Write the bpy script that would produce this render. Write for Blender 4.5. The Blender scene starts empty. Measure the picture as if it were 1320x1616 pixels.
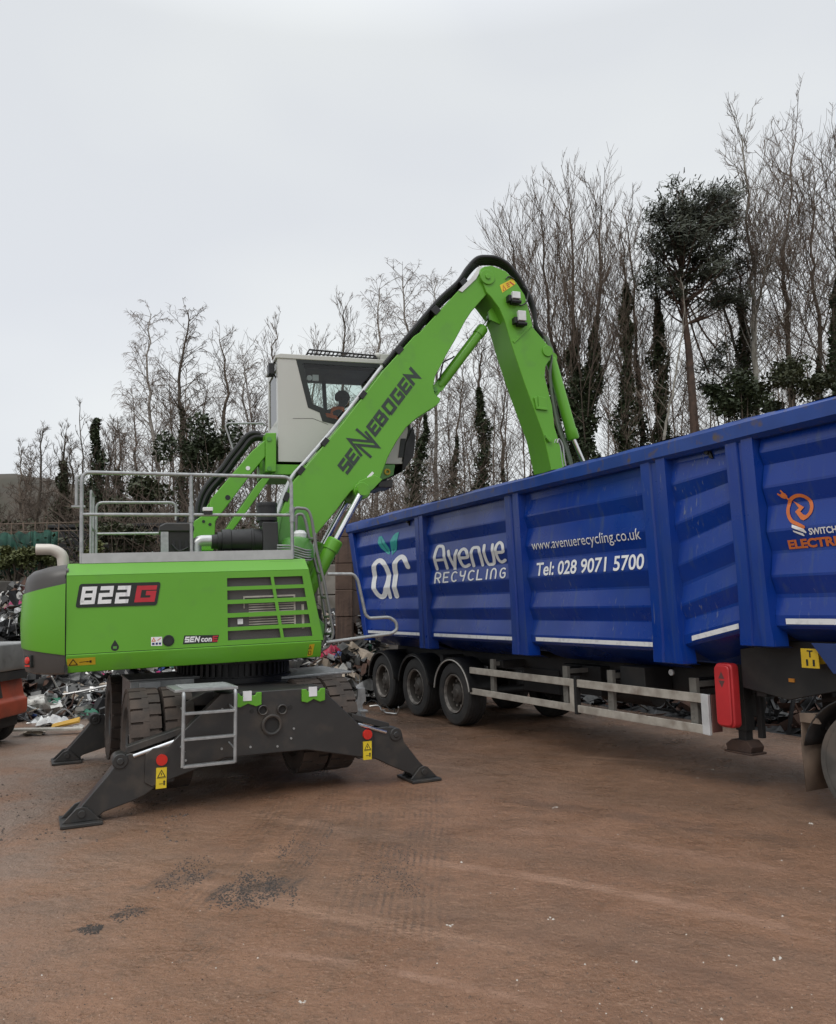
import bpy, bmesh, math, random
from math import sin, cos, pi, radians, sqrt, atan2
from mathutils import Vector, Matrix

random.seed(7)
SC = bpy.context.scene
COL = SC.collection

# ------------------------------------------------------------------ camera
CAM_H = 2.0
cam_d = bpy.data.cameras.new('camera')
cam = bpy.data.objects.new('camera', cam_d)
COL.objects.link(cam)
cam_d.sensor_fit = 'HORIZONTAL'
cam_d.sensor_width = 36.0
cam_d.lens = 36.0 * 1220.0 / 1320.0
cam_d.clip_end = 3000
RM = Matrix.Rotation(pi / 2 + radians(7.0), 3, 'X') @ Matrix.Rotation(radians(-1.0), 3, 'Z')
CAMP = Vector((0, 0, CAM_H))
cam.matrix_world = Matrix.Translation(CAMP) @ RM.to_4x4()
SC.camera = cam

# ------------------------------------------------------------------ sky and light
SUN_EL, SUN_AZ = radians(48), radians(200)
world = bpy.data.worlds.new('World')
SC.world = world
world.use_nodes = True
wn, wl = world.node_tree.nodes, world.node_tree.links
wn.clear()
w_out = wn.new('ShaderNodeOutputWorld')
w_bg = wn.new('ShaderNodeBackground')
w_bg.inputs['Strength'].default_value = 0.10
w_sky = wn.new('ShaderNodeTexSky')
w_sky.sky_type = 'NISHITA'
w_sky.sun_disc = False
w_sky.sun_elevation = SUN_EL
w_sky.sun_rotation = SUN_AZ
w_hsv = wn.new('ShaderNodeHueSaturation')
w_hsv.inputs['Saturation'].default_value = 0.55
w_tc = wn.new('ShaderNodeTexCoord')
w_sep = wn.new('ShaderNodeSeparateXYZ')
w_map = wn.new('ShaderNodeMapping')
w_map.inputs['Scale'].default_value = (1.0, 1.0, 2.2)
w_noise = wn.new('ShaderNodeTexNoise')
w_noise.inputs['Scale'].default_value = 1.05
w_noise.inputs['Detail'].default_value = 3.5
w_noise.inputs['Roughness'].default_value = 0.5
w_r1 = wn.new('ShaderNodeValToRGB')            # thin and thick cloud
w_r1.color_ramp.elements[0].position = 0.40
w_r1.color_ramp.elements[0].color = (5.7, 5.9, 6.25, 1)
w_r1.color_ramp.elements[1].position = 0.60
w_r1.color_ramp.elements[1].color = (6.5, 6.7, 6.75, 1)
w_r2 = wn.new('ShaderNodeValToRGB')            # an overcast sky is brightest overhead
w_r2.color_ramp.elements[0].position = 0.0
w_r2.color_ramp.elements[0].color = (.98, .98, .985, 1)
w_r2.color_ramp.elements[1].position = 1.0
w_r2.color_ramp.elements[1].color = (2.6, 2.6, 2.6, 1)
e = w_r2.color_ramp.elements.new(0.30); e.color = (1.06, 1.06, 1.06, 1)
e = w_r2.color_ramp.elements.new(0.62); e.color = (1.06, 1.06, 1.04, 1)
w_mul = wn.new('ShaderNodeMix'); w_mul.data_type = 'RGBA'; w_mul.blend_type = 'MULTIPLY'
w_mul.inputs[0].default_value = 1.0
w_mix = wn.new('ShaderNodeMix'); w_mix.data_type = 'RGBA'
w_mix.inputs[0].default_value = 0.90
wl.new(w_sky.outputs[0], w_hsv.inputs['Color'])
wl.new(w_tc.outputs['Generated'], w_sep.inputs[0])
wl.new(w_tc.outputs['Generated'], w_map.inputs[0])
wl.new(w_map.outputs[0], w_noise.inputs['Vector'])
wl.new(w_noise.outputs[0], w_r1.inputs[0])
wl.new(w_sep.outputs['Z'], w_r2.inputs[0])
wl.new(w_r1.outputs[0], w_mul.inputs[6])
wl.new(w_r2.outputs[0], w_mul.inputs[7])
wl.new(w_hsv.outputs[0], w_mix.inputs[6])
wl.new(w_mul.outputs[2], w_mix.inputs[7])
wl.new(w_mix.outputs[2], w_bg.inputs[0])
wl.new(w_bg.outputs[0], w_out.inputs[0])

sun_d = bpy.data.lights.new('sun', 'SUN')
sun_d.energy = 0.7
sun_d.angle = radians(25)
sun_d.color = (1.0, 0.96, 0.9)
sun = bpy.data.objects.new('sun', sun_d)
COL.objects.link(sun)
sun.rotation_euler = (pi / 2 - SUN_EL, 0, pi - SUN_AZ)

SC.view_settings.view_transform = 'Standard'
SC.view_settings.look = 'None'
SC.view_settings.exposure = 0.38
SC.view_settings.gamma = 1.0
SC.cycles.max_bounces = 6
SC.cycles.transparent_max_bounces = 12
try:
    SC.cycles.use_denoising = True
except Exception:
    pass


# ------------------------------------------------------------------ measuring helpers
def ray(x, y):
    return RM @ Vector(((x - 660) / 1220, (808 - y) / 1220, -1.0))


def hit(x, y, p0, n):
    d = ray(x, y)
    return CAMP + d * (n.dot(p0 - CAMP) / n.dot(d))


def gnd(x, y, z=0.0):
    return hit(x, y, Vector((0, 0, z)), Vector((0, 0, 1)))


def atY(x, y, Y):
    return hit(x, y, Vector((0, Y, 0)), Vector((0, 1, 0)))


# machine: slewing upper part (f forward, l to its left, z up) and undercarriage (a across, b along)
MC = Vector((-2.397, 10.082, 0))
_t, _fa, _ua = radians(1.47), radians(19.2), radians(26.5)
_Fh = Vector((cos(_fa), sin(_fa), 0)); SL = Vector((-sin(_fa), cos(_fa), 0)); _Z = Vector((0, 0, 1))
SF = _Fh * cos(_t) + _Z * sin(_t); SZ = _Fh * -sin(_t) + _Z * cos(_t)
SO = MC + Vector((0, 0, 1.35))
UA = Vector((cos(_ua), sin(_ua), 0)); UB = Vector((-sin(_ua), cos(_ua), 0))


def Sf(f, l, z): return SO + SF * f + SL * l + SZ * (z - 1.35)
def Uf(a, b, z): return MC + UA * a + UB * b + Vector((0, 0, z))


def SP(pts, l):
    out = []
    for x, y in pts:
        h = hit(x, y, SO + SL * l, SL) - SO
        out.append((h.dot(SF), h.dot(SZ) + 1.35))
    return out


def UP(pts, b):
    out = []
    for x, y in pts:
        h = hit(x, y, MC + UB * b, UB) - MC
        out.append((h.dot(UA), h.z))
    return out


# trailer (s forward, d inward from the side seen, z up); its wall leans out a little at the top
TT = Vector((-.468, .884, 0)); TN = Vector((.884, .468, 0)); TA = Vector((.55, 13.1, 0)); TL = .035


def Tf(s, d, z): return TA - TT * s + TN * (d - TL * (z - 1)) + Vector((0, 0, z))
def Tc(s, d, z): return TA - TT * s + TN * d + Vector((0, 0, z))


def TP(pts):
    out = []
    n = TN + Vector((0, 0, TL))
    for x, y in pts:
        h = hit(x, y, TA + Vector((0, 0, 1)), n) - TA
        out.append((-h.dot(TT), h.z))
    return out


def Wf(x, y, z): return Vector((x, y, z))


# ------------------------------------------------------------------ mesh helpers
class MB:
    def __init__(self): self.v = []; self.f = []; self.m = []

    def add(self, vs, fs, m=0):
        o = len(self.v)
        self.v += [Vector(p) for p in vs]
        for f in fs:
            self.f.append(tuple(i + o for i in f)); self.m.append(m)
        return self

    def box(self, fr, u0, u1, v0, v1, w0, w1, m=0):
        p = [fr(u, v, w) for w in (w0, w1) for v in (v0, v1) for u in (u0, u1)]
        return self.add(p, [(0, 1, 3, 2), (4, 6, 7, 5), (0, 4, 5, 1), (2, 3, 7, 6), (0, 2, 6, 4), (1, 5, 7, 3)], m)

    def prism(self, fr, pts, d0, d1, m=0):
        """pts in (u, w); extruded along the frame's second axis"""
        n = len(pts)
        a = [fr(u, d0, w) for u, w in pts]; b = [fr(u, d1, w) for u, w in pts]
        fs = [tuple(range(n)), tuple(range(2 * n - 1, n - 1, -1))]
        fs += [(i, (i + 1) % n, n + (i + 1) % n, n + i) for i in range(n)]
        return self.add(a + b, fs, m)

    def tube(self, pts, r, n=10, m=0, caps=True, closed=False):
        pts = [Vector(p) for p in pts]; k = len(pts)
        rs = r if isinstance(r, (list, tuple)) else [r] * k
        vs = []; up = None
        for i, p in enumerate(pts):
            if closed: d = pts[(i + 1) % k] - pts[i - 1]
            else: d = pts[min(i + 1, k - 1)] - pts[max(i - 1, 0)]
            if d.length < 1e-9: d = Vector((0, 0, 1))
            d.normalize()
            if up is None:
                up = d.orthogonal().normalized()
            else:
                up = up - d * up.dot(d)
                up = up.normalized() if up.length > 1e-6 else d.orthogonal().normalized()
            s = d.cross(up)
            for j in range(n):
                t = 2 * pi * j / n
                vs.append(p + (up * cos(t) + s * sin(t)) * rs[i])
        fs = []
        for i in range(k if closed else k - 1):
            i2 = (i + 1) % k
            for j in range(n):
                j2 = (j + 1) % n
                fs.append((i * n + j, i * n + j2, i2 * n + j2, i2 * n + j))
        if caps and not closed:
            fs.append(tuple(range(n - 1, -1, -1))); fs.append(tuple(range((k - 1) * n, k * n)))
        return self.add(vs, fs, m)

    def cyl(self, p0, p1, r0, r1=None, n=20, m=0):
        return self.tube([p0, p1], [r0, r0 if r1 is None else r1], n, m)

    def lathe(self, c, ax, prof, n=32, m=0, closed=False):
        """prof: (axial, radius)"""
        ax = Vector(ax).normalized(); u = ax.orthogonal().normalized(); w = ax.cross(u); c = Vector(c)
        k = len(prof); vs = []
        for a, r in prof:
            for j in range(n):
                t = 2 * pi * j / n
                vs.append(c + ax * a + (u * cos(t) + w * sin(t)) * r)
        fs = []
        for i in range(k if closed else k - 1):
            i2 = (i + 1) % k
            for j in range(n):
                j2 = (j + 1) % n
                fs.append((i * n + j, i * n + j2, i2 * n + j2, i2 * n + j))
        return self.add(vs, fs, m)

    def sheet(self, rows, m=0):
        r = len(rows); c = len(rows[0])
        fs = [(i * c + j, i * c + j + 1, (i + 1) * c + j + 1, (i + 1) * c + j) for i in range(r - 1) for j in range(c - 1)]
        return self.add([p for row in rows for p in row], fs, m)


def rounded(pts, rad, seg=5, closed=False):
    """a polyline with its corners rounded"""
    P = [Vector(p) for p in pts]; n = len(P); out = []
    for i in range(n):
        if not closed and i in (0, n - 1):
            out.append(P[i]); continue
        a, b, c = P[i - 1], P[i], P[(i + 1) % n]
        r = min(rad, (a - b).length * .45, (c - b).length * .45)
        q0 = b + (a - b).normalized() * r; q1 = b + (c - b).normalized() * r
        for k in range(seg + 1):
            t = k / seg
            out.append(q0 * (1 - t) ** 2 + b * 2 * t * (1 - t) + q1 * t * t)
    return out


def bez(pts, n=8):
    """Catmull-Rom curve through points"""
    P = [Vector(p) for p in pts]; out = []
    for i in range(len(P) - 1):
        p0 = P[max(i - 1, 0)]; p1 = P[i]; p2 = P[i + 1]; p3 = P[min(i + 2, len(P) - 1)]
        for k in range(n):
            t = k / n
            out.append(.5 * ((2 * p1) + (p2 - p0) * t + (2 * p0 - 5 * p1 + 4 * p2 - p3) * t * t + (3 * p1 - p0 - 3 * p2 + p3) * t ** 3))
    out.append(P[-1])
    return out


def origin_of(o):
    p = Vector((0, 0, 0))
    while o is not None:
        p = p + o.location; o = o.parent
    return p


def obj(name, mb, mats, parent=None, at=None, bevel=0, sharp=32, solid=0, recalc=True):
    me = bpy.data.meshes.new(name)
    base = origin_of(parent) + (at if at is not None else Vector((0, 0, 0)))
    me.from_pydata([tuple(p - base) for p in mb.v], [], mb.f)
    if not isinstance(mats, (list, tuple)): mats = [mats]
    for m in mats: me.materials.append(m)
    if len(mats) > 1: me.polygons.foreach_set('material_index', mb.m)
    if recalc:
        bm = bmesh.new(); bm.from_mesh(me)
        bmesh.ops.recalc_face_normals(bm, faces=bm.faces); bm.to_mesh(me); bm.free()
    if sharp:
        me.polygons.foreach_set('use_smooth', [True] * len(me.polygons))
        me.set_sharp_from_angle(angle=radians(sharp))
    me.update()
    o = bpy.data.objects.new(name, me); COL.objects.link(o)
    if at is not None: o.location = at
    if parent is not None: o.parent = parent
    if solid:
        md = o.modifiers.new('thickness', 'SOLIDIFY'); md.thickness = solid; md.offset = 0
    if bevel:
        md = o.modifiers.new('bevel', 'BEVEL'); md.width = bevel; md.segments = 2
        md.limit_method = 'ANGLE'; md.angle_limit = radians(30); md.harden_normals = True
    return o


def tag(o, label, cat, group=None, kind=None):
    if label: o['label'] = label
    if cat: o['category'] = cat
    if group: o['group'] = group
    if kind: o['kind'] = kind
    return o


def thing(name, label, cat, loc, group=None):
    o = bpy.data.objects.new(name, None); COL.objects.link(o)
    o.empty_display_size = .2
    o.location = loc
    return tag(o, label, cat, group)


def struct(name, mb, mats, **k):
    o = obj(name, mb, mats, **k); o['kind'] = 'structure'; return o


# ------------------------------------------------------------------ materials
def mat(name, col, rough=.5, metal=0., col2=None, scale=6., lo=.35, hi=.65, bump=0., bscale=40., coat=0., spec=.5,
        dirt=None, dscale=2.5, dlo=.55, dhi=.75, stretch=None, rvar=.0, detail=6, streak=None, scuff=None):
    m = bpy.data.materials.new(name); m.use_nodes = True
    nt = m.node_tree; n = nt.nodes; L = nt.links
    b = n['Principled BSDF']
    b.inputs['Roughness'].default_value = rough
    b.inputs['Metallic'].default_value = metal
    b.inputs['Specular IOR Level'].default_value = spec
    if coat:
        b.inputs['Coat Weight'].default_value = coat
        b.inputs['Coat Roughness'].default_value = .12
    tc = n.new('ShaderNodeTexCoord')
    src = tc.outputs['Object']
    if stretch:
        mp = n.new('ShaderNodeMapping'); mp.inputs['Scale'].default_value = stretch
        L.new(src, mp.inputs[0]); src = mp.outputs[0]

    def noise(sc, det=detail, s=src):
        t = n.new('ShaderNodeTexNoise'); t.inputs['Scale'].default_value = sc; t.inputs['Detail'].default_value = det
        L.new(s, t.inputs['Vector']); return t.outputs[0]

    def ramp(fac, lo, hi, c0, c1):
        r = n.new('ShaderNodeValToRGB'); r.color_ramp.elements[0].position = lo; r.color_ramp.elements[1].position = hi
        r.color_ramp.elements[0].color = (*c0, 1) if len(c0) == 3 else c0
        r.color_ramp.elements[1].color = (*c1, 1) if len(c1) == 3 else c1
        L.new(fac, r.inputs[0]); return r.outputs[0]

    def mix(fac, a, bb):
        x = n.new('ShaderNodeMix'); x.data_type = 'RGBA'
        L.new(fac, x.inputs[0])
        if isinstance(a, tuple): x.inputs[6].default_value = (*a, 1)
        else: L.new(a, x.inputs[6])
        if isinstance(bb, tuple): x.inputs[7].default_value = (*bb, 1)
        else: L.new(bb, x.inputs[7])
        return x.outputs[2]

    out = None
    c2 = col2 if col2 else tuple(c * .82 for c in col)
    out = ramp(noise(scale), lo, hi, c2, col)
    if dirt:
        f = ramp(noise(dscale, 8), dlo, dhi, (0, 0, 0), (1, 1, 1))
        out = mix(f, out, dirt)
    if streak:                               # thin vertical runs of rust or grime
        mp = n.new('ShaderNodeMapping'); mp.inputs['Scale'].default_value = (9, 9, .55)
        L.new(tc.outputs['Object'], mp.inputs[0])
        f = ramp(noise(1.6, 7, mp.outputs[0]), streak[1], streak[2], (0, 0, 0), (1, 1, 1))
        out = mix(f, out, streak[0])
    if scuff:                                # sparse pale scrapes
        mp = n.new('ShaderNodeMapping'); mp.inputs['Scale'].default_value = (26, 26, 2.2); L.new(tc.outputs['Object'], mp.inputs[0])
        f = ramp(noise(1.3, 5, mp.outputs[0]), .63, .70, (0, 0, 0), (1, 1, 1)); f2 = ramp(noise(.9, 3), .50, .64, (0, 0, 0), (.75, .75, .75))
        mm = n.new('ShaderNodeMath'); mm.operation = 'MULTIPLY'; L.new(f, mm.inputs[0]); L.new(f2, mm.inputs[1])
        out = mix(mm.outputs[0], out, scuff)
    L.new(out, b.inputs['Base Color'])
    if rvar:
        r = n.new('ShaderNodeMapRange'); r.inputs[1].default_value = .3; r.inputs[2].default_value = .7
        r.inputs[3].default_value = max(.02, rough - rvar); r.inputs[4].default_value = min(1, rough + rvar)
        L.new(noise(scale * .7), r.inputs[0]); L.new(r.outputs[0], b.inputs['Roughness'])
    if bump:
        bp = n.new('ShaderNodeBump'); bp.inputs['Strength'].default_value = bump; bp.inputs['Distance'].default_value = .02
        L.new(noise(bscale, 8), bp.inputs['Height']); L.new(bp.outputs[0], b.inputs['Normal'])
    return m


GREEN = mat('green paint', (.122, .372, .028), .36, coat=.12, spec=.4, col2=(.112, .345, .024), scale=1.2, dirt=(.10, .25, .05), dscale=3.0, dlo=.58, dhi=.95, rvar=.06)
GREEND = mat('green machinery paint', (.085, .28, .045), .4, coat=.15, scale=2)
CHGREY = mat('charcoal chassis paint', (.034, .0335, .033), .42, scale=3, dirt=(.075, .062, .05), dscale=4, dlo=.5, dhi=.8, rvar=.1)
COVER = mat('charcoal tail plastic', (.066, .060, .056), .38, scale=2, rvar=.06)
BLACK = mat('black rubber and plastic', (.013, .013, .014), .5, scale=8, rvar=.1)
DARKIN = mat('dark machinery interior', (.02, .019, .018), .7, scale=5)
GALV = mat('galvanised steel', (.40, .41, .41), .42, .55, col2=(.30, .31, .31), scale=18, rvar=.1)
TOEB = mat('galvanised toe board', (.46, .47, .47), .5, .3, col2=(.40, .41, .41), scale=9)
CHROME = mat('chromed rod', (.75, .76, .77), .14, 1.0, scale=3)
CABG = mat('cab grey paint', (.50, .50, .465), .32, coat=.2, scale=1.2, col2=(.475, .47, .435))
WHITEP = mat('white lamp housing', (.74, .75, .75), .4, scale=6)
CREAMX = mat('aluminised exhaust pipe', (.62, .58, .52), .4, .3, scale=5, col2=(.5, .46, .41))
TYRED = mat('dusty lugged tyre', (.082, .061, .049), .85, scale=4, col2=(.036, .031, .028), bump=.25, bscale=30)
TYREB = mat('black tyre', (.026, .025, .025), .72, scale=7, col2=(.018, .018, .018), dirt=(.06, .05, .042), dscale=3, dlo=.5, dhi=.85)
TYREDK = mat('dark wet tyre', (.016, .015, .015), .7, scale=7)
BLUE = mat('blue tipper paint', (.003, .036, .25), .32, coat=.12, spec=.40, scale=2.2, col2=(.002, .029, .225), dirt=(.012, .042, .19), dscale=1.6, dlo=.5, dhi=.85,
           rvar=.1, streak=((.035, .065, .17), .56, .86), scuff=(.13, .15, .22))
BLUERIM = mat('blue rim worn by loading', (.008, .05, .26), .42, scale=3, dirt=(.085, .062, .052), dscale=8, dlo=.58, dhi=.74, rvar=.1,
              streak=((.06, .065, .12), .56, .8))
BLUED = mat('blue underside paint', (.012, .036, .15), .5, scale=3, dirt=(.03, .03, .05), dlo=.45, dhi=.8)
RUSTRIM = mat('rusty worn rim edge', (.16, .12, .095), .8, scale=9, col2=(.06, .045, .05), bump=.3)
WHITE = mat('white vinyl', (.80, .80, .80), .45, scale=9, col2=(.72, .73, .74), streak=((.42, .43, .47), .62, .86))
REFL = mat('white reflective strip', (.72, .73, .74), .4, scale=14, col2=(.55, .56, .58), lo=.3, hi=.5)
TEAL = mat('teal vinyl', (.035, .36, .33), .45, scale=9)
ORANGE = mat('orange vinyl', (.62, .16, .035), .5, scale=9)
RED = mat('red vinyl', (.50, .02, .035), .4, scale=9)
REDBOX = mat('red moulded plastic', (.52, .030, .035), .38, scale=3, rvar=.08)
YELLOW = mat('yellow sign', (.80, .60, .03), .45, scale=9)
TYPL = mat('yellow plate', (.62, .42, .02), .5, scale=6)
BLKINK = mat('black ink', (.012, .016, .014), .45, scale=9)
TEXTGR = mat('charcoal vinyl', (.028, .045, .036), .45, scale=9)
ALU = mat('weathered aluminium', (.46, .43, .38), .55, .15, col2=(.32, .29, .25), scale=7, dirt=(.2, .16, .13), dscale=5, dlo=.55, dhi=.8)
ALUW = mat('clean aluminium end', (.62, .63, .64), .45, .2, scale=7)
HUB = mat('steel hub', (.24, .22, .20), .55, .3, col2=(.12, .105, .095), scale=14)
FLAP = mat('muddy mud flap', (.19, .14, .105), .8, scale=5, col2=(.12, .088, .066))
CHASS = mat('black chassis paint', (.015, .015, .016), .6, scale=5, dirt=(.035, .03, .026), dlo=.5, dhi=.8)
RUST = mat('rusty steel', (.085, .050, .036), .85, scale=4, col2=(.045, .03, .026), bump=.4, bscale=25)
HIVIS = mat('orange high visibility cloth', (.85, .19, .06), .8, scale=12)
SKIN = mat('skin', (.45, .27, .2), .6, scale=10)
KNIT = mat('dark knitted cloth', (.025, .025, .028), .9, scale=40, bump=.3, bscale=120)
LAMPRED = mat('red lamp lens', (.62, .03, .02), .2, scale=9)
CONC = mat('weathered concrete', (.30, .28, .25), .85, scale=3, col2=(.20, .18, .16), bump=.3, dirt=(.09, .085, .06), dscale=1.4)
WALLD = mat('dark stained concrete', (.075, .068, .060), .9, scale=2, col2=(.04, .036, .033), bump=.4)
WALLB = mat('brown rusted wall', (.135, .088, .066), .85, scale=2.2, col2=(.085, .055, .043), bump=.6, bscale=14, streak=((.05, .035, .03), .5, .75))
FORKO = mat('faded orange paint', (.46, .085, .04), .5, scale=4, dirt=(.2, .06, .04), dlo=.5, dhi=.8)
FORKG = mat('grey painted hood', (.30, .30, .295), .5, scale=3, col2=(.22, .22, .215), dirt=(.1, .095, .09))


def glass_mat(name, tint, gl=.12):
    m = bpy.data.materials.new(name); m.use_nodes = True
    nt = m.node_tree; n = nt.nodes; L = nt.links; n.clear()
    o = n.new('ShaderNodeOutputMaterial'); t = n.new('ShaderNodeBsdfTransparent'); g = n.new('ShaderNodeBsdfGlossy')
    t.inputs[0].default_value = (*tint, 1); g.inputs['Roughness'].default_value = .03
    f = n.new('ShaderNodeFresnel'); f.inputs[0].default_value = 1.5
    x = n.new('ShaderNodeMixShader')
    L.new(f.outputs[0], x.inputs[0]); L.new(t.outputs[0], x.inputs[1]); L.new(g.outputs[0], x.inputs[2]); L.new(x.outputs[0], o.inputs[0])
    return m


GLASS = glass_mat('tinted cab glass', (.80, .88, .85))


def screen_mat():
    """woven wire screen: fine dark holes between thin wires"""
    m = mat('fine grille screen', (.10, .095, .09), .6, .2, scale=3)
    nt = m.node_tree; n = nt.nodes; L = nt.links; b = n['Principled BSDF']
    tc = n.new('ShaderNodeTexCoord'); w = n.new('ShaderNodeTexChecker'); w.inputs['Scale'].default_value = 130
    w.inputs['Color1'].default_value = (.14, .13, .125, 1); w.inputs['Color2'].default_value = (.055, .05, .05, 1)
    L.new(tc.outputs['Object'], w.inputs['Vector']); L.new(w.outputs[0], b.inputs['Base Color'])
    return m


SCREEN = screen_mat()


# ------------------------------------------------------------------ lettering helpers
def stroke(pts, w, closed=False, cap='butt', seg=5):
    """mitred ribbon in 2-D: (verts, faces)"""
    P = [Vector((p[0], p[1])) for p in pts]; n = len(P); h = w / 2
    L_, R_ = [], []
    for i in range(n):
        a = P[i - 1] if (closed or i > 0) else None
        c = P[(i + 1) % n] if (closed or i < n - 1) else None
        b = P[i]
        d0 = (b - a).normalized() if a is not None else None
        d1 = (c - b).normalized() if c is not None else None
        if d0 is None: d0 = d1
        if d1 is None: d1 = d0
        n0 = Vector((-d0.y, d0.x)); n1 = Vector((-d1.y, d1.x))
        mvec = n0 + n1
        if mvec.length < 1e-5: mvec = n0.copy()
        mvec.normalize()
        k = h / max(.35, mvec.dot(n0))
        L_.append(b + mvec * k); R_.append(b - mvec * k)
    vs = []; fs = []
    for a, b in zip(L_, R_): vs += [a, b]
    m = n if closed else n - 1
    for i in range(m):
        j = (i + 1) % n
        fs.append((2 * i, 2 * i + 1, 2 * j + 1, 2 * j))
    if cap == 'round' and not closed:
        for end in (0, n - 1):
            d = (P[0] - P[1]).normalized() if end == 0 else (P[-1] - P[-2]).normalized()
            nn = Vector((-d.y, d.x)); o = len(vs)
            ring = [P[end] + (nn * cos(t) + d * sin(t)) * h for t in [pi * k / seg for k in range(seg + 1)]]
            vs += ring; fs.append(tuple(range(o, o + seg + 1)))
    return vs, fs


_textcache = {}


def text2d(body, bold=0.):
    """the word as flat 2-D mesh; x from 0 to 1, cap height 1, baseline 0"""
    key = (body, bold)
    if key in _textcache: return _textcache[key]

    def mk(s):
        cu = bpy.data.curves.new('lettering', 'FONT'); cu.body = s; cu.size = 1; cu.offset = bold; cu.resolution_u = 4
        o = bpy.data.objects.new('lettering', cu); COL.objects.link(o)
        dg = bpy.context.evaluated_depsgraph_get()
        me = bpy.data.meshes.new_from_object(o.evaluated_get(dg))
        vs = [(v.co.x, v.co.y) for v in me.vertices]; fs = [tuple(p.vertices) for p in me.polygons]
        bpy.data.objects.remove(o); bpy.data.curves.remove(cu); bpy.data.meshes.remove(me)
        return vs, fs
    hv, _ = mk('H')
    cap = max(v[1] for v in hv) - min(v[1] for v in hv); base = min(v[1] for v in hv)
    vs, fs = mk(body)
    x0 = min(v[0] for v in vs); x1 = max(v[0] for v in vs)
    vs = [Vector(((x - x0) / (x1 - x0), (y - base) / cap)) for x, y in vs]
    _textcache[key] = (vs, fs)
    return vs, fs


def affine(vf, o, ex, ey):
    """map unit 2-D mesh by origin, x end, y end"""
    o = Vector(o); ex = Vector(ex) - o; ey = Vector(ey) - o
    return [o + ex * v.x + ey * v.y for v in vf[0]], vf[1]


def flat(mb, vf, fn, m=0):
    return mb.add([fn(v[0], v[1]) for v in vf[0]], vf[1], m)


def poly2(pts): return [Vector(p) for p in pts], [tuple(range(len(pts)))]


def disc2(c, r, n=20): return [Vector((c[0] + r * cos(2 * pi * k / n), c[1] + r * sin(2 * pi * k / n))) for k in range(n)], [tuple(range(n))]


BLOCK = {  # block capitals as centre lines in a 0..1 box
    'S': [[(.92, .88), (.12, .88), (.12, .5), (.88, .5), (.88, .12), (.08, .12)]],
    'E': [[(.95, .88), (.12, .88), (.12, .12), (.95, .12)], [(.12, .5), (.85, .5)]],
    'N': [[(.12, 0), (.12, .85), (.88, .15), (.88, 1)]],
    'O': [[(.12, .12), (.12, .88), (.88, .88), (.88, .12), (.12, .12)]],
    'B': [[(.12, .12), (.12, .88), (.82, .88), (.82, .5), (.88, .5), (.88, .12), (.05, .12)], [(.12, .5), (.85, .5)]],
    'G': [[(.92, .88), (.12, .88), (.12, .12), (.88, .12), (.88, .5), (.5, .5)]],
    '8': [[(.12, .12), (.12, .88), (.88, .88), (.88, .12), (.02, .12)], [(.12, .5), (.88, .5)]],
    '2': [[(.06, .88), (.88, .88), (.88, .5), (.12, .5), (.12, .12), (.96, .12)]],
}


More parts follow.
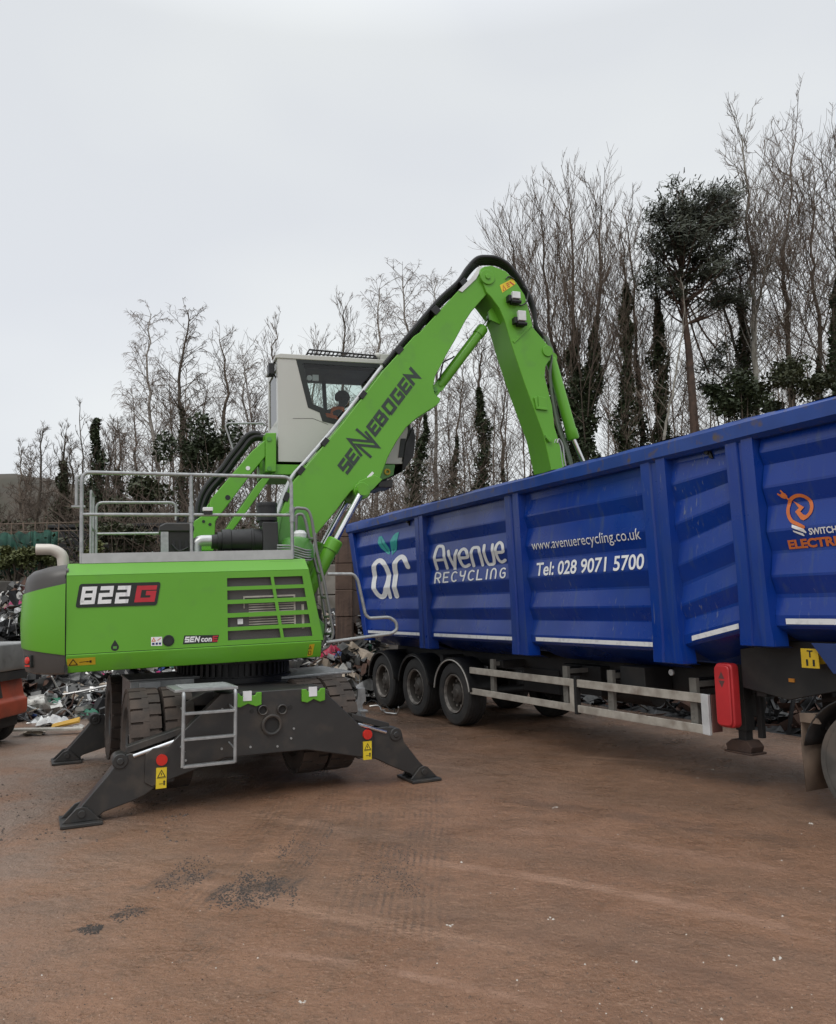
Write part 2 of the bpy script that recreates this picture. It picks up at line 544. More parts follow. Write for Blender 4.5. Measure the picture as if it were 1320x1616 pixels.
# ================================================================== THE SETTING
def ground_mat():
    m = bpy.data.materials.new('wet brown yard mud'); m.use_nodes = True
    nt = m.node_tree; n = nt.nodes; L = nt.links; b = n['Principled BSDF']
    tc = n.new('ShaderNodeTexCoord'); P = tc.outputs['Object']

    def mp(rot, sc):
        x = n.new('ShaderNodeMapping'); x.vector_type = 'TEXTURE'; x.inputs['Rotation'].default_value = (0, 0, -rot); x.inputs['Scale'].default_value = tuple(1 / k for k in sc)
        L.new(P, x.inputs[0]); return x.outputs[0]

    def noise(v, s, d=8, r=.55):
        t = n.new('ShaderNodeTexNoise'); t.inputs['Scale'].default_value = s; t.inputs['Detail'].default_value = d
        t.inputs['Roughness'].default_value = r; L.new(v, t.inputs['Vector']); return t.outputs[0]

    def ramp(f, lo, hi, a=(0, 0, 0), c=(1, 1, 1)):
        r = n.new('ShaderNodeValToRGB'); r.color_ramp.elements[0].position = lo; r.color_ramp.elements[1].position = hi
        r.color_ramp.elements[0].color = (*a, 1); r.color_ramp.elements[1].color = (*c, 1); L.new(f, r.inputs[0]); return r.outputs[0]

    def mix(f, a, c, bt='MIX'):
        x = n.new('ShaderNodeMix'); x.data_type = 'RGBA'; x.blend_type = bt
        if isinstance(f, float): x.inputs[0].default_value = f
        else: L.new(f, x.inputs[0])
        for k, q in ((6, a), (7, c)):
            if isinstance(q, tuple): x.inputs[k].default_value = (*q, 1)
            else: L.new(q, x.inputs[k])
        return x.outputs[2]
    streakv = mp(radians(29), (.16, 1.7, 1))          # wheel-swept streaks across the yard
    streak2 = mp(radians(-62), (.25, 2.2, 1))         # streaks leading away beside the trailer
    base = ramp(noise(P, .6, 12, .65), .34, .66, (0.206, 0.107, 0.062), (0.292, 0.159, 0.096))
    f1 = ramp(noise(streakv, .45, 6, .55), .46, .66)
    base = mix(f1, base, (0.194, 0.114, 0.072))
    fa = ramp(noise(P, 2.6, 12, .72), .50, .70)
    base = mix(fa, base, (0.175, 0.102, 0.065))
    f2 = ramp(noise(streak2, .5, 6, .55), .54, .72)
    base = mix(f2, base, (0.252, 0.145, 0.091))
    f2b = ramp(noise(streakv, .9, 7, .6), .60, .70)
    base = mix(f2b, base, (0.339, 0.198, 0.130))
    # grime and grit ground into the surface
    f3 = ramp(noise(P, 9, 12, .8), .53, .66)
    base = mix(f3, base, (0.150, 0.093, 0.061))
    f4 = ramp(noise(P, 34, 9, .8), .55, .64)
    base = mix(f4, base, (0.386, 0.244, 0.168))
    f5 = ramp(noise(P, 58, 8, .8), .55, .63)
    base = mix(f5, base, (0.105, 0.067, 0.046))
    # wet left corner, pale sheen painted in, and dark damp mud by the scrap
    gr = n.new('ShaderNodeSeparateXYZ'); L.new(P, gr.inputs[0])
    far = n.new('ShaderNodeMapRange'); far.inputs[1].default_value = 9; far.inputs[2].default_value = 15; L.new(gr.outputs['Y'], far.inputs[0])
    fm = n.new('ShaderNodeMath'); fm.operation = 'MULTIPLY'; L.new(far.outputs[0], fm.inputs[0]); L.new(ramp(noise(P, .8, 8), .30, .55), fm.inputs[1])
    base = mix(fm.outputs[0], base, (0.092, 0.061, 0.043))
    lx = n.new('ShaderNodeMapRange'); lx.inputs[1].default_value = -1.7; lx.inputs[2].default_value = -4.2; L.new(gr.outputs['X'], lx.inputs[0])
    lm = n.new('ShaderNodeMath'); lm.operation = 'MULTIPLY'; L.new(lx.outputs[0], lm.inputs[0]); L.new(ramp(noise(P, 1.3, 8), .36, .6), lm.inputs[1])
    base = mix(lm.outputs[0], base, (.235, .172, .135))
    # dark wet grit dropped and smeared by tyres: long streaks under the machine, patches nearer the camera
    grain = ramp(noise(P, 52, 8, .85), .40, .54)
    for (px, py), (ax_, ay_), rot, srot, sx, sy, k in (
            ((395, 1402), (.50, .27), 18, 70, 9, 2.2, .95), ((290, 1386), (.42, .24), 30, 60, 9, 2.2, .6), ((143, 1466), (.15, .08), 10, 60, 9, 3, 1.0), ((208, 1441), (.24, .12), 25, 60, 9, 3, .75),
            ((560, 1330), (1.3, 2.0), 0, 85, 3, .5, .30), ((400, 1235), (2.2, 1.0), 20, 80, 6, 1.2, .55)):
        c = gnd(px, py)
        mm = n.new('ShaderNodeMapping'); mm.vector_type = 'TEXTURE'; mm.inputs['Location'].default_value = c
        mm.inputs['Rotation'].default_value = (0, 0, radians(rot)); mm.inputs['Scale'].default_value = (ax_, ay_, 1)
        L.new(P, mm.inputs[0])
        gt = n.new('ShaderNodeTexGradient'); gt.gradient_type = 'SPHERICAL'; L.new(mm.outputs[0], gt.inputs[0])
        tr_ = n.new('ShaderNodeMapping'); tr_.vector_type = 'TEXTURE'; tr_.inputs['Rotation'].default_value = (0, 0, radians(srot)); tr_.inputs['Scale'].default_value = (1 / sy, 1 / sx, 1); L.new(P, tr_.inputs[0])
        sm_ = n.new('ShaderNodeMath'); sm_.operation = 'MULTIPLY_ADD'; L.new(ramp(gt.outputs[1], .0, .75), sm_.inputs[0]); sm_.inputs[1].default_value = .20; L.new(noise(tr_.outputs[0], 1.0, 7, .7), sm_.inputs[2])
        ad = n.new('ShaderNodeMath'); ad.operation = 'MULTIPLY'; L.new(ramp(sm_.outputs[0], .60, .72), ad.inputs[0]); L.new(grain, ad.inputs[1])
        ae = n.new('ShaderNodeMath'); ae.operation = 'MULTIPLY'; L.new(ad.outputs[0], ae.inputs[0]); L.new(ramp(gt.outputs[1], .0, .25), ae.inputs[1])
        a2_ = n.new('ShaderNodeMath'); a2_.operation = 'MULTIPLY'; L.new(ae.outputs[0], a2_.inputs[0]); a2_.inputs[1].default_value = k
        base = mix(a2_.outputs[0], base, (.050, .042, .037))
    # wheel tracks: arcs across the yard, each through three points of the ground

    def math(op, x, y=None):
        q_ = n.new('ShaderNodeMath'); q_.operation = op
        for k_, v_ in ((0, x), (1, y)):
            if v_ is None: continue
            if isinstance(v_, (int, float)): q_.inputs[k_].default_value = v_
            else: L.new(v_, q_.inputs[k_])
        return q_.outputs[0]

    def arc(p1, p2, p3, w_, colour, k_, ribs=0, patchy=(.40, .60)):
        A_, B_, C_ = [gnd(*p).to_2d() for p in (p1, p2, p3)]
        d_ = 2 * (A_.x * (B_.y - C_.y) + B_.x * (C_.y - A_.y) + C_.x * (A_.y - B_.y))
        ux = (A_.length_squared * (B_.y - C_.y) + B_.length_squared * (C_.y - A_.y) + C_.length_squared * (A_.y - B_.y)) / d_
        uy = (A_.length_squared * (C_.x - B_.x) + B_.length_squared * (A_.x - C_.x) + C_.length_squared * (B_.x - A_.x)) / d_
        cen = Vector((ux, uy, 0)); R_ = (A_ - cen.to_2d()).length
        ds = n.new('ShaderNodeVectorMath'); ds.operation = 'DISTANCE'; L.new(P, ds.inputs[0]); ds.inputs[1].default_value = cen
        wav = math('MULTIPLY', math('SUBTRACT', noise(P, 1.1, 3, .5), .5), w_ * (.18 if ribs else .7))
        rr_ = math('ADD', math('SUBTRACT', ds.outputs['Value'], R_), wav)
        band = n.new('ShaderNodeMapRange'); band.interpolation_type = 'SMOOTHSTEP'; L.new(math('ABSOLUTE', rr_), band.inputs[0])
        band.inputs[1].default_value = w_; band.inputs[2].default_value = w_ * .35; band.inputs[3].default_value = 0; band.inputs[4].default_value = 1
        # only along the stretch that was measured
        mid = gnd(*p2); ln = max((gnd(*p1) - mid).length, (gnd(*p3) - mid).length) * 1.1
        dm = n.new('ShaderNodeVectorMath'); dm.operation = 'DISTANCE'; L.new(P, dm.inputs[0]); dm.inputs[1].default_value = mid
        fade = n.new('ShaderNodeMapRange'); L.new(dm.outputs['Value'], fade.inputs[0]); fade.inputs[1].default_value = ln; fade.inputs[2].default_value = ln * .6; fade.inputs[3].default_value = 0; fade.inputs[4].default_value = 1
        f_ = math('MULTIPLY', math('MULTIPLY', band.outputs[0], fade.outputs[0]), ramp(noise(P, 2.4, 9, .7), *patchy))
        if ribs:
            wv = math('MULTIPLY_ADD', math('SINE', math('MULTIPLY', rr_, 2 * pi / ribs)), .5); wv.node.inputs[2].default_value = .5
            f_ = math('MULTIPLY', math('MULTIPLY', f_, ramp(math('ADD', wv, math('SUBTRACT', noise(P, 9, 6, .75), .5)), .30, .85)), grain)
        return mix(math('MULTIPLY', f_, k_), base_now[0], colour)

    base_now = [base]
    for args in (((652, 1358), (960, 1405), (1318, 1485), .10, (.34, .20, .135), .8, 0, (.35, .55)), ((700, 1300), (1000, 1335), (1318, 1390), .13, (.30, .175, .118), .6, 0, (.40, .60)),
                 ((330, 1490), (600, 1530), (900, 1600), .06, (.36, .215, .15), .7, 0, (.40, .60)), ((640, 1440), (950, 1500), (1318, 1600), .16, (.15, .085, .054), .6, 0, (.38, .58)),
                 ((760, 1255), (1000, 1290), (1318, 1340), .22, (.13, .080, .055), .6, 0, (.38, .58)),
                 ((520, 1225), (497, 1325), (436, 1400), .22, (.055, .043, .036), .62, .048, (.42, .58)), ((665, 1235), (655, 1330), (640, 1425), .36, (.055, .043, .036), .66, .055, (.42, .58)),
                 ((590, 1235), (580, 1320), (560, 1400), .24, (.075, .055, .043), .45, .066, (.40, .58)), ((455, 1235), (405, 1320), (330, 1400), .22, (.075, .055, .043), .45, .066, (.40, .58)),
                 ((0, 1330), (60, 1290), (110, 1235), .16, (.10, .075, .060), .6, .06, (.36, .56))):
        base_now[0] = arc(*args)
    base = base_now[0]
    L.new(base, b.inputs['Base Color'])
    rr = n.new('ShaderNodeMapRange'); rr.inputs[1].default_value = .35; rr.inputs[2].default_value = .65
    rr.inputs[3].default_value = .24; rr.inputs[4].default_value = .58; L.new(noise(P, 1.7, 9), rr.inputs[0])
    rw = n.new('ShaderNodeMix'); L.new(lm.outputs[0], rw.inputs[0]); L.new(rr.outputs[0], rw.inputs[2]); rw.inputs[3].default_value = .33
    L.new(rw.outputs[0], b.inputs['Roughness'])
    b.inputs['Specular IOR Level'].default_value = .42
    # relief
    add = None
    for v, s, d, k in ((P, 2.2, 9, .85), (streakv, 1.1, 6, .35), (P, 8, 9, .55), (P, 30, 7, .28)):
        mm = n.new('ShaderNodeMath'); mm.operation = 'MULTIPLY'; mm.inputs[1].default_value = k; L.new(noise(v, s, d, .62), mm.inputs[0])
        if add is None: add = mm.outputs[0]
        else:
            aa = n.new('ShaderNodeMath'); L.new(add, aa.inputs[0]); L.new(mm.outputs[0], aa.inputs[1]); add = aa.outputs[0]
    bp = n.new('ShaderNodeBump'); bp.inputs['Strength'].default_value = .9; bp.inputs['Distance'].default_value = .085
    L.new(add, bp.inputs['Height']); L.new(bp.outputs[0], b.inputs['Normal'])
    return m


g = MB()
g.add([(-900, -60, 0), (900, -60, 0), (900, 1600, 0), (-900, 1600, 0)], [(0, 1, 2, 3)])
struct('ground', g, ground_mat(), sharp=0)

EARTH = mat('leaf litter bank', (.050, .042, .028), .95, scale=1.2, col2=(.028, .026, .016), bump=.6, bscale=6)
HILLM = mat('winter hillside', (.080, .066, .052), .95, scale=.09, col2=(.055, .050, .040), bump=.3, bscale=.5, dirt=(.05, .05, .035), dscale=.05, dlo=.45, dhi=.6)


def wob(x, y, s=1.0):
    return sin(x * .7 * s + 1.3) * .5 + sin(y * .9 * s + x * .31 * s) * .3 + sin(x * 2.1 * s + y * 1.7 * s) * .2


rows = []
for j in range(26):
    y = 21.3 + (j / 25) ** 1.6 * 42
    row = []
    for i in range(90):
        x = -42 + i * 1.0
        h = 2.7 + min(1, (y - 21.3) / 6) * 1.4 + min(1, max(0, y - 27) / 22) * 2.0 + wob(x, y) * .3
        if y > 60: h -= 6
        row.append(Vector((x, y, h)))
    rows.append(row)
b_ = MB(); b_.sheet(rows)
struct('earth_bank', b_, EARTH, sharp=60)

rows = []
for j in range(14):
    row = []
    for i in range(60):
        x = -260 + i * 5.2; t = j / 13
        top = 40 * max(0, min(1, (-78 - x * 1.0) / 34 + .45)) ** .8
        top = max(0, 50 - max(0, x + 128) * .35) + wob(x * .1, 0) * 2.0
        row.append(Vector((x, 215 + t * 60, max(-1, top * sin(min(1, t * 1.15) * pi / 2)) + (wob(x * .25, j) * 1.2 if t > 0 else -1))))
    rows.append(row)
h_ = MB(); h_.sheet(rows)
struct('hillside', h_, HILLM, sharp=60)

# --- walls at the back of the yard
rng = random.Random(3)
w = MB()
x = -20.0
while x < -2.6:
    L_ = 1.5
    for k in range(4):
        o = (k % 2) * .7
        j = rng.uniform(-.03, .03)
        w.box(Wf, x + o + .012, x + o + L_ - .012, 20.6 + j, 21.4 + j, k * .72 + .008, k * .72 + .71)
    x += L_
obj('retaining_wall', w, WALLD, bevel=.03)
tag(bpy.data.objects['retaining_wall'], 'low dark stained block wall behind the scrap, under the bushes on the left', 'wall')

w = MB()
for k in range(4):
    for i in range(2):
        w.box(Wf, -2.58 + i * 1.05 + .01, -2.58 + i * 1.05 + 1.03, 19.6 + .03 * (k % 2), 20.5, k * .78 + .008, k * .78 + .765)
o = obj('concrete_block_wall', w, CONC, bevel=.025)
tag(o, 'pale concrete block wall seen between the machine ladder and the brown wall', 'wall')

p0 = gnd(528, 1112); p1 = gnd(551, 1112)
w = MB()
nx = 14
rows_f = []
yw = 17.6
xa = atY(529, 960, yw).x; xb = xa + .40; zt = atY(540, 806, yw).z
for k in range(7):
    z0 = zt * k / 7; z1 = zt * (k + 1) / 7
    w.box(Wf, xa + rng.uniform(-.006, .006), xb, yw + rng.uniform(-.01, .01), yw + 3.2, z0 + .003, z1)
o = obj('brown_wall', w, WALLB, bevel=.02)
tag(o, 'tall narrow brown stained wall end behind the rear of the blue trailer', 'wall')


# ================================================================== THE MATERIAL HANDLER
mh = thing('material_handler', 'bright green wheeled material handler with raised grey cab and long boom, standing on its outriggers',
           'material handler', MC)

# ---------- undercarriage
u = MB()
u.box(Uf, -.48, .48, -1.62, 1.62, .62, 1.12)
u.box(Uf, -.75, .75, -.75, .75, .72, 1.125)
u.prism(lambda a, b, z: Uf(a, b, z), [(-.95, .98), (.95, .98), (.62, 1.13), (-.62, 1.13)], -1.4, 1.4)
for sb in (-1, 1):
    for sa in (-1, 1):
        u.cyl(Uf(sa * .1, sb * 1.05, .62), Uf(sa * 1.3, sb * 1.05, .62), .13)
chas = obj('chassis', u, CHGREY, mh, bevel=.012)
s_ = MB()
s_.lathe(Uf(0, 0, 0), (0, 0, 1), [(1.10, .3), (1.10, .72), (1.19, .72), (1.19, .66), (1.36, .66), (1.36, .78), (1.46, .78), (1.46, .2)], 64)
for k in range(56):
    t = 2 * pi * k / 56
    c = MC + Vector((cos(t) * .67, sin(t) * .67, 1.21))
    s_.box(lambda a, b, z: c + Vector((cos(t) * a - sin(t) * b, sin(t) * a + cos(t) * b, z)), 0, .03, -.018, .018, 0, .14)
obj('slewing_ring', s_, BLACK, mh)


def plate_outline(k):
    return [(-1.22, .275), (-.50, .483), (.38, .48), (.99, .345), (1.14, .34), (1.17, .40), (1.17, .60), (1.03, .665), (.86, .83), (.53, 1.138),
            (-.55, 1.138), (-.90, .815), (-1.07, .66), (-1.22, .65), (-1.29, .60), (-1.29, .32)]


for sb in (-1, 1):
    p = MB()
    if sb < 0: p.prism(Uf, plate_outline(0), -1.81, -1.69)
    else: p.prism(Uf, plate_outline(0), 1.60, 1.72)
    p.box(Uf, -.55, .52, sb * 1.67, sb * 1.30, 1.06, 1.132)
    ep = obj('end_plate', p, CHGREY, mh, bevel=.012)
    if sb < 0:
        for (a, z, r) in ((-.113, .941, .055), (.096, .933, .055), (-.015, .781, .112)):
            q = MB(); q.lathe(Uf(a, -1.81, z), UB, [(.0, r * .72), (-.03, r * .72), (-.035, r * .86), (-.03, r), (.0, r)], 28)
            obj('port_ring', q, CHGREY, ep)
        for (a, z, r) in ((-.113, .941, .04), (.096, .933, .04), (-.015, .781, .08), (.19, .945, .026), (-.23, .935, .024)):
            q = MB(); q.cyl(Uf(a, -1.805, z), Uf(a, -1.814, z), r, n=24)
            obj('port_opening', q, DARKIN, ep)
        for (a, z) in ((.05, .55), (.20, .62), (-.24, .57), (.23, .72), (-.54, .58), (-.54, .98), (-.9, .5)):
            q = MB(); q.cyl(Uf(a, -1.80, z), Uf(a, -1.822, z), .012, n=10)
            obj('bolt', q, GALV, ep)
        for a0, a1 in ((-.42, -.13), (.315, .58)):
            q = MB()
            q.prism(Uf, [(a0, 1.13), (a0, 1.0), (a0 + .06, .985), ((a0 + a1) / 2, 1.02), (a1 - .06, .985), (a1, 1.0), (a1, 1.13), (a1 - .05, 1.13), (a1 - .07, 1.10), (a0 + .07, 1.10), (a0 + .05, 1.13)], -1.84, -1.808)
            lug = obj('lashing_lug', q, GREEN, mh, bevel=.006)
            q = MB(); am = (a0 + a1) / 2 - .01
            q.box(Uf, am - .045, am + .045, -1.848, -1.825, 1.05, 1.15)
            obj('sticker', q, WHITE, lug)

LEGS = {'L': [(-1.0, .64), (-1.28, .60), (-1.43, .615), (-1.52, .59), (-1.57, .51), (-1.63, .43), (-1.93, .085), (-1.89, .05), (-1.70, .05), (-1.66, .085), (-1.40, .155), (-1.28, .20), (-1.15, .285), (-1.0, .30)],
        'R': [(1.0, .64), (1.33, .645), (1.46, .63), (1.53, .57), (1.56, .45), (1.76, .205), (1.90, .075), (1.86, .05), (1.67, .05), (1.63, .09), (1.41, .19), (1.20, .30), (1.0, .33)]}


def outrigger(sb, side):
    """one swung-down outrigger leg with its foot, cover bar, chrome rod and signs"""
    pts = LEGS[side]; sg = -1 if side == 'L' else 1
    b0, b1 = (-1.775, -1.62) if sb < 0 else (1.62, 1.775)
    sh = 0 if side == 'L' else .07
    bo = -1 if sb < 0 else 1
    m = MB(); m.prism(Uf, pts, b0 - .012, b1 + .012)
    kx = sg * (1.52 - sh)
    m.cyl(Uf(kx + sg * .0, b0 - .03, .55), Uf(kx, b1 + .03, .55), .075, n=24)
    m.cyl(Uf(kx, b0 - .045, .55), Uf(kx, b1 + .045, .55), .035, n=16)
    m.cyl(Uf(kx + sg * -.45, b0 - .02, .36), Uf(kx + sg * -.45, b1 + .02, .36), .04, n=16)
    leg = obj('outrigger', m, CHGREY, mh, bevel=.012)
    fx = sg * (1.855 - sh)
    f = MB()
    f.box(Uf, fx - .185, fx + .185, (b0 + b1) / 2 - .22, (b0 + b1) / 2 + .22, .004, .034)
    for bb in (b0 - .055, b1 + .025):
        f.prism(Uf, [(fx - .17, .034), (fx + .17, .034), (fx + .05, .155), (fx, .17), (fx - .05, .155)], bb, bb + .03)
    f.cyl(Uf(fx, b0 - .075, .105), Uf(fx, b1 + .075, .105), .035, n=16)
    obj('foot', f, CHGREY, leg, bevel=.006)
    c = MB()                                                     # cover of the lifting cylinder
    zs, ze = (.80, .655)
    A0, A1 = sg * .93, sg * (1.46 - sh)
    c.prism(Uf, [(A0, zs + .02), (A1, ze + .02), (A1, ze - .05), (A0, zs - .05)], b0 + .02, b1 + .0)
    obj('cylinder_cover', c, CHGREY, leg, bevel=.008)
    r = MB(); r.cyl(Uf(sg * .98, b0 - .01, .70), Uf(sg * (1.40 - sh), b0 - .01, .585), .022, n=14)
    obj('chrome_rod', r, CHROME, leg)
    if sb < 0:
        sx = sg * (1.134 if side == 'L' else 1.085)
        zz = .53 if side == 'L' else .585
        q = MB(); q.cyl(Uf(sx, -1.805, zz), Uf(sx, -1.836, zz), .054, n=28)
        obj('red_reflector', q, LAMPRED, leg)
        y0 = zz - .075
        q = MB(); q.box(Uf, sx - .05, sx + .05, -1.805, -1.824, y0 - .20, y0)
        sg_ = obj('warning_sign', q, YELLOW, mh)
        q = MB()
        fn = lambda a, z: Uf(sx + a, -1.8255, y0 - .2 + z)
        flat(q, stroke([(-.036, .11), (.036, .11), (0, .175)], .007, True), fn)
        flat(q, stroke([(0, .125), (0, .15)], .008), fn)
        flat(q, stroke([(-.045, .1), (.045, .1)], .004), fn)
        flat(q, stroke([(-.02, .045), (.015, .045)], .006), fn)
        flat(q, poly2([(.02, .03), (.034, .03), (.034, .06), (.04, .06), (.027, .078), (.014, .06), (.02, .06)]), fn)
        obj('sign_print', q, BLKINK, sg_)


for sb in (-1, 1):
    for sd in 'LR': outrigger(sb, sd)


def tyre_mesh(c, ax, r, w, lugs=0, n=56):
    m = MB(); h = w / 2
    prof = [(-h * .72, r * .60), (-h * .96, r * .66), (-h, r * .80), (-h * .95, r * .93), (-h * .8, r * .985),
            (h * .8, r * .985), (h * .95, r * .93), (h, r * .80), (h * .96, r * .66), (h * .72, r * .60)]
    m.lathe(c, ax, prof, n)
    ax = Vector(ax).normalized(); u = ax.orthogonal().normalized(); v = ax.cross(u); c = Vector(c)
    if lugs:
        for half in (-1, 1):
            for k in range(lugs):
                t0 = 2 * pi * (k + (.5 if half > 0 else 0)) / lugs; dt = 2 * pi / lugs * .82
                P = []
                for rr in (r * .955, r * 1.035):
                    for t in (t0, t0 + dt * .5, t0 + dt):
                        for a in (-.2 * half * h, half * h * .97):
                            q = (rr if abs(a) < h * .5 else rr * .992) - (.003 if half > 0 else 0)
                            P.append(c + ax * a + (u * cos(t) + v * sin(t)) * q)
                m.add(P, [(0, 1, 3, 2), (2, 3, 5, 4), (6, 8, 9, 7), (8, 10, 11, 9), (0, 6, 7, 1), (4, 5, 11, 10), (0, 2, 8, 6), (2, 4, 10, 8), (1, 7, 9, 3), (3, 9, 11, 5)])
    else:
        for g_ in (-.55, -.2, .2, .55):
            m.lathe(c, ax, [(h * g_ - .012, r * .98), (h * g_ - .012, r * 1.004), (h * g_ + .012, r * 1.004), (h * g_ + .012, r * .98)], n)
    return m


WHEELS = [(sa * a - .16, sb * 1.05) for sb in (-1, 1) for sa in (-1, 1) for a in (1.09, .75)]
mw_tyre = tyre_mesh(Vector((0, 0, 0)), UA, .525, .31, 22)
mw_rim = MB()
mw_rim.lathe(Vector((0, 0, 0)), UA, [(-.12, .05), (-.06, .12), (-.05, .22), (-.10, .30), (-.12, .325), (.12, .325), (.10, .30), (.05, .22), (.06, .12), (.12, .05)], 32)
for k in range(10):
    t = 2 * pi * k / 10; dd = UB * cos(t) * .17 + Vector((0, 0, sin(t) * .17))
    mw_rim.cyl(dd + UA * -.10, dd + UA * .10, .016, n=8)
w0 = None
for (a, bb) in WHEELS:
    loc = UA * a + UB * bb + Vector((0, 0, .635))
    if w0 is None:
        w0 = bpy.data.objects.new('wheel', None); COL.objects.link(w0); w0.parent = mh; w0.location = loc
        t_ = obj('tyre', mw_tyre, TYRED, None, recalc=True); t_.parent = w0
        r_ = obj('rim', mw_rim, CHGREY, None); r_.parent = w0
    else:
        c = w0.copy(); COL.objects.link(c); c.location = loc; c.parent = mh
        for ch in (t_, r_):
            d = ch.copy(); COL.objects.link(d); d.parent = c

# grey plated tool box between the axles, fender on the far side, hitch bracket
q = MB(); q.box(Uf, -1.30, -.50, -.43, .42, .56, 1.20); q.box(Uf, -1.32, -.48, -.455, .44, 1.20, 1.225)
tb = obj('tool_box', q, GALV, mh, bevel=.015)
q = MB(); q.box(Uf, -1.20, -.96, -.452, -.432, 1.08, 1.185)
obj('box_latch', q, ALUW, tb, bevel=.02)
q = MB(); q.prism(Uf, [(.42, 1.13), (1.40, 1.16), (1.40, 1.19), (.42, 1.165)], -.55, .55)
q.prism(Uf, [(.62, .6), (1.32, .62), (1.32, 1.165), (.62, 1.155)], -.42, -.38)
obj('fender', q, GALV, mh, bevel=.008)
q = MB()
bp = UP([(564, 1086), (575, 1085), (577, 1104), (571, 1112), (573, 1121), (556, 1121), (555, 1116), (563, 1104)], -.35)
q.prism(Uf, bp, -.38, -.34)
q.box(Uf, bp[5][0] - .02, bp[4][0] + .04, -.44, -.28, bp[4][1] - .02, bp[4][1] + .01)
q.box(Uf, .9, bp[4][0] + .02, -.40, -.32, bp[4][1] - .09, bp[4][1] - .02)
obj('hitch_bracket', q, GALV, mh, bevel=.006)

# step in front of the end plate
q = MB()
for a in (-.965, -.45):
    q.tube(rounded([Uf(a, -1.80, 1.19), Uf(a, -2.02, 1.19), Uf(a, -2.02, .47)], .06), .019, 10)
for z in (.475, .735, .985):
    q.box(Uf, -.96, -.455, -2.04, -1.965, z - .012, z + .012)
q.box(Uf, -1.05, -.42, -2.0, -1.45, 1.195, 1.222)
for k in range(9):
    q.box(Uf, -.97, -.46, -1.98 + k * .06, -1.955 + k * .06, 1.222, 1.229)
for a in (-.95, -.465):
    for z in (.62, 1.0): q.tube([Uf(a, -2.02, z), Uf(a, -1.80, z + .02)], .010, 8)
obj('access_step', q, GALV, mh, bevel=.003)

# ---------- upper carriage
W = 1.27
LEV = [(-1.20, 1.42), (-1.27, 1.61), (-1.27, 2.44), (-1.165, 2.57)]
XL = -1.865
right_at = lambda z: .718 + (2.574 - z) * .185 if z > 1.6 else .898 - (1.612 - z) * .35


def SX(l, z): return lambda f: Sf(f, l, z)


q = MB()                                                        # dark inside
q.prism(lambda u_, v, w_: Sf(v, u_, w_), [(-1.17, 1.44), (-1.2, 1.62), (-1.2, 2.43), (-1.13, 2.55), (1.13, 2.55), (1.2, 2.43), (1.2, 1.62), (1.17, 1.44)], XL + .02, .30)
q.prism(Sf, [(.30, 1.44), (.80, 1.45), (.87, 1.6), (.70, 2.55), (.30, 2.55)], -1.19, -.46)
q.prism(Sf, [(.30, 1.44), (1.25, 1.44), (1.25, 1.95), (.30, 2.3)], .42, 1.2)
body = obj('engine_bay', q, DARKIN, mh)

gl = SP([(358.4, 912.5), (358.4, 926), (358.4, 932), (358.4, 947), (358.4, 953.5), (358.4, 968), (358.4, 975), (358.4, 990), (358.4, 996), (358.4, 1011)], -W)
zrow = [p[1] for p in gl]; f0 = gl[0][0]
c1 = SP([(427, 911), (443, 1004)], -W); c2 = SP([(432, 911), (448, 1004)], -W); c3 = SP([(477, 908), (492.7, 1000)], -W)


def colf(cc, z):
    (fa, za), (fb, zb) = cc
    return fa + (fb - fa) * (za - z) / (za - zb)


zz = [2.44] + zrow + [1.612]
cols = [lambda z: XL + .006, lambda z: f0, lambda z: colf(c1, z), lambda z: colf(c2, z), lambda z: colf(c3, z), lambda z: right_at(z)]
q = MB()
for i in range(len(zz) - 1):
    for j in range(5):
        if i % 2 == 1 and j in (1, 3): continue
        za, zb = zz[i], zz[i + 1]
        q.add([Sf(cols[j](za), -W, za), Sf(cols[j + 1](za), -W, za), Sf(cols[j + 1](zb), -W, zb), Sf(cols[j](zb), -W, zb)], [(0, 1, 2, 3)])
n_side = q
bm_merge = q
hood = obj('side_hood', q, GREEN, mh, solid=.016, sharp=0)
me = hood.data
bm = bmesh.new(); bm.from_mesh(me); bmesh.ops.remove_doubles(bm, verts=bm.verts, dist=.0008); bmesh.ops.recalc_face_normals(bm, faces=bm.faces); bm.to_mesh(me); bm.free()
q = MB()                                                        # chamfers, top, far side, front ends
q.add([Sf(XL + .006, -1.27, 2.4405), Sf(right_at(2.44), -1.27, 2.4405), Sf(right_at(2.57), -1.165, 2.57), Sf(XL + .006, -1.165, 2.57)], [(0, 1, 2, 3)])
q.add([Sf(XL + .006, -1.165, 2.57), Sf(right_at(2.57), -1.165, 2.57), Sf(right_at(2.57), -.45, 2.57), Sf(.35, -.45, 2.57), Sf(.35, .45, 2.57), Sf(.35, 1.165, 2.57), Sf(XL + .006, 1.165, 2.57)], [(0, 1, 2, 3, 4, 5, 6)])
q.add([Sf(XL + .006, 1.27, 1.61), Sf(.35, 1.27, 1.61), Sf(.35, 1.27, 2.44), Sf(XL + .006, 1.27, 2.44)], [(0, 1, 2, 3)])
q.add([Sf(XL + .006, 1.165, 2.57), Sf(.35, 1.165, 2.57), Sf(.35, 1.27, 2.44), Sf(XL + .006, 1.27, 2.44)], [(0, 1, 2, 3)])
q.add([Sf(right_at(1.61), -1.27, 1.612), Sf(right_at(2.44), -1.27, 2.44), Sf(right_at(2.57), -1.165, 2.57), Sf(right_at(2.57), -.45, 2.57), Sf(right_at(1.61), -.45, 1.612)], [(0, 1, 2, 3, 4)])
obj('hood_top', q, GREEN, mh, solid=.012, sharp=0)
q = MB()                                                        # lower skirt, tucked in
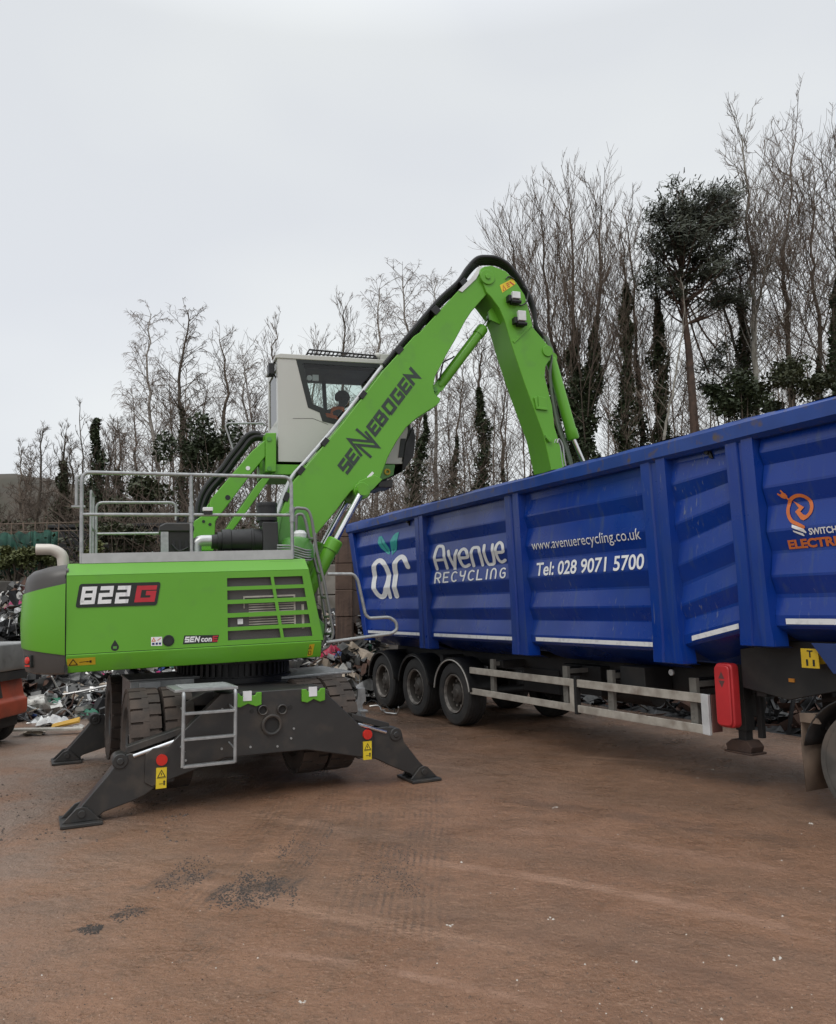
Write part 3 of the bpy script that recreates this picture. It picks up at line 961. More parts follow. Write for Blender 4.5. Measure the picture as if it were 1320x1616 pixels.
q.prism(lambda u_, v, w_: Sf(v, u_, w_), [(-1.285, 1.606), (-1.285, 1.585), (-1.21, 1.415), (-1.0, 1.40), (-1.0, 1.606)], XL + .006, right_at(1.55))
q.prism(lambda u_, v, w_: Sf(v, u_, w_), [(1.285, 1.606), (1.285, 1.585), (1.21, 1.415), (1.0, 1.40), (1.0, 1.606)], XL + .006, .75)
q.box(Sf, -1.7, .78, -.95, .95, 1.45, 1.50)
obj('lower_skirt', q, GREEN, mh, bevel=.008)
# screens and cooler seen through the openings
q = MB(); q.add([Sf(f0 - .02, -1.225, 2.4), Sf(.75, -1.225, 2.4), Sf(.86, -1.225, 1.66), Sf(f0 - .02, -1.225, 1.66)], [(0, 1, 2, 3)])
scr = obj('grille_screen', q, SCREEN, hood)
q = MB()
cf = SP([(384, 941), (466, 937), (466, 985), (384, 988)], -1.232)
for k in range(11):
    z = cf[0][1] - .10 - k * .028
    q.box(Sf, cf[0][0] + .06, cf[1][0] - .02, -1.236, -1.228, z - .006, z + .006)
q.box(Sf, cf[0][0], cf[1][0], -1.239, -1.228, cf[0][1] - .02, cf[0][1])
q.box(Sf, cf[1][0] - .02, cf[1][0], -1.239, -1.228, cf[0][1] - .38, cf[0][1] - .02)
q.box(Sf, cf[0][0], cf[0][0] + .015, -1.239, -1.228, cf[0][1] - .14, cf[0][1] - .02)
q.box(Sf, cf[1][0] + .07, cf[1][0] + .10, -1.236, -1.228, cf[0][1] - .40, cf[0][1] - .12)
obj('cooler', q, ALU, hood)
q = MB(); d_ = SP([(378, 981)], -1.24)[0]; q.box(Sf, d_[0] - .02, d_[0] + .04, -1.243, -1.23, d_[1] - .03, d_[1] + .03)
obj('cooler_tag', q, WHITE, hood)
# seam behind the tail, and the seam above the skirt
q = MB(); q.box(Sf, XL - .012, XL + .010, -1.262, -1.2, 1.43, 2.45); q.box(Sf, XL - .012, right_at(1.6), -1.262, -1.2, 1.600, 1.616)
obj('panel_seam', q, BLKINK, mh)

# tail: plan curve from the right joint round the rear to the left joint
plan = []
for k in range(13):
    t = k / 12 * pi / 2
    plan.append((XL - .47 * sin(t) ** .95, -1.27 + .52 * (1 - cos(t))))
plan = plan + [(XL - .485, -.4), (XL - .49, 0), (XL - .485, .4)] + [(f, -l) for f, l in reversed(plan)]


def tail_rows(levels):
    rws = []
    for z, ins, drop in levels:
        r = []
        for f, l in plan:
            k = (XL - f) / .49
            r.append(Sf(min(f + ins * k * 1.0, XL - .004), l * (1 - ins * .75), z - drop * k))
        rws.append(r)
    return rws


def tail_part(name, levels, m, cap=False):
    t = MB(); rws = tail_rows(levels); t.sheet(rws)
    if cap:
        o = len(t.v); t.v += list(rws[-1]); t.f.append(tuple(range(o, o + len(plan)))); t.m.append(0)
    return obj(name, t, m, mh, sharp=45)


skirt = tail_part('tail_skirt', [(1.40, .10, -.01), (1.42, .03, -.02), (1.50, .008, -.03), (1.606, .0, -.09)], COVER)
tail_part('counterweight_cover', [(1.606, -.012, -.09), (1.63, -.018, -.09), (1.95, -.03, 0), (2.2, -.02, .05), (2.36, -.008, .10)], GREEN)
capo = tail_part('tail_cap', [(2.36, .004, .10), (2.44, .01, .07), (2.50, .03, .05), (2.55, .09, .04), (2.575, .20, .03), (2.58, .35, .02)], COVER, True)
q = MB(); q.prism(lambda u_, v, w_: Sf(v, u_, w_), [(-1.25, 1.41), (-1.25, 2.5), (-1.15, 2.56), (1.15, 2.56), (1.25, 2.5), (1.25, 1.41)], XL - .004, XL + .02)
obj('counterweight', q, COVER, mh)
tp = SP([(50, 1045)], -1.2)[0]
for sgn in (-1, 1):
    tq_ = radians(50); fc, lc_ = XL - .47 * sin(tq_) ** .95, -1.27 + .52 * (1 - cos(tq_))
    e1 = Vector((-cos(tq_) * .47, sin(tq_) * .52)).normalized(); e2 = Vector((-e1.y, -abs(e1.x)))
    LQ = lambda u_, v_, w_: Sf(fc + e1.x * u_ - abs(e1.y) * v_, -sgn * (lc_ + e1.y * u_ - abs(e1.x) * v_), w_)
    q = MB(); q.box(LQ, -.055, .055, -.03, .022, 1.49, 1.62)
    lg = obj('tail_light', q, BLKINK, mh, bevel=.01)
    q = MB(); q.lathe(LQ(0, .022, 1.565), (LQ(0, 1, 0) - LQ(0, 0, 0)), [(0, .04), (.012, .036), (.016, .02), (.017, .001)], 18)
    q.box(LQ, -.045, .045, .0225, .026, 1.50, 1.518)
    obj('lamp_lens', q, LAMPRED, lg)
# lettering round the tail: only its first letter shows at the corner
q = MB()
for k, ch in enumerate('SENNEBOGEN'):
    for st in BLOCK[ch]:
        vf = stroke([(x_ * .155 + .165 * k, y_ * .22) for x_, y_ in st], .035)
        flat(q, vf, lambda u_, v_: Sf(XL - .512, .80 - u_ if False else (.82 - u_), 1.93 + v_))
obj('tail_lettering', q, BLKINK, mh)

# ---------- decals on the hood
LD = -1.2795


def decal(name, parts_, m, l=LD, parent=mh):
    q = MB()
    for vf in parts_: flat(q, vf, lambda u_, v_: Sf(u_, l, v_))
    return obj(name, q, m, parent, recalc=False)


def c4(x, y): return (110 + x / 8.25, 900 + y / 8.25)


pl = rounded([Vector((*p, 0)) for p in SP([c4(130, 178), c4(1188, 152), c4(1135, 455), c4(75, 488)], LD)], .03, 4, True)
plate = MB(); plate.add([Sf(p.x, -1.279, p.y) for p in pl] + [Sf(p.x, -1.286, p.y) for p in pl],
                        [tuple(range(len(pl), 2 * len(pl)))] + [(i, (i + 1) % len(pl), len(pl) + (i + 1) % len(pl), len(pl) + i) for i in range(len(pl))])
po = obj('number_panel', plate, BLKINK, mh, sharp=0)
num = []
for ch, (bl, br, tl) in (('8', ((125, 450), (345, 440), (165, 215))), ('2', ((358, 442), (568, 432), (392, 208))), ('2', ((580, 436), (790, 428), (615, 202)))):
    B, Rr, Tq = [Vector(p) for p in SP([c4(*bl), c4(*br), c4(*tl)], LD)]
    for st in BLOCK[ch]:
        vs, fs = stroke([(.03 + x_ * .86, y_) for x_, y_ in st], .22)
        num.append(([B + (Rr - B) * v[0] + (Tq - B) * v[1] for v in vs], fs))
for i, vf in enumerate(num): pass
q = MB()
for i, vf in enumerate(num): flat(q, vf, lambda u_, v_: Sf(u_, -1.2885 - .0004 * (i % 2), v_))
obj('number_lettering', q, WHITE, po, recalc=False)
q = MB(); B, Rr, Tq = [Vector(p) for p in SP([c4(840, 420), c4(1105, 412), c4(880, 200)], LD)]
for st in BLOCK['G']:
    vs, fs = stroke([(.99, .86), (.13, .86), (.13, .14), (.87, .14), (.87, .54), (.5, .54)], .26)
    flat(q, ([B + (Rr - B) * v[0] + (Tq - B) * v[1] for v in vs], fs), lambda u_, v_: Sf(u_, -1.2885, v_))
obj('letter_panel', q, RED, po, recalc=False)
# small emblem strip: SENcon E
k1 = SP([(291, 1003), (346, 1002), (343, 1014), (288.5, 1017)], LD)
so = decal('emblem_strip', [poly2(k1)], BLKINK)
dec = []
B, Rr, Tq = [Vector(p) for p in SP([(291, 1014), (315, 1013), (293, 1005)], LD)]
for k, ch in enumerate('SEN'):
    for st in BLOCK[ch]:
        vs, fs = stroke(st, .26)
        dec.append(([B + (Rr - B) * ((v[0] * .9 + k) / 3) + (Tq - B) * v[1] for v in vs], fs))
vf = text2d('con', .03)
B, Rr, Tq = SP([(317, 1013), (334, 1012.5), (318, 1004.2)], LD)
dec.append(affine(vf, B, Rr, Tq))
decal('emblem_text', dec, WHITE, -1.281, so)
B, Rr, Tq = [Vector(p) for p in SP([(335, 1013), (344, 1012.5), (336, 1003.5)], LD)]
dec = []
for st in BLOCK['E']:
    vs, fs = stroke(st, .22); dec.append(([B + (Rr - B) * v[0] + (Tq - B) * v[1] for v in vs], fs))
decal('emblem_letter', dec, RED, -1.281, so)
# drop symbol, warning stickers, round lock
c_ = Vector(SP([(181.5, 1020)], LD)[0])
drop = [c_ + Vector((0, .07))] + [c_ + Vector((.04 * sin(t), -.01 + .04 * cos(t))) for t in [radians(62) + radians(236) * k / 20 for k in range(21)]]
ds = decal('drop_symbol', [([Vector(p) for p in drop], [tuple(range(22))])], BLKINK)
decal('drop_mark', [poly2([c_ + Vector(p) for p in ((-.017, -.026), (.017, -.026), (.02, .0), (-.02, .0))])], GREEND, -1.281, ds)
k1 = SP([(238.5, 1005.5), (256, 1005), (256, 1019), (238.5, 1019.5)], LD)
ws = decal('pictogram_sticker', [poly2(k1)], WHITE)
c_ = Vector(SP([(247, 1012.5)], LD)[0])
decal('pictogram', [stroke([c_ + Vector(p) for p in ((-.045, .005), (-.012, .005), (-.028, .04))], .008, True), stroke([c_ + Vector((.01, .01)), c_ + Vector((.045, .035))], .008)], ORANGE, -1.281, ws)
decal('pictogram', [poly2([c_ + Vector(p) for p in ((-.045, -.035), (-.02, -.035), (-.02, -.012), (-.045, -.012))]), poly2([c_ + Vector(p) for p in ((-.008, -.035), (.015, -.035), (.015, -.012), (-.008, -.012))]),
                     poly2([c_ + Vector(p) for p in ((.025, -.035), (.048, -.035), (.048, -.012), (.025, -.012))])], BLUED, -1.281, ws)
q = MB(); c_ = SP([(266, 1011)], LD)[0]; q.lathe(Sf(c_[0], -1.275, c_[1]), SL * -1, [(0, .062), (.012, .06), (.014, .048), (.006, .045), (.006, .001)], 24)
obj('door_lock', q, BLKINK, hood)


def skirt_pt(f, z): return Sf(f, -1.287 + (1.59 - z) * .44 - .002 if z < 1.59 else -1.287, z)


q = MB(); a = SP([(104, 1040), (149, 1037), (149, 1049), (104, 1052)], -1.27)
q.add([skirt_pt(f + .01, z) for f, z in a], [(0, 1, 2, 3)])
sk = obj('caution_strip', q, TYPL, mh, recalc=False)
q = MB(); f_, z_ = a[0]
pj = lambda u_, v_: skirt_pt(f_ + u_, z_ - .085 + v_) + SL * -.002
flat(q, stroke([(.03, .015), (.11, .015), (.07, .075)], .008, True), pj)
flat(q, stroke([(.13, .04), (.22, .046)], .006), pj); flat(q, stroke([(.24, .055), (.24, .03)], .02), pj); flat(q, stroke([(.20, .04), (.24, .04)], .005), pj)
obj('caution_print', q, BLKINK, sk, recalc=False)
q = MB(); a = SP([(488, 1017), (496, 1016), (494, 1034), (486, 1036)], -1.25)
q.add([skirt_pt(f, z) for f, z in a], [(0, 1, 2, 3)])
sk = obj('caution_tag', q, TYPL, mh, recalc=False)
q = MB(); f_, z_ = a[3]
pj = lambda u_, v_: skirt_pt(f_ + u_, z_ + v_) + SL * -.002
flat(q, stroke([(.012, .085), (.042, .085), (.03, .115)], .006, True), pj); flat(q, stroke([(.012, .02), (.04, .02), (.04, .06), (.012, .06)], .006, True), pj)
obj('caution_print', q, BLKINK, sk, recalc=False)

# ---------- deck furniture
q = MB()
q.box(Sf, -1.74, .585, -1.175, -1.165, 2.575, 2.685); q.box(Sf, -1.74, -1.73, -1.165, 1.1, 2.575, 2.66); q.box(Sf, -1.74, .3, 1.09, 1.10, 2.575, 2.66)
obj('toe_board', q, TOEB, mh)
q = MB()
l = -1.155; R_ = .0215
q.tube(rounded([Sf(-1.725, l, 2.58), Sf(-1.728, l, 3.585), Sf(.585, l, 3.56), Sf(.58, l, 2.58)], .10, 6), R_, 10)
q.tube([Sf(-1.725, l, 3.115), Sf(.585, l, 3.10)], R_ * .9, 10)
q.tube([Sf(-.57, l, 2.58), Sf(-.57, l, 3.57)], R_ * .9, 10)
q.tube(rounded([Sf(-1.78, l + .03, 3.22), Sf(-1.78, l + .03, 3.53), Sf(-1.73, l + .03, 3.56)], .03), .02, 8)
q.box(Sf, -1.83, -1.69, l - .01, l + .05, 3.195, 3.215)
q.tube([Sf(-.57, l - .0, 3.02), Sf(-.57, l, 3.20)], .03, 10)
q.tube([Sf(.585, l, 3.02), Sf(.585, l, 3.2)], .03, 10)
obj('handrail', q, GALV, mh)
q = MB()
fr = SP([(152, 880), (152, 793), (278, 793), (278, 812)], .95)
q.tube(rounded([Sf(fr[0][0], .95, 2.58), Sf(fr[1][0], .95, fr[1][1]), Sf(fr[2][0], .95, fr[2][1]), Sf(fr[3][0], .95, fr[2][1] - .25)], .09), .019, 8)
q.tube([Sf(fr[0][0], .95, 3.10), Sf(fr[3][0], .95, 3.10)], .017, 8)
for l2 in (.95, .5):
    q.tube([Sf(-1.74, l2, 2.6), Sf(-1.74, l2, 3.62)], .018, 8)
for z in (3.15, 3.62): q.tube([Sf(-1.74, .5, z), Sf(-1.74, .95, z)], .016, 8)
obj('far_handrail', q, GALV, mh)

q = MB()                                                        # exhaust
ex = SP([(57, 867), (84, 867), (99, 876), (100, 893)], -.75)
q.tube(rounded([Sf(f, -.75, z) for f, z in ex], .12, 7), .062, 18)
xp = obj('exhaust_pipe', q, CREAMX, mh)
q = MB(); q.cyl(Sf(ex[0][0] - .004, -.75, ex[0][1]), Sf(ex[0][0] + .01, -.75, ex[0][1]), .05, n=16)
obj('exhaust_mouth', q, DARKIN, xp)

lb = -.8                                                        # black air box with a grey left face
bx = SP([(254, 871), (254, 838), (304, 838), (304, 871), (252, 832), (262, 825), (300, 825), (305, 832)], lb)
q = MB(); q.box(Sf, bx[0][0], bx[3][0], lb, lb + .45, 2.572, bx[1][1])
ab = obj('air_box', q, DARKIN, mh)
q = MB(); q.prism(Sf, [(bx[1][0] - .02, bx[1][1] - .01), (bx[1][0] - .02, bx[1][1] + .06), (bx[5][0], bx[5][1]), (bx[6][0], bx[6][1]), (bx[2][0] + .02, bx[2][1] + .06), (bx[2][0] + .02, bx[2][1] - .01)], lb - .02, lb + .47)
obj('air_box_hood', q, CHGREY, ab, bevel=.02)
q = MB(); q.box(Sf, bx[0][0], bx[0][0] + .085, lb - .012, lb - .002, 2.60, bx[1][1] - .01); q.box(Sf, bx[0][0] - .10, bx[0][0] - .085, lb - .01, lb, 2.60, 2.72)
obj('air_box_side', q, GALV, ab)
q = MB()
for k in range(4): q.box(Sf, bx[0][0] + .13 + k * .07, bx[0][0] + .16 + k * .07, lb - .012, lb - .002, 2.62 + .03 * (k % 2), 2.85)
q.tube(bez([Sf(bx[0][0] + .12, lb - .02, 2.8), Sf(bx[0][0] + .2, lb - .04, 2.72), Sf(bx[3][0] - .05, lb - .02, 2.76)]), .012, 6)
obj('air_box_fitting', q, BLACK, ab)
q = MB(); bz = SP([(281, 826), (281, 812), (294, 812), (294, 826)], lb)
q.tube(rounded([Sf(f, lb + .1, z) for f, z in bz], .05), .016, 8)
q.box(Sf, bz[0][0] - .01, bz[3][0] + .01, lb + .07, lb + .13, bz[0][1] - .01, bz[0][1] + .03)
obj('lifting_eye', q, BLACK, mh)

la = -.72                                                       # air cleaner, its elbow and pre-cleaner
c0, c1_ = SP([(350, 855), (414, 854)], la)
zc = (c0[1] + c1_[1]) / 2
q = MB()
q.lathe(Sf(c0[0], la, zc), SF, [(-.12, .001), (-.12, .085), (-.05, .09), (-.05, .12), (0, .12), (0, .15), (.10, .155), (.11, .145), (.2, .15), (.34, .155), (.345, .165), (.37, .165), (.375, .155), (.47, .15), (.47, .001)], 36)
q.box(Sf, c0[0] - .03, c0[0] + .36, la - .14, la + .14, 2.572, zc - .12)
fil = obj('air_cleaner', q, BLACK, mh, bevel=0)
p_ = SP([(405, 793), (437, 793), (405, 818), (437, 818), (412, 826), (436, 826), (415, 868), (436, 868)], la)
q = MB(); pc = (p_[0][0] + p_[1][0]) / 2; pr = (p_[1][0] - p_[0][0]) / 2
q.lathe(Sf(pc, la, p_[2][1]), SZ, [(-.10, .001), (-.10, pr * .8), (0, pr * .85), (.0, pr), (.14, pr), (.14, pr * 1.04), (.17, pr * 1.06), (.19, pr), (.205, .001)], 36)
q.lathe(Sf(pc, la, p_[2][1]), SZ, [(-.04, pr * .9), (-.035, pr * 1.02), (-.0, pr * 1.02), (.005, pr * .9)], 36)
obj('pre_cleaner', q, BLACK, mh)
q = MB(); q.box(Sf, p_[4][0], p_[5][0], la - .15, la + .12, 2.58, p_[4][1])
obj('cleaner_housing', q, mat('black housing', (.035, .035, .036), .45), mh, bevel=.01)
q = MB(); ee = SP([(309, 869), (309, 858), (318, 851), (333, 850)], la)
q.tube(rounded([Sf(ee[0][0], la, 2.573), Sf(ee[0][0], la, zc + .015), Sf(c0[0] - .10, la, zc + .015)], .12, 7), .068, 16)
obj('intake_elbow', q, mat('silver elbow', (.55, .56, .56), .35, .6), mh)
q = MB(); cq = SP([(320, 801), (336, 801), (336, 807), (320, 807)], -1.16)
q.box(Sf, cq[0][0], cq[1][0], -1.20, -1.13, cq[2][1], cq[0][1])
cw = obj('rear_camera', q, WHITEP, mh, bevel=.008)
q = MB(); q.box(Sf, cq[0][0] + .01, cq[1][0] - .005, -1.19, -1.14, cq[2][1] - .035, cq[2][1] - .002)
obj('camera_bracket', q, BLACK, cw)

# green tank and pipes beside the boom foot, turret plates
q = MB()
tk = SP([(441, 870), (439, 848), (446, 812), (468, 800), (484, 806), (492, 870)], -.62)
q.prism(Sf, [(f, z) for f, z in tk], -.63, -.30)
obj('turret_plate', q, GREEND, mh, bevel=.01)
q = MB(); cpt = SP([(467, 822), (467, 808)], -.78)
q.lathe(Sf(cpt[0][0], -.76, 2.60), SZ, [(0, .22), (.16, .21), (.24, .17), (.27, .09), (.28, .001)], 32)
obj('hydraulic_tank', q, GREEND, mh)
q = MB(); q.lathe(Sf(cpt[0][0] + .05, -.76, 2.86), SZ, [(0, .08), (.05, .085), (.09, .06), (.10, .001)], 24)
obj('tank_cap', q, WHITEP, mh)
q = MB()
for k in range(5):
    z = 2.60 + k * .03
    q.tube(bez([Sf(.42, -.98 - .012 * k, z + .03), Sf(.60, -.98 - .012 * k, z + .02), Sf(.80, -.95, z - .03), Sf(.90, -.8, z + .02), Sf(1.0, -.5, z + .22)], 5), .011, 8)
obj('hydraulic_pipe', q, GALV, mh)

# ladder on the front corner and the tube guard
q = MB()
la1, la2 = -1.12, -.74
for l, px in ((la1, [(461, 818), (464, 801), (486, 803), (492, 818), (500, 870), (512, 920), (524, 985), (527, 1000), (519, 1020), (508, 1026)]),
              (la2, [(467, 850), (468, 812), (478, 811), (483, 824), (490, 860), (502, 905), (511, 960), (515, 985), (512, 1008), (507, 1020)])):
    q.tube(rounded([Sf(f, l, z) for f, z in SP(px, l)], .08, 5), .019, 10)
for (xa, ya), (xb, yb) in (((496, 850), (489, 850)), ((508, 906), (501, 903)), ((516, 944), (509, 942)), ((521, 973), (513, 973)), ((525, 1000), (513, 1000))):
    A_ = SP([(xa, ya)], la1)[0]; B_ = SP([(xb, yb)], la2)[0]
    q.tube([Sf(A_[0], la1, A_[1]), Sf(B_[0], la2, B_[1])], .016, 8)
obj('ladder', q, mat('dark steel tube', (.24, .24, .235), .45, .5), mh)
q = MB()
px = [(517, 906), (558, 906), (565, 915), (577, 970), (583, 976), (615, 974), (626, 982), (627, 994), (618, 1000), (515, 1014)]
q.tube(rounded([Sf(f, -1.16, z) for f, z in SP(px, -1.16)], .07, 5), .02, 10)
obj('guard_rail', q, GALV, mh)


# ---------- lifting arms and cab
LA = .42
def c1b(x, y): return (280 + x / 4.714, 660 + y / 4.714)
q = MB()
arm = SP([c1b(*p) for p in ((235, 690), (250, 600), (420, 400), (560, 240), (655, 160), (655, 285), (560, 400), (440, 560), (285, 765), (270, 985), (120, 985), (125, 765))], LA)
q.prism(Sf, arm, LA, LA + .20)
arm2 = arm
upper = obj('lifting_arm', q, GREEN, mh, bevel=.012)
q = MB(); q.prism(Sf, arm, LA + .62, LA + .80)
obj('lifting_arm', q, GREEN, mh, bevel=.012)
q = MB(); hc = SP([c1b(375, 590)], LA)[0]; q.cyl(Sf(hc[0], LA - .006, hc[1]), Sf(hc[0], LA + .01, hc[1]), .035, n=20)
for p in ((243, 790), (195, 768)):
    h_ = SP([c1b(*p)], LA)[0]; q.cyl(Sf(h_[0], LA - .008, h_[1]), Sf(h_[0], LA + .01, h_[1]), .02, n=16)
obj('arm_hole', q, BLKINK, upper)
q = MB(); st_ = SP([c1b(525, 372)], LA)[0]; q.cyl(Sf(st_[0], LA - .006, st_[1]), Sf(st_[0], LA + .01, st_[1]), .03, n=16)
obj('arm_sticker', q, WHITE, upper)
low = SP([c1b(*p) for p in ((345, 850), (420, 740), (600, 480), (650, 425), (712, 415), (640, 520), (520, 690), (400, 850))], LA)
for l in (LA, LA + .65):
    q = MB(); q.prism(Sf, low, l, l + .15); obj('lower_link', q, GREEN, mh, bevel=.01)
q = MB()
br = SP([c1b(*p) for p in ((655, 110), (735, 110), (735, 400), (655, 400))], LA)
q.prism(Sf, br, LA - .02, LA + .9)
bk = obj('cab_bracket', q, GREEN, mh, bevel=.012)
for p in ((683, 155), (683, 375)):
    q = MB(); h_ = SP([c1b(*p)], LA - .02)[0]; q.cyl(Sf(h_[0], LA - .035, h_[1]), Sf(h_[0], LA, h_[1]), .032, n=16)
    obj('pivot_pin', q, GREEND, bk)
CL0, CL1 = .45, 1.42
q = MB()
fl = SP([c1b(*p) for p in ((720, 330), (1030, 330))], LA)
z_f = fl[0][1]
q.box(Sf, fl[0][0] - .03, 2.2, CL0 + .02, CL1 - .02, z_f - .16, z_f - .012)
cbase = obj('cab_base', q, GREEN, mh, bevel=.01)
q = MB(); q.box(Sf, 1.2, 2.35, CL0 + .2, CL1 - .15, z_f - .30, z_f - .16); q.prism(Sf, SP([(600, 760), (621, 756), (620, 769), (596, 769)], CL0), CL0, CL0 + .4)
obj('base_bracket', q, CHGREY, cbase, bevel=.01)
q = MB(); yb_ = SP([(611, 754)], CL0)[0]
q.prism(Sf, SP([(600, 733), (624, 733), (621, 750), (598, 760)], CL0), CL0 - .01, CL0 + .1)
cst = obj('cab_hinge', q, GREEND, mh, bevel=.01)
q = MB(); yc = SP([(611, 745)], CL0)[0]; q.lathe(Sf(yc[0], CL0 - .012, yc[1]), SL * -1, [(0, .05), (.02, .045), (.02, .025), (0, .02)], 18)
obj('grease_cap', q, TYPL, cst)
# hose bundle along the arm
q = MB()
hp = [(655, 118), (600, 112), (550, 135), (490, 210), (430, 285), (370, 370), (310, 440), (250, 510), (205, 590), (180, 680), (175, 780)]
for k in range(5):
    o = (k - 2) * .028
    q.tube(bez([Sf(f + o * .6, LA + .28 + (k % 3) * .05, z - o * .6 + .03) for f, z in SP([c1b(*p) for p in hp], LA)], 4), .036, 10)
obj('hose_bundle', q, BLACK, mh)
q = MB(); mb_ = SP([c1b(*p) for p in ((655, 60), (640, 38), (375, 38), (357, 55), (415, 235))], 1.2)
q.tube(rounded([Sf(f, 1.2, z) for f, z in mb_], .06), .015, 8)
obj('mirror_rail', q, GALV, mh)


def c8(x, y): return (410 + x / 5.74, 540 + y / 5.74)
shell = SP([c8(170, 1080), c8(160, 118), c8(1140, 178)], CL0)
zb, ztl, ztr = shell[0][1], shell[1][1], shell[2][1]
fL = shell[0][0]; fTL = shell[1][0]
fb = 2.66; fTR = 2.30
cab_out = [(fL, zb), (fTL, ztl - .03), (fTL + .03, ztl), (fTR, ztr), (fb - .04, zb + .95), (fb, zb + .5), (fb - .12, zb), ]
win = SP([c8(*p) for p in ((328, 140), (1060, 188), (1090, 262))], CL0)
win_lo = SP([c8(*p) for p in ((440, 590), (545, 635), (570, 715), (740, 755))], CL0)
wz = win_lo[3][1] - .05
win_poly = [win[0], win_lo[0], win_lo[1], win_lo[2], win_lo[3], (2.36, wz), (2.50, wz + .30), (2.27, win[1][1] - .06), (win[1][0], win[1][1])]
cab = bpy.data.objects.new('cab', None); COL.objects.link(cab); cab.parent = mh; cab.location = Sf(1.5, .9, zb) - MC


def ring_panel(outer, inner, d0, d1, fr):
    """panel with one window opening: outer and inner loops filled, both faces and edges"""
    m = MB()
    bm = bmesh.new()
    ov = [bm.verts.new((p[0], p[1], 0)) for p in outer]; iv = [bm.verts.new((p[0], p[1], 0)) for p in inner]
    ed = [bm.edges.new((ov[i], ov[(i + 1) % len(ov)])) for i in range(len(ov))] + [bm.edges.new((iv[i], iv[(i + 1) % len(iv)])) for i in range(len(iv))]
    bmesh.ops.triangle_fill(bm, use_beauty=True, use_dissolve=False, edges=ed)
    bm.verts.index_update()
    vs = [(v.co.x, v.co.y) for v in bm.verts]; fs = [tuple(v.index for v in f.verts) for f in bm.faces]
    bm.free()
    m.add([fr(u_, d0, w_) for u_, w_ in vs], fs); m.add([fr(u_, d1, w_) for u_, w_ in vs], fs)
    for lp in (outer, inner):
        n = len(lp)
        m.add([fr(u_, d0, w_) for u_, w_ in lp] + [fr(u_, d1, w_) for u_, w_ in lp], [(i, (i + 1) % n, n + (i + 1) % n, n + i) for i in range(n)])
    return m


def inset(poly, k):
    c = sum((Vector(p) for p in poly), Vector((0, 0))) / len(poly)
    out = []
    n = len(poly)
    for i in range(n):
        a, b, d = Vector(poly[i - 1]), Vector(poly[i]), Vector(poly[(i + 1) % n])
        n0 = (b - a).normalized(); n1 = (d - b).normalized()
        q0 = Vector((-n0.y, n0.x)); q1 = Vector((-n1.y, n1.x))
        mm = (q0 + q1).normalized(); kk = k / max(.4, mm.dot(q0))
        p = b + mm * kk
        if (p - c).length > (b - c).length and k > 0: p = b - mm * kk
        out.append((p.x, p.y))
    return out


obj('side_panel', ring_panel(cab_out, win_poly, CL0, CL0 + .035, Sf), CABG, cab)
far_win = [(.86, ztl - .10), (.90, zb + .50), (1.25, zb + .12), (2.45, zb + .18), (2.5, zb + .6), (2.2, ztr - .1)]
fs_ = obj('far_side_panel', ring_panel(cab_out, far_win, CL1 - .035, CL1, Sf), CABG, cab)
wi = inset(win_poly, .075)
wf = obj('window_frame', ring_panel(inset(win_poly, -.004), wi, CL0 - .006, CL0 + .012, Sf), BLKINK, cab)
q = MB(); q.add([Sf(u_, CL0 + .004, w_) for u_, w_ in win_poly], [tuple(range(len(win_poly)))])
obj('window_pane', q, GLASS, cab, sharp=0)
q = MB(); q.add([Sf(u_, CL1 - .02, w_) for u_, w_ in far_win], [tuple(range(len(far_win)))])
obj('far_window_pane', q, GLASS, cab, sharp=0)
q = MB()                                                        # roof, floor, rear wall around its window
q.prism(Sf, [(fTL - .03, ztl - .045), (fTL - .03, ztl + .005), (fTL + .05, ztl + .03), (fTR, ztr + .03), (fTR + .06, ztr - .02), (fTR, ztr - .04)], CL0 - .015, CL1 + .015)
obj('roof', q, CABG, cab, bevel=.012)
q = MB(); q.box(Sf, fL + .01, fb - .13, CL0 + .035, CL1 - .035, zb, zb + .05)
obj('cab_floor', q, DARKIN, cab)
q = MB()
rr = lambda u_, v, w_: Sf(fL - .0 + (w_ - zb) * (fTL - fL) / (ztl - zb) + v, u_, w_)
outer = [(CL0 + .036, zb + .02), (CL1 - .036, zb + .02), (CL1 - .036, ztl - .05), (CL0 + .036, ztl - .05)]
inner = [(CL0 + .12, zb + .62), (CL1 - .12, zb + .62), (CL1 - .12, ztl - .16), (CL0 + .12, ztl - .16)]
obj('rear_panel', ring_panel(outer, inner, .0, .03, rr), CABG, cab)
q = MB(); q.add([rr(u_, .015, w_) for u_, w_ in inner], [(0, 1, 2, 3)]); obj('rear_window', q, GLASS, cab)
q = MB()                                                        # front window frame: dark corner posts
for l in (CL0 + .02, CL1 - .02):
    q.tube([Sf(fTR, l, ztr - .03), Sf(fb - .04, l, zb + .95), Sf(fb, l, zb + .5), Sf(fb - .12, l, zb + .03)], .03, 8)
q.tube([Sf(fb, CL0 + .02, zb + .5), Sf(fb, CL1 - .02, zb + .5)], .03, 8)
q.tube([Sf(fb - .12, CL0 + .02, zb + .03), Sf(fb - .12, CL1 - .02, zb + .03)], .03, 8)
obj('front_frame', q, BLACK, cab)
q = MB(); fp = [(fTR, ztr - .03), (fb - .04, zb + .95), (fb, zb + .5), (fb - .12, zb + .03)]
q.sheet([[Sf(f, CL0 + .03, z), Sf(f, CL1 - .03, z)] for f, z in fp]); obj('front_window', q, GLASS, cab)
q = MB()                                                        # the dark lower front and its side trim seen right of the boom
q.prism(Sf, SP([(652, 672), (656, 690), (653, 720), (640, 738), (634, 745), (640, 700)], CL0 - .02), CL0 - .03, CL1 + .03)
obj('front_bumper', q, BLACK, cab, bevel=.01)
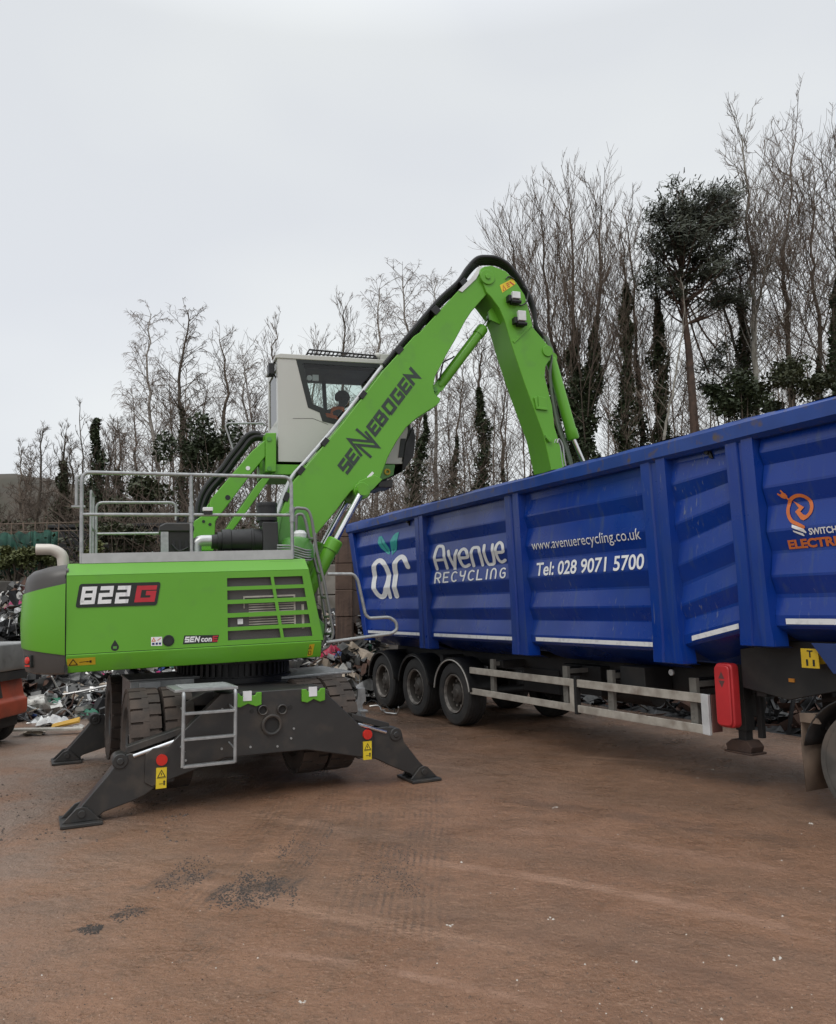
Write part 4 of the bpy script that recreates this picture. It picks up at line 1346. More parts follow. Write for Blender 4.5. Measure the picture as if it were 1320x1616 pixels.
q = MB(); q.prism(Sf, SP([(633, 692), (641, 692), (638, 722), (629, 722)], CL0 - .01), CL0 - .012, CL0 + .002)
obj('side_vent', q, BLKINK, cab)
q = MB()                                                        # crease across the side panel
ln = SP([c8(300, 690), c8(480, 690), c8(620, 745)], CL0)
q.tube([Sf(f, CL0 - .001, z) for f, z in ln], .003, 6); obj('panel_crease', q, COVER, cab)
q = MB()                                                        # seat, joystick console, screen, far pillar
q.box(Sf, 1.22, 1.72, .72, 1.18, zb + .38, zb + .52); q.prism(Sf, [(1.18, zb + .5), (1.30, zb + .5), (1.14, zb + 1.18), (1.03, zb + 1.15)], .74, 1.16)
q.box(Sf, 1.3, 1.6, .78, 1.12, zb + .05, zb + .38)
obj('seat', q, BLACK, cab, bevel=.03)
q = MB(); q.box(Sf, 1.3, 1.85, .56, .68, zb + .45, zb + .60); q.tube([Sf(1.8, .62, zb + .6), Sf(1.83, .62, zb + .76)], .02, 8)
q.box(Sf, 2.1, 2.13, .55, .8, zb + .75, zb + .95)
q.tube([Sf(1.62, 1.36, zb + .1), Sf(1.58, 1.36, ztl - .08)], .035, 8)
obj('console', q, BLKINK, cab, bevel=.01)
q = MB(); q.box(Sf, fTL + .1, fTR - .1, CL0 + .1, CL1 - .1, ztl - .12, ztl - .08)
obj('head_lining', q, CHGREY, cab, bevel=.02)
q = MB(); p = SP([c8(450, 325), c8(505, 325)], .62)
q.cyl(Sf(p[0][0], .60, p[0][1]), Sf(p[0][0], .64, p[0][1]), .04, n=16); q.box(Sf, p[1][0] - .045, p[1][0] + .045, .60, .64, p[1][1] - .045, p[1][1] + .045)
obj('speaker', q, WHITEP, cab)
q = MB()                                                        # roof guard and work lamps
g0, g1 = SP([(482, 560), (592, 562)], CL0 + .1)
zr = ztl + .04
for l in (CL0 + .1, CL1 - .1):
    q.tube([Sf(g0[0], l, zr), Sf(g0[0] + .06, l, zr + .11), Sf(g1[0], l, zr + .085), Sf(g1[0] + .05, l, zr)], .014, 8)
    q.tube([Sf(g0[0] + .03, l, zr + .05), Sf(g1[0] + .03, l, zr + .04)], .010, 6)
for k in range(17):
    t = k / 16; f = g0[0] + .06 + (g1[0] - g0[0] - .06) * t
    q.tube([Sf(f, CL0 + .1, zr + .105 - .02 * t), Sf(f, CL1 - .1, zr + .105 - .02 * t)], .010, 6)
    q.tube([Sf(f, CL0 + .1, zr + .105 - .02 * t), Sf(f - .05, CL0 + .1, zr - .02)], .007, 6)
obj('roof_guard', q, BLACK, cab)
q = MB()
for p, r in (((596, 562), .05), ):
    h_ = SP([p], CL0 + .15)[0]; q.lathe(Sf(h_[0], CL0 + .15, h_[1]), SF, [(-.05, .001), (-.05, .04), (0, .055), (.03, .055), (.03, .001)], 20)
h_ = SP([(607, 565)], CL0 + .15)[0]; q.box(Sf, h_[0] - .08, h_[0] + .12, CL0 + .1, CL0 + .3, h_[1] - .06, h_[1] + .05)
obj('work_lamp', q, CABG, cab, bevel=.01)
q = MB(); h_ = SP([(428, 580), (432, 565)], CL0 + .1)
q.box(Sf, h_[0][0] - .03, h_[0][0] + .05, CL0 + .1, CL0 + .28, h_[0][1] - .09, h_[0][1] + .07)
q.tube([Sf(h_[1][0] + .06, CL0 + .2, h_[1][1] + .04), Sf(h_[0][0], CL0 + .2, h_[0][1]), Sf(h_[0][0] + .09, CL0 + .2, h_[0][1] - .12)], .014, 6)
obj('rear_lamp', q, BLACK, cab, bevel=.01)

# ---------- boom
BL = .235
bo = [(437, 862), (442, 814), (463, 760), (487, 731), (538, 671), (606, 583), (654, 530), (663, 524), (722, 460), (744, 442), (757, 426), (768, 424), (778, 433), (776, 450), (768, 465),
      (758, 476), (745, 491), (735, 506), (719.5, 535), (706, 558), (698, 574), (688, 592), (684, 610), (687, 622), (696, 629), (694, 635), (688, 641), (658, 660), (642, 674), (626, 697), (613, 721), (601, 753), (594, 764), (584, 766),
      (570, 765), (555, 775), (545, 787), (531, 806), (514, 826), (497, 847), (480, 870)]
bp = SP(bo, -BL)
bp = bp + [(.72, 2.25), (.55, 2.30)]
q = MB(); q.prism(Sf, bp, -BL, BL)
boom = obj('boom', q, GREEN, mh, bevel=.014)
q = MB(); f, z = SP([(692, 611)], -BL - .04)[0]; q.cyl(Sf(f, -BL * .55, z), Sf(f, BL * .55, z), .085, n=28)
obj('cylinder_lug', q, GREEN, boom, bevel=.01)
q = MB(); f, z = SP([(572, 774)], -BL - .04)[0]; q.cyl(Sf(f, -BL - .045, z), Sf(f, BL + .045, z), .115, n=28)
q.prism(Sf, [(f - .11, z), (f - .02, z - .115), (f + .16, z + .02), (f + .30, z + .16), (f + .18, z + .22), (f - .04, z + .13)], -BL - .03, -BL + .002)
lugs = obj('boom_lug', q, GREEN, boom, bevel=.01)
for (x, y), r, wd in (((572, 774), .045, BL + .075), ((692, 611), .035, BL * .7)):
    f, z = SP([(x, y)], -BL - .04)[0]
    q = MB(); q.cyl(Sf(f, -wd, z), Sf(f, wd, z), r, n=20)
    obj('boom_pin', q, GREEND, boom, bevel=.006)
q = MB(); f, z = SP([(586, 751)], -BL)[0]
flat(q, stroke([(f - .05, z - .03), (f + .03, z + .05)], .035), lambda u_, v_: Sf(u_, -BL - .003, v_)); obj('boom_sticker', q, WHITE, boom)
# boom lettering
def c5(x, y): return (530 + x / 8.507, 570 + y / 8.507)
q = MB()
def bt(t, h): return SP([c5(150 + 110 * t - 128 * h, 1538 - 148 * t - 143 * h)], -BL)[0]
kk = 0
for ch, t in (('S', 0), ('E', .87), ('E', 3.50), ('B', 4.33), ('O', 5.36), ('G', 6.36), ('E', 7.28), ('N', 8.14)):
    for st in BLOCK[ch]:
        vf = stroke([(t + x_ * .80, y_) for x_, y_ in st], .235); kk += 1
        flat(q, vf, lambda u_, v_: Sf(*(lambda p: (p[0], -BL - .004 - .0003 * (kk % 3), p[1]))(bt(u_, v_))))
def bt2(x, y): return SP([c5(x, y)], -BL)[0]
for st in ([(350, 1275), (176, 1050), (474, 1080), (274, 910)], [(478, 1292), (284, 1122), (570, 1150), (396, 940)]):
    vf = stroke(st, 36); kk += 1
    flat(q, vf, lambda u_, v_: Sf(*(lambda p: (p[0], -BL - .004 - .0003 * (kk % 3), p[1]))(bt2(u_, v_))))
obj('boom_lettering', q, TEXTGR, boom, recalc=False)
# pipes and hoses on the boom's back
up_px = [(437, 850), (442, 812), (463, 758), (487, 729), (538, 669), (606, 581), (654, 528), (722, 458), (744, 440)]
up = SP(up_px, -.2)
def off(poly, d):
    out = []
    for i, p in enumerate(poly):
        a = Vector(poly[max(i - 1, 0)]); b = Vector(poly[min(i + 1, len(poly) - 1)])
        t = (b - a).normalized(); nn = Vector((-t.y, t.x)); out.append(Vector(p) + nn * d)
    return out
q = MB(); pp = off(up, .035)[1:6]
q.tube(bez([Sf(p[0], -.20, p[1]) for p in pp], 5), .024, 10)
q.tube(bez([Sf(p[0], -.10, p[1]) for p in pp], 5), .024, 10)
obj('boom_pipe', q, mat('pale steel pipe', (.58, .59, .60), .3, .5), boom)
q = MB(); pp = off(up, .02)
for i in range(len(pp) - 1):
    n = max(1, int((pp[i + 1] - pp[i]).length / .62))
    for k in range(n):
        t = (k + .5) / n; p = pp[i].lerp(pp[i + 1], t); d = (pp[i + 1] - pp[i]).normalized()
        nn = Vector((-d.y, d.x))
        up_ = .055 if i > 5 else .022
        A_ = [p - d * .06 - nn * .05, p + d * .06 - nn * .05, p + d * .06 + nn * up_, p - d * .06 + nn * up_]
        q = MB()
        q.prism(Sf, [(v.x, v.y) for v in A_], -.245, .2)
        obj('pipe_clamp', q, BLACK, boom, bevel=.006)
arc = [(606, 577), (640, 536), (690, 477), (722, 447), (738, 424), (753, 409), (769.5, 406.5), (788, 409.5), (808, 424), (829, 455), (842.5, 485), (847, 517), (857, 530)]
q = MB()
for k in range(8):
    l = -.20 + k * .05; dz = -.036 * (k % 4) + .015
    q.tube(bez([Sf(f, l, z + dz) for i, (f, z) in enumerate(SP(arc, l))], 5), .030, 8)
obj('boom_hose', q, BLACK, boom)
q = MB(); bl = SP([(724, 457), (745, 440), (757, 418), (760, 427), (748, 441), (730, 456)], -.215)
q.prism(Sf, SP([(722, 460), (744, 438), (755, 421), (760, 424), (750, 442), (728, 463)], -.20), -.25, -.215)
obj('hose_plate', q, WHITEP, boom, bevel=.006)

# stick
STW = .275
st = [(757, 431), (759, 424), (765, 420), (776, 418.5), (799, 427.5), (815, 444.5), (828.6, 465), (838, 499), (842, 517), (854, 531), (865, 544), (871, 552), (870.5, 563), (861.6, 578.6), (860.5, 594.5), (872, 640), (876, 674), (892, 726)]
lo_ = [(869.5, 738), (858, 685.5), (828.6, 606), (808, 544.5), (797, 506), (788, 485.5), (775, 468), (768, 460.5)]
a = SP(st, -STW); b = SP(lo_, -STW)
dv = (Vector(a[-1]) - Vector(a[-2])).normalized()
ext = 1.1
a2 = a + [(a[-1][0] + .10, a[-1][1] - .45), (a[-1][0] + .22, a[-1][1] - ext)]
b2 = [(b[0][0] + .22, b[0][1] - ext)] + b
q = MB(); q.prism(Sf, a2 + b2, -STW, STW)
stick = obj('stick', q, GREEN, mh, bevel=.014)
q = MB()
for (x, y), r, r2 in (((770, 436.6), .115, .04), ((865, 553.6), .085, .0)):
    f, z = SP([(x, y)], -STW - .02)[0]
    q.cyl(Sf(f, -STW - .025, z), Sf(f, STW + .025, z), r, n=28)
    if r2: q.cyl(Sf(f, -STW - .045, z), Sf(f, STW + .045, z), r2, n=20)
q.prism(Sf, SP([(842, 628), (846, 626), (848, 642), (864, 645), (863, 648), (846, 646)], -STW), -STW - .03, -STW + .002)
q.prism(Sf, SP([(849, 625), (862, 628), (863, 645), (850, 643)], -STW), -STW - .014, -STW + .002)
q.prism(Sf, SP([(859, 687), (870, 695), (866, 699), (860, 692)], -STW), -STW - .05, -STW + .002)
q.prism(Sf, SP([(809, 538), (838, 512), (840, 515), (812, 542)], -STW), -STW - .012, -STW + .002)
lug_c = SP([(779, 494)], -.12)[0]
q.prism(Sf, SP([(770, 492), (776, 486), (784, 492), (797, 508), (788, 512), (773, 505)], -.1), -.12, -.08)
q.prism(Sf, SP([(770, 492), (776, 486), (784, 492), (797, 508), (788, 512), (773, 505)], .1), .08, .12)
obj('stick_fitting', q, GREEN, stick, bevel=.006)
q = MB(); pl_ = SP([(789, 450), (810, 439), (814, 448), (793, 462)], -STW)
flat(q, poly2(pl_), lambda u_, v_: Sf(u_, -STW - .004, v_)); ys = obj('stick_sign', q, YELLOW, mh, recalc=False)
q = MB(); d0 = Vector(pl_[0]); dx = Vector(pl_[1]) - d0; dy = Vector(pl_[3]) - d0
P_ = lambda u_, v_: (lambda p: Sf(p.x, -STW - .006, p.y))(d0 + dx * u_ + dy * v_)
flat(q, stroke([(.1, .85), (.3, .85), (.2, .2)], .05, True), P_); flat(q, stroke([(.7, .2), (.9, .8)], .08), P_)
for k in range(3): flat(q, stroke([(.42, .25 + .22 * k), (.62, .25 + .22 * k)], .09), P_)
obj('sign_print', q, RED, ys, recalc=False)
for px_ in ([(808, 461), (822, 460), (823, 470), (809, 471)], [(818, 492), (831, 490), (832, 504), (818, 506)]):
    f = SP(px_, -STW - .12)
    fa = min(p[0] for p in f); fb_ = max(p[0] for p in f); za = min(p[1] for p in f); zb_ = max(p[1] for p in f)
    q = MB(); q.box(Sf, fa + .01, fb_ - .01, -STW - .13, -STW - .07, za + .01, zb_ - .005)
    wl_ = obj('work_lamp', q, WHITEP, mh, bevel=.01)
    q = MB(); q.box(Sf, fa + .02, fb_ - .0, -STW - .06, -STW + .002, za - .05, za + .02); q.box(Sf, fa - .04, fa + .02, -STW - .09, -STW, za - .02, za + .07)
    q.cyl(Sf(fa - .0, -STW - .10, za - .03), Sf(fb_, -STW - .10, za - .03), .03, n=12)
    obj('lamp_bracket', q, BLACK, wl_)
q = MB()
h1 = SP([(815, 471), (817, 478), (822, 482), (830, 478), (833, 468), (833, 460), (826, 452)], -STW - .02)
q.tube(bez([Sf(f, -STW - .025, z) for f, z in h1], 5), .012, 6)
h1 = SP([(799, 440), (804, 436), (812, 440)], -STW - .02); q.tube(bez([Sf(f, -STW - .015, z) for f, z in h1], 5), .01, 6)
obj('lamp_cable', q, BLACK, stick)
q = MB()
for k in range(4):
    l = -.2 + .12 * k
    h1 = SP([(857, 530), (869, 560), (866, 590), (870, 630), (879, 675), (890, 705), (900, 740)], l)
    q.tube(bez([Sf(f + .02 + .015 * k, l, z) for f, z in h1], 5), .018, 8)
obj('stick_hose', q, mat('grey green hose', (.10, .13, .09), .5), stick)
q = MB()
for k in range(3):
    h1 = SP([(869 + k * 4, 700), (872 + k * 4, 694), (878 + k * 4, 705), (880 + k * 4, 722), (884 + k * 4, 745)], -STW + .05)
    q.tube(bez([Sf(f, -STW + .02 - .01 * k, z) for f, z in h1], 5), .013, 8)
obj('grab_pipe', q, GALV, stick)


def ram(name, p0, p1, l, r, p2, rr, parent, m=GREEN):
    """hydraulic cylinder: barrel p0-p1, rod p1-p2 (points f, z)"""
    q = MB(); P0, P1, P2 = [Sf(p[0], l, p[1]) for p in (p0, p1, p2)]
    d = (P1 - P0).normalized(); L_ = (P1 - P0).length
    q.lathe(P0, d, [(0, .001), (0, r * .9), (.02, r), (L_ - .16, r), (L_ - .16, r * 1.14), (L_ - .02, r * 1.14), (L_, r * 1.0), (L_, .001)], 24)
    q.lathe(P0, SL, [(-r * .8, .001), (-r * .8, r * .95), (r * .8, r * .95), (r * .8, .001)], 20)
    o = obj(name, q, m, parent)
    q = MB(); q.cyl(P1, P2, rr, n=16); rod = obj('rod', q, CHROME, o)
    q = MB(); q.lathe(P2, SL, [(-r * .7, .001), (-r * .7, r * .8), (r * .7, r * .8), (r * .7, .001)], 20); obj('rod_eye', q, m, o)
    return o


sc = SP([(692, 611), (763, 517), (776, 500)], -.0)
sc_o = ram('stick_cylinder', sc[0], sc[1], 0, .078, sc[2], .035, mh)
q = MB(); hz = SP([(693, 600), (697, 580), (700, 572), (712, 566), (716, 563)], -.05)
q.tube(bez([Sf(f, -.08, z) for f, z in hz], 5), .012, 6); obj('cylinder_hose', q, BLACK, sc_o)
bc = SP([(505, 905), (530, 852), (572, 774)], -.40)
d = Vector(bc[1]) - Vector(bc[2])
bt_ = Vector(bc[1]) + d.normalized() * 1.15
for l in (-.40, .40):
    ram('boom_cylinder', (bt_.x, bt_.y), bc[1], l, .095, bc[2], .042, mh)
gc = SP([(866, 566), (905, 694), (918, 724)], -.02)
g_end = Vector(gc[2]) + (Vector(gc[2]) - Vector(gc[1])).normalized() * .5
ram('grab_cylinder', (gc[0][0] + .03, gc[0][1]), gc[1], -.03, .085, (g_end.x, g_end.y), .036, mh)
# frame block that carries the boom foot and cylinders
q = MB(); q.prism(Sf, [(.30, 1.46), (1.05, 1.46), (1.12, 1.75), (.95, 1.95), (.80, 2.45), (.32, 2.5)], -.42, -.30); q.prism(Sf, [(.30, 1.46), (1.05, 1.46), (1.12, 1.75), (.95, 1.95), (.80, 2.45), (.32, 2.5)], .30, .42)
q.box(Sf, .30, .9, -.30, .30, 1.47, 1.7)
q.cyl(Sf(.66, -.44, 2.32), Sf(.66, .44, 2.32), .07, n=20)
obj('turntable_frame', q, GREEND, mh, bevel=.01)

# ================================================================== THE DRIVER
hd = SP([(541, 631)], .93)[0]
hp_ = (1.42, zb + .56)
per = thing('person', 'driver with dark knitted hat and orange high visibility vest, seated inside the raised grey cab', 'person', Sf(hp_[0], .93, zb + .5))


def skin_body(name, nodes, links, m, parent, root=0, sub=2):
    me = bpy.data.meshes.new(name); base = origin_of(parent)
    me.from_pydata([tuple(p - base) for p, r in nodes], links, [])
    o = bpy.data.objects.new(name, me); COL.objects.link(o); o.parent = parent
    me.materials.append(m)
    sk = o.modifiers.new('skin', 'SKIN'); sk.use_smooth_shade = True
    for i, (p, r) in enumerate(nodes):
        me.skin_vertices[0].data[i].radius = (r, r) if not isinstance(r, tuple) else r
        me.skin_vertices[0].data[i].use_root = (i == root)
    sb_ = o.modifiers.new('subdivision', 'SUBSURF'); sb_.levels = sub; sb_.render_levels = sub
    return o


cl = .93; hx, hz_ = hd[0], hd[1]
dz = hz_ - (zb + 1.28)
nd = []; lk = []
def N_(f, l, z, r): nd.append((Sf(f, l, z), r)); return len(nd) - 1
pel = N_(1.44, cl, zb + .60, (.15, .12)); wa = N_(1.45, cl, zb + .78, (.14, .11)); ch_ = N_(hx - .12, cl, hz_ - .34, (.16, .12)); nk0 = N_(hx - .07, cl, hz_ - .18, .08)
nk = N_(hx - .03, cl, hz_ - .12, .06); h1 = N_(hx + .01, cl, hz_ - .07, .075); h2 = N_(hx, cl, hz_ + .02, .098); h3 = N_(hx - .01, cl, hz_ + .085, .072)
lk += [(pel, wa), (wa, ch_), (ch_, nk0), (nk0, nk), (nk, h1), (h1, h2), (h2, h3)]
nose = N_(hx + .105, cl, hz_ - .03, .016); lk.append((h2, nose))
for s in (-1, 1):
    ear = N_(hx - .005, cl + s * .098, hz_ - .01, .014); lk.append((h2, ear))
    sh_ = N_(hx - .11, cl + s * .19, hz_ - .23, .066); el = N_(hx + .03, cl + s * .24, hz_ - .55, .048); wr = N_(hx + .26, cl + s * .25, hz_ - .60, .032); pm = N_(hx + .34, cl + s * .245, hz_ - .59, .034)
    lk += [(ch_, sh_), (sh_, el), (el, wr), (wr, pm)]
    for k in range(4):
        a_ = N_(hx + .385, cl + s * (.215 + .02 * k), hz_ - .585, .010); b_2 = N_(hx + .41 + (.012 if k in (1, 2) else 0), cl + s * (.215 + .02 * k), hz_ - .61, .008); lk += [(pm, a_), (a_, b_2)]
    th = N_(hx + .345, cl + s * .20, hz_ - .57, .010); th2 = N_(hx + .38, cl + s * .195, hz_ - .585, .009); lk += [(pm, th), (th, th2)]
    hj = N_(1.50, cl + s * .10, zb + .57, .085); kn = N_(1.88, cl + s * .13, zb + .55, .062); an = N_(1.95, cl + s * .13, zb + .14, .042); to = N_(2.10, cl + s * .13, zb + .09, .038)
    lk += [(pel, hj), (hj, kn), (kn, an), (an, to)]
skin_body('body', nd, lk, mat('dark work clothes', (.045, .047, .05), .85, scale=30), per)
q = MB()
q.lathe(Sf(hx - .005, cl, hz_ + .01), SZ, [(-.01, .112), (.02, .118), (.05, .115), (.09, .098), (.12, .065), (.135, .02), (.137, .001)], 24)
obj('hat', q, KNIT, per)
q = MB(); q.lathe(Sf(hx + .035, cl, hz_ - .05), SF, [(0, .06), (.04, .062), (.062, .045), (.07, .02), (.071, .001)], 20); fo = obj('face', q, SKIN, per)
q = MB()
for s in (-1, 1): q.lathe(Sf(hx + .098, cl + s * .03, hz_ - .03), SF, [(0, .011), (.005, .008), (.006, .001)], 10)
q.box(Sf, hx + .10, hx + .106, cl - .022, cl + .022, hz_ - .092, hz_ - .086)
obj('eye', q, BLKINK, per)
q = MB()                                                        # vest: a shell round the torso, with the arm holes left open
rows = []
for (f, z, a_, b_2) in ((1.45, zb + .62, .175, .15), (1.46, zb + .80, .175, .15), (hx - .125, hz_ - .38, .20, .165), (hx - .12, hz_ - .26, .185, .16), (hx - .10, hz_ - .17, .12, .12), (hx - .075, hz_ - .13, .085, .09)):
    rows.append([Sf(f + b_2 * cos(t), cl + a_ * sin(t), z) for t in [2 * pi * k / 24 for k in range(25)]])
q.sheet(rows); obj('vest', q, HIVIS, per, solid=.01)


# ================================================================== THE TRAILER
tr = thing('tipper_trailer', 'blue open-topped tipper trailer with ribbed sides and white and orange lettering', 'trailer', Tc(2, 1.2, 0))
S0, S1 = -3.65, 9.3                                 # rear and front of the tub
WID = 2.5
TOP, RIML = 3.82, 3.60
RL = [3.38, 2.96, 2.50, 2.06, 1.66]                 # heights of the upward facing bands
R4a, R4b = [3.43, 2.98, 2.52, 2.06, 1.68], [3.46, 3.13, 2.73, 2.29, 1.88]
R5 = [3.55, 3.22, 2.79, 2.34, 1.93]
DI, DO = .068, .02
PAN = [  # s0, s1, bands at each end, lower edge at each end
    (-3.70, -1.09, RL, RL, 1.47, 1.47), (-.76, 1.80, RL, RL, 1.47, 1.47), (2.21, 4.63, RL, RL, 1.48, 1.48),
    (5.05, 5.85, R4a, R4b, 1.54, 1.72), (6.23, 9.3, R5, R5, 1.76, 1.76)]


def prof(b, zb_):
    hw = (b[0] - b[1]) / 4.0
    out = [(RIML + .02, DI)]
    for i, c in enumerate(b):
        h = (b[i] - b[i + 1]) / 4 if i < len(b) - 1 else hw
        out += [(c + h + .012, DI), (c - h + .012, DO), (c - h - .012, DO)]
        if i < len(b) - 1: out.append((b[i + 1] + (b[i] - b[i + 1]) / 4 + .03, DI))
    out[-2] = (zb_ + .10, DO); out[-1] = (zb_, DO)
    out += [(zb_ - .03, DO + .03), (zb_ - .20, .42), (zb_ - .26, .62)]
    return out


def dent(s, z): return .006 * sin(1.9 * s + 2 * z) * sin(2.7 * z + 1.1 * s) + .004 * sin(4.1 * s + 1.3 * z)


def depth_at(pf, z):
    for (za, da), (zb_, db) in zip(pf, pf[1:]):
        if za >= z >= zb_: return da + (db - da) * (za - z) / max(1e-6, za - zb_)
    return DO


for (s0, s1, ba, bb, za, zb2) in PAN:
    pa, pb = prof(ba, za), prof(bb, zb2)
    n = max(2, int((s1 - s0) / .2))
    rws = []
    for (z0, d0), (z1, d1) in zip(pa, pb):
        r = []
        for k in range(n + 1):
            t = k / n; s = s0 + (s1 - s0) * t; z = z0 + (z1 - z0) * t
            if s0 < -3.6: s = s - max(0, (z - 1.43)) * .26 * (1 - t)
            r.append(Tf(s, d0 + (d1 - d0) * t + (dent(s, z) if d0 < .2 else 0), z))
        rws.append(r)
    q = MB(); q.sheet(rws)
    o = obj('side_panel', q, BLUE, tr, sharp=8)
    q = MB()                                        # reflective strip along the foot of the panel
    e0, e1 = (s0 + .12, s1 - .05) if s0 > -3.6 else (-3.45, s1 - .08)
    lz = lambda s: za + (zb2 - za) * (s - s0) / (s1 - s0)
    q.add([Tf(e0, DO - .014, lz(e0) + .015), Tf(e1, DO - .014, lz(e1) + .015), Tf(e1, DO - .014, lz(e1) + .068), Tf(e0, DO - .014, lz(e0) + .068)], [(0, 1, 2, 3)])
    obj('reflective_strip', q, REFL, o, recalc=False)

# posts
POSTS = [(-1.10, -.75, 1.27), (1.80, 2.20, 1.29), (4.63, 5.05, 1.33), (5.85, 6.22, 1.56)]
for k, (a, b, zb_) in enumerate(POSTS):
    q = MB()
    pr_ = [(a - .01, .13), (a + .015, -.035), (a + .15, -.035), (a + .165, -.010), (b - .165, -.010), (b - .15, -.045), (b - .015, -.045), (b + .015, .13)]
    rws = []
    for z, e_, dd in ((RIML + .03, 0, 0), (2.2, 0, 0), (zb_ + .22, .012, 0), (zb_ + .06, .03, 0), (zb_, .03, .0), (zb_ - .02, .0, .10)):
        rws.append([Tf(s + (e_ if i > 3 else -e_), d + dd, z) for i, (s, d) in enumerate(pr_)])
    q.sheet(rws)
    q.add(rws[-1], [tuple(range(len(pr_)))])
    obj('post', q, BLUE, tr, sharp=25)
# rear corner post, sloping like the tail door
q = MB()
rs = lambda z: -3.66 - (z - 1.43) * .26
q.add([Tf(rs(1.33) + .05, -.03, 1.33), Tf(rs(1.33) + .22, -.03, 1.33), Tf(rs(3.62) + .22, -.03, 3.62), Tf(rs(3.62), -.03, 3.62),
       Tf(rs(1.33) + .05, .16, 1.33), Tf(rs(1.33) + .22, .16, 1.33), Tf(rs(3.62) + .22, .16, 3.62), Tf(rs(3.62), .16, 3.62)],
      [(0, 1, 2, 3), (4, 7, 6, 5), (0, 4, 5, 1), (1, 5, 6, 2), (2, 6, 7, 3), (3, 7, 4, 0)])
obj('post', q, BLUE, tr, bevel=.015)
q = MB()                                            # rear door
q.add([Tf(rs(1.35), .0, 1.35), Tf(rs(1.35), WID, 1.35), Tf(rs(3.75), WID + .1, 3.75), Tf(rs(3.75), .0, 3.75)], [(0, 1, 2, 3)])
for z in (1.7, 2.4, 3.1):
    q.box(lambda s, d, zz_: Tf(rs(z) + s, d, z + zz_), -.12, 0.0, .05, WID, -.08, .08)
obj('rear_door', q, BLUED, tr, solid=.03)
# rim
n = 26
q = MB(); rws = []
r2 = random.Random(5)
for k in range(n + 1):
    s = rs(3.7) + .0 + (S1 - rs(3.7)) * k / n
    w_ = r2.uniform(-.012, .012); w2 = r2.uniform(-.012, .012)
    rws.append([Tf(s, .13, 3.60), Tf(s, -.02, 3.60), Tf(s, -.075 + w2, 3.64), Tf(s, -.075 + w2, 3.775), Tf(s, -.045, 3.815 + w_)])
q.sheet(rws)
obj('rim', q, BLUERIM, tr, sharp=25)
q = MB(); rws = []
r2 = random.Random(5)
for k in range(n * 4 + 1):
    s = rs(3.7) + (S1 - rs(3.7)) * k / n / 4
    w_ = r2.uniform(-.014, .014)
    rws.append([Tf(s, -.050, 3.812 + w_), Tf(s, .03, 3.822 + w_), Tf(s, .12, 3.81 + w_), Tf(s, .14, 3.6)])
q.sheet(rws); obj('rim_edge', q, RUSTRIM, tr, sharp=40)
# far wall, inside skin, floor, front
q = MB()
q.box(Tc, rs(3.8), S1, WID + .02, WID + .16, 3.60, 3.80)
q.add([Tc(rs(1.4), WID, 1.4), Tc(S1, WID, 1.4), Tc(S1, WID + .05, 3.62), Tc(rs(3.6), WID + .05, 3.62)], [(0, 1, 2, 3)])
q.add([Tc(rs(1.4), .45, 1.32), Tc(S1, .45, 1.32), Tc(S1, WID - .3, 1.32), Tc(rs(1.4), WID - .3, 1.32)], [(0, 1, 2, 3)])
q.add([Tc(S1, .05, 1.32), Tc(S1, WID, 1.32), Tc(S1, WID + .05, 3.8), Tc(S1, -.05, 3.8)], [(0, 1, 2, 3)])
q.add([Tf(rs(3.6) + .05, .145, 3.61), Tf(S1, .145, 3.61), Tc(S1, .45, 1.33), Tc(rs(1.4), .45, 1.33)], [(0, 1, 2, 3)])
for s in (-2, .5, 3, 5.5, 8): q.box(Tc, s, s + .3, WID + .05, WID + .10, 1.4, 3.6)
obj('tub_inside', q, BLUED, tr, solid=.012)
# chassis, cross members, black gear under the tub
q = MB()
for d in (.72, 1.62):
    q.prism(Tc, [(-3.55, 1.26), (-3.55, 1.0), (4.6, .92), (5.6, 1.0), (6.2, 1.22), (9.2, 1.25), (9.2, 1.40), (6.2, 1.42), (5.0, 1.30), (0, 1.28)], d, d + .14)
for s in (-3.3, -1.0, .9, 2.5, 3.4, 4.8, 5.7):
    q.box(Tc, s, s + .12, .3, 2.2, 1.02, 1.14)
q.box(Tc, -3.4, 5.6, .72, 1.76, 1.24, 1.30)
obj('chassis', q, CHASS, tr, bevel=.006)
q = MB()
q.box(Tc, 2.2, 3.0, .55, .9, .75, 1.15); q.box(Tc, 3.72, 4.15, .25, .7, .90, 1.22); q.box(Tc, 1.0, 1.9, .7, 1.6, .66, 1.02)
q.cyl(Tc(2.6, 1.0, .8), Tc(3.6, 1.0, .8), .16, n=20); q.cyl(Tc(4.3, 1.3, .78), Tc(4.9, 1.3, .78), .15, n=20)
q.prism(Tc, [(5.56, 1.50), (5.56, 1.1), (6.1, 1.02), (7.0, 1.24), (9, 1.28), (9, 1.62), (6.2, 1.60)], .26, .30)
obj('under_gear', q, CHASS, tr, bevel=.01)
q = MB(); p = TP([(1036, 1063)])[0]; q.cyl(Tc(p[0], .24, p[1]), Tc(p[0], .22, p[1]), .035, n=14); obj('gear_cap', q, ALUW, tr)
q = MB()
for p in ((5.6, -.02), ): q.prism(Tc, [(6.55, 1.60), (6.75, 1.33), (8.9, 1.30), (8.9, 1.62)], .04, .07)
obj('front_valance', q, BLUED, tr, bevel=.006)

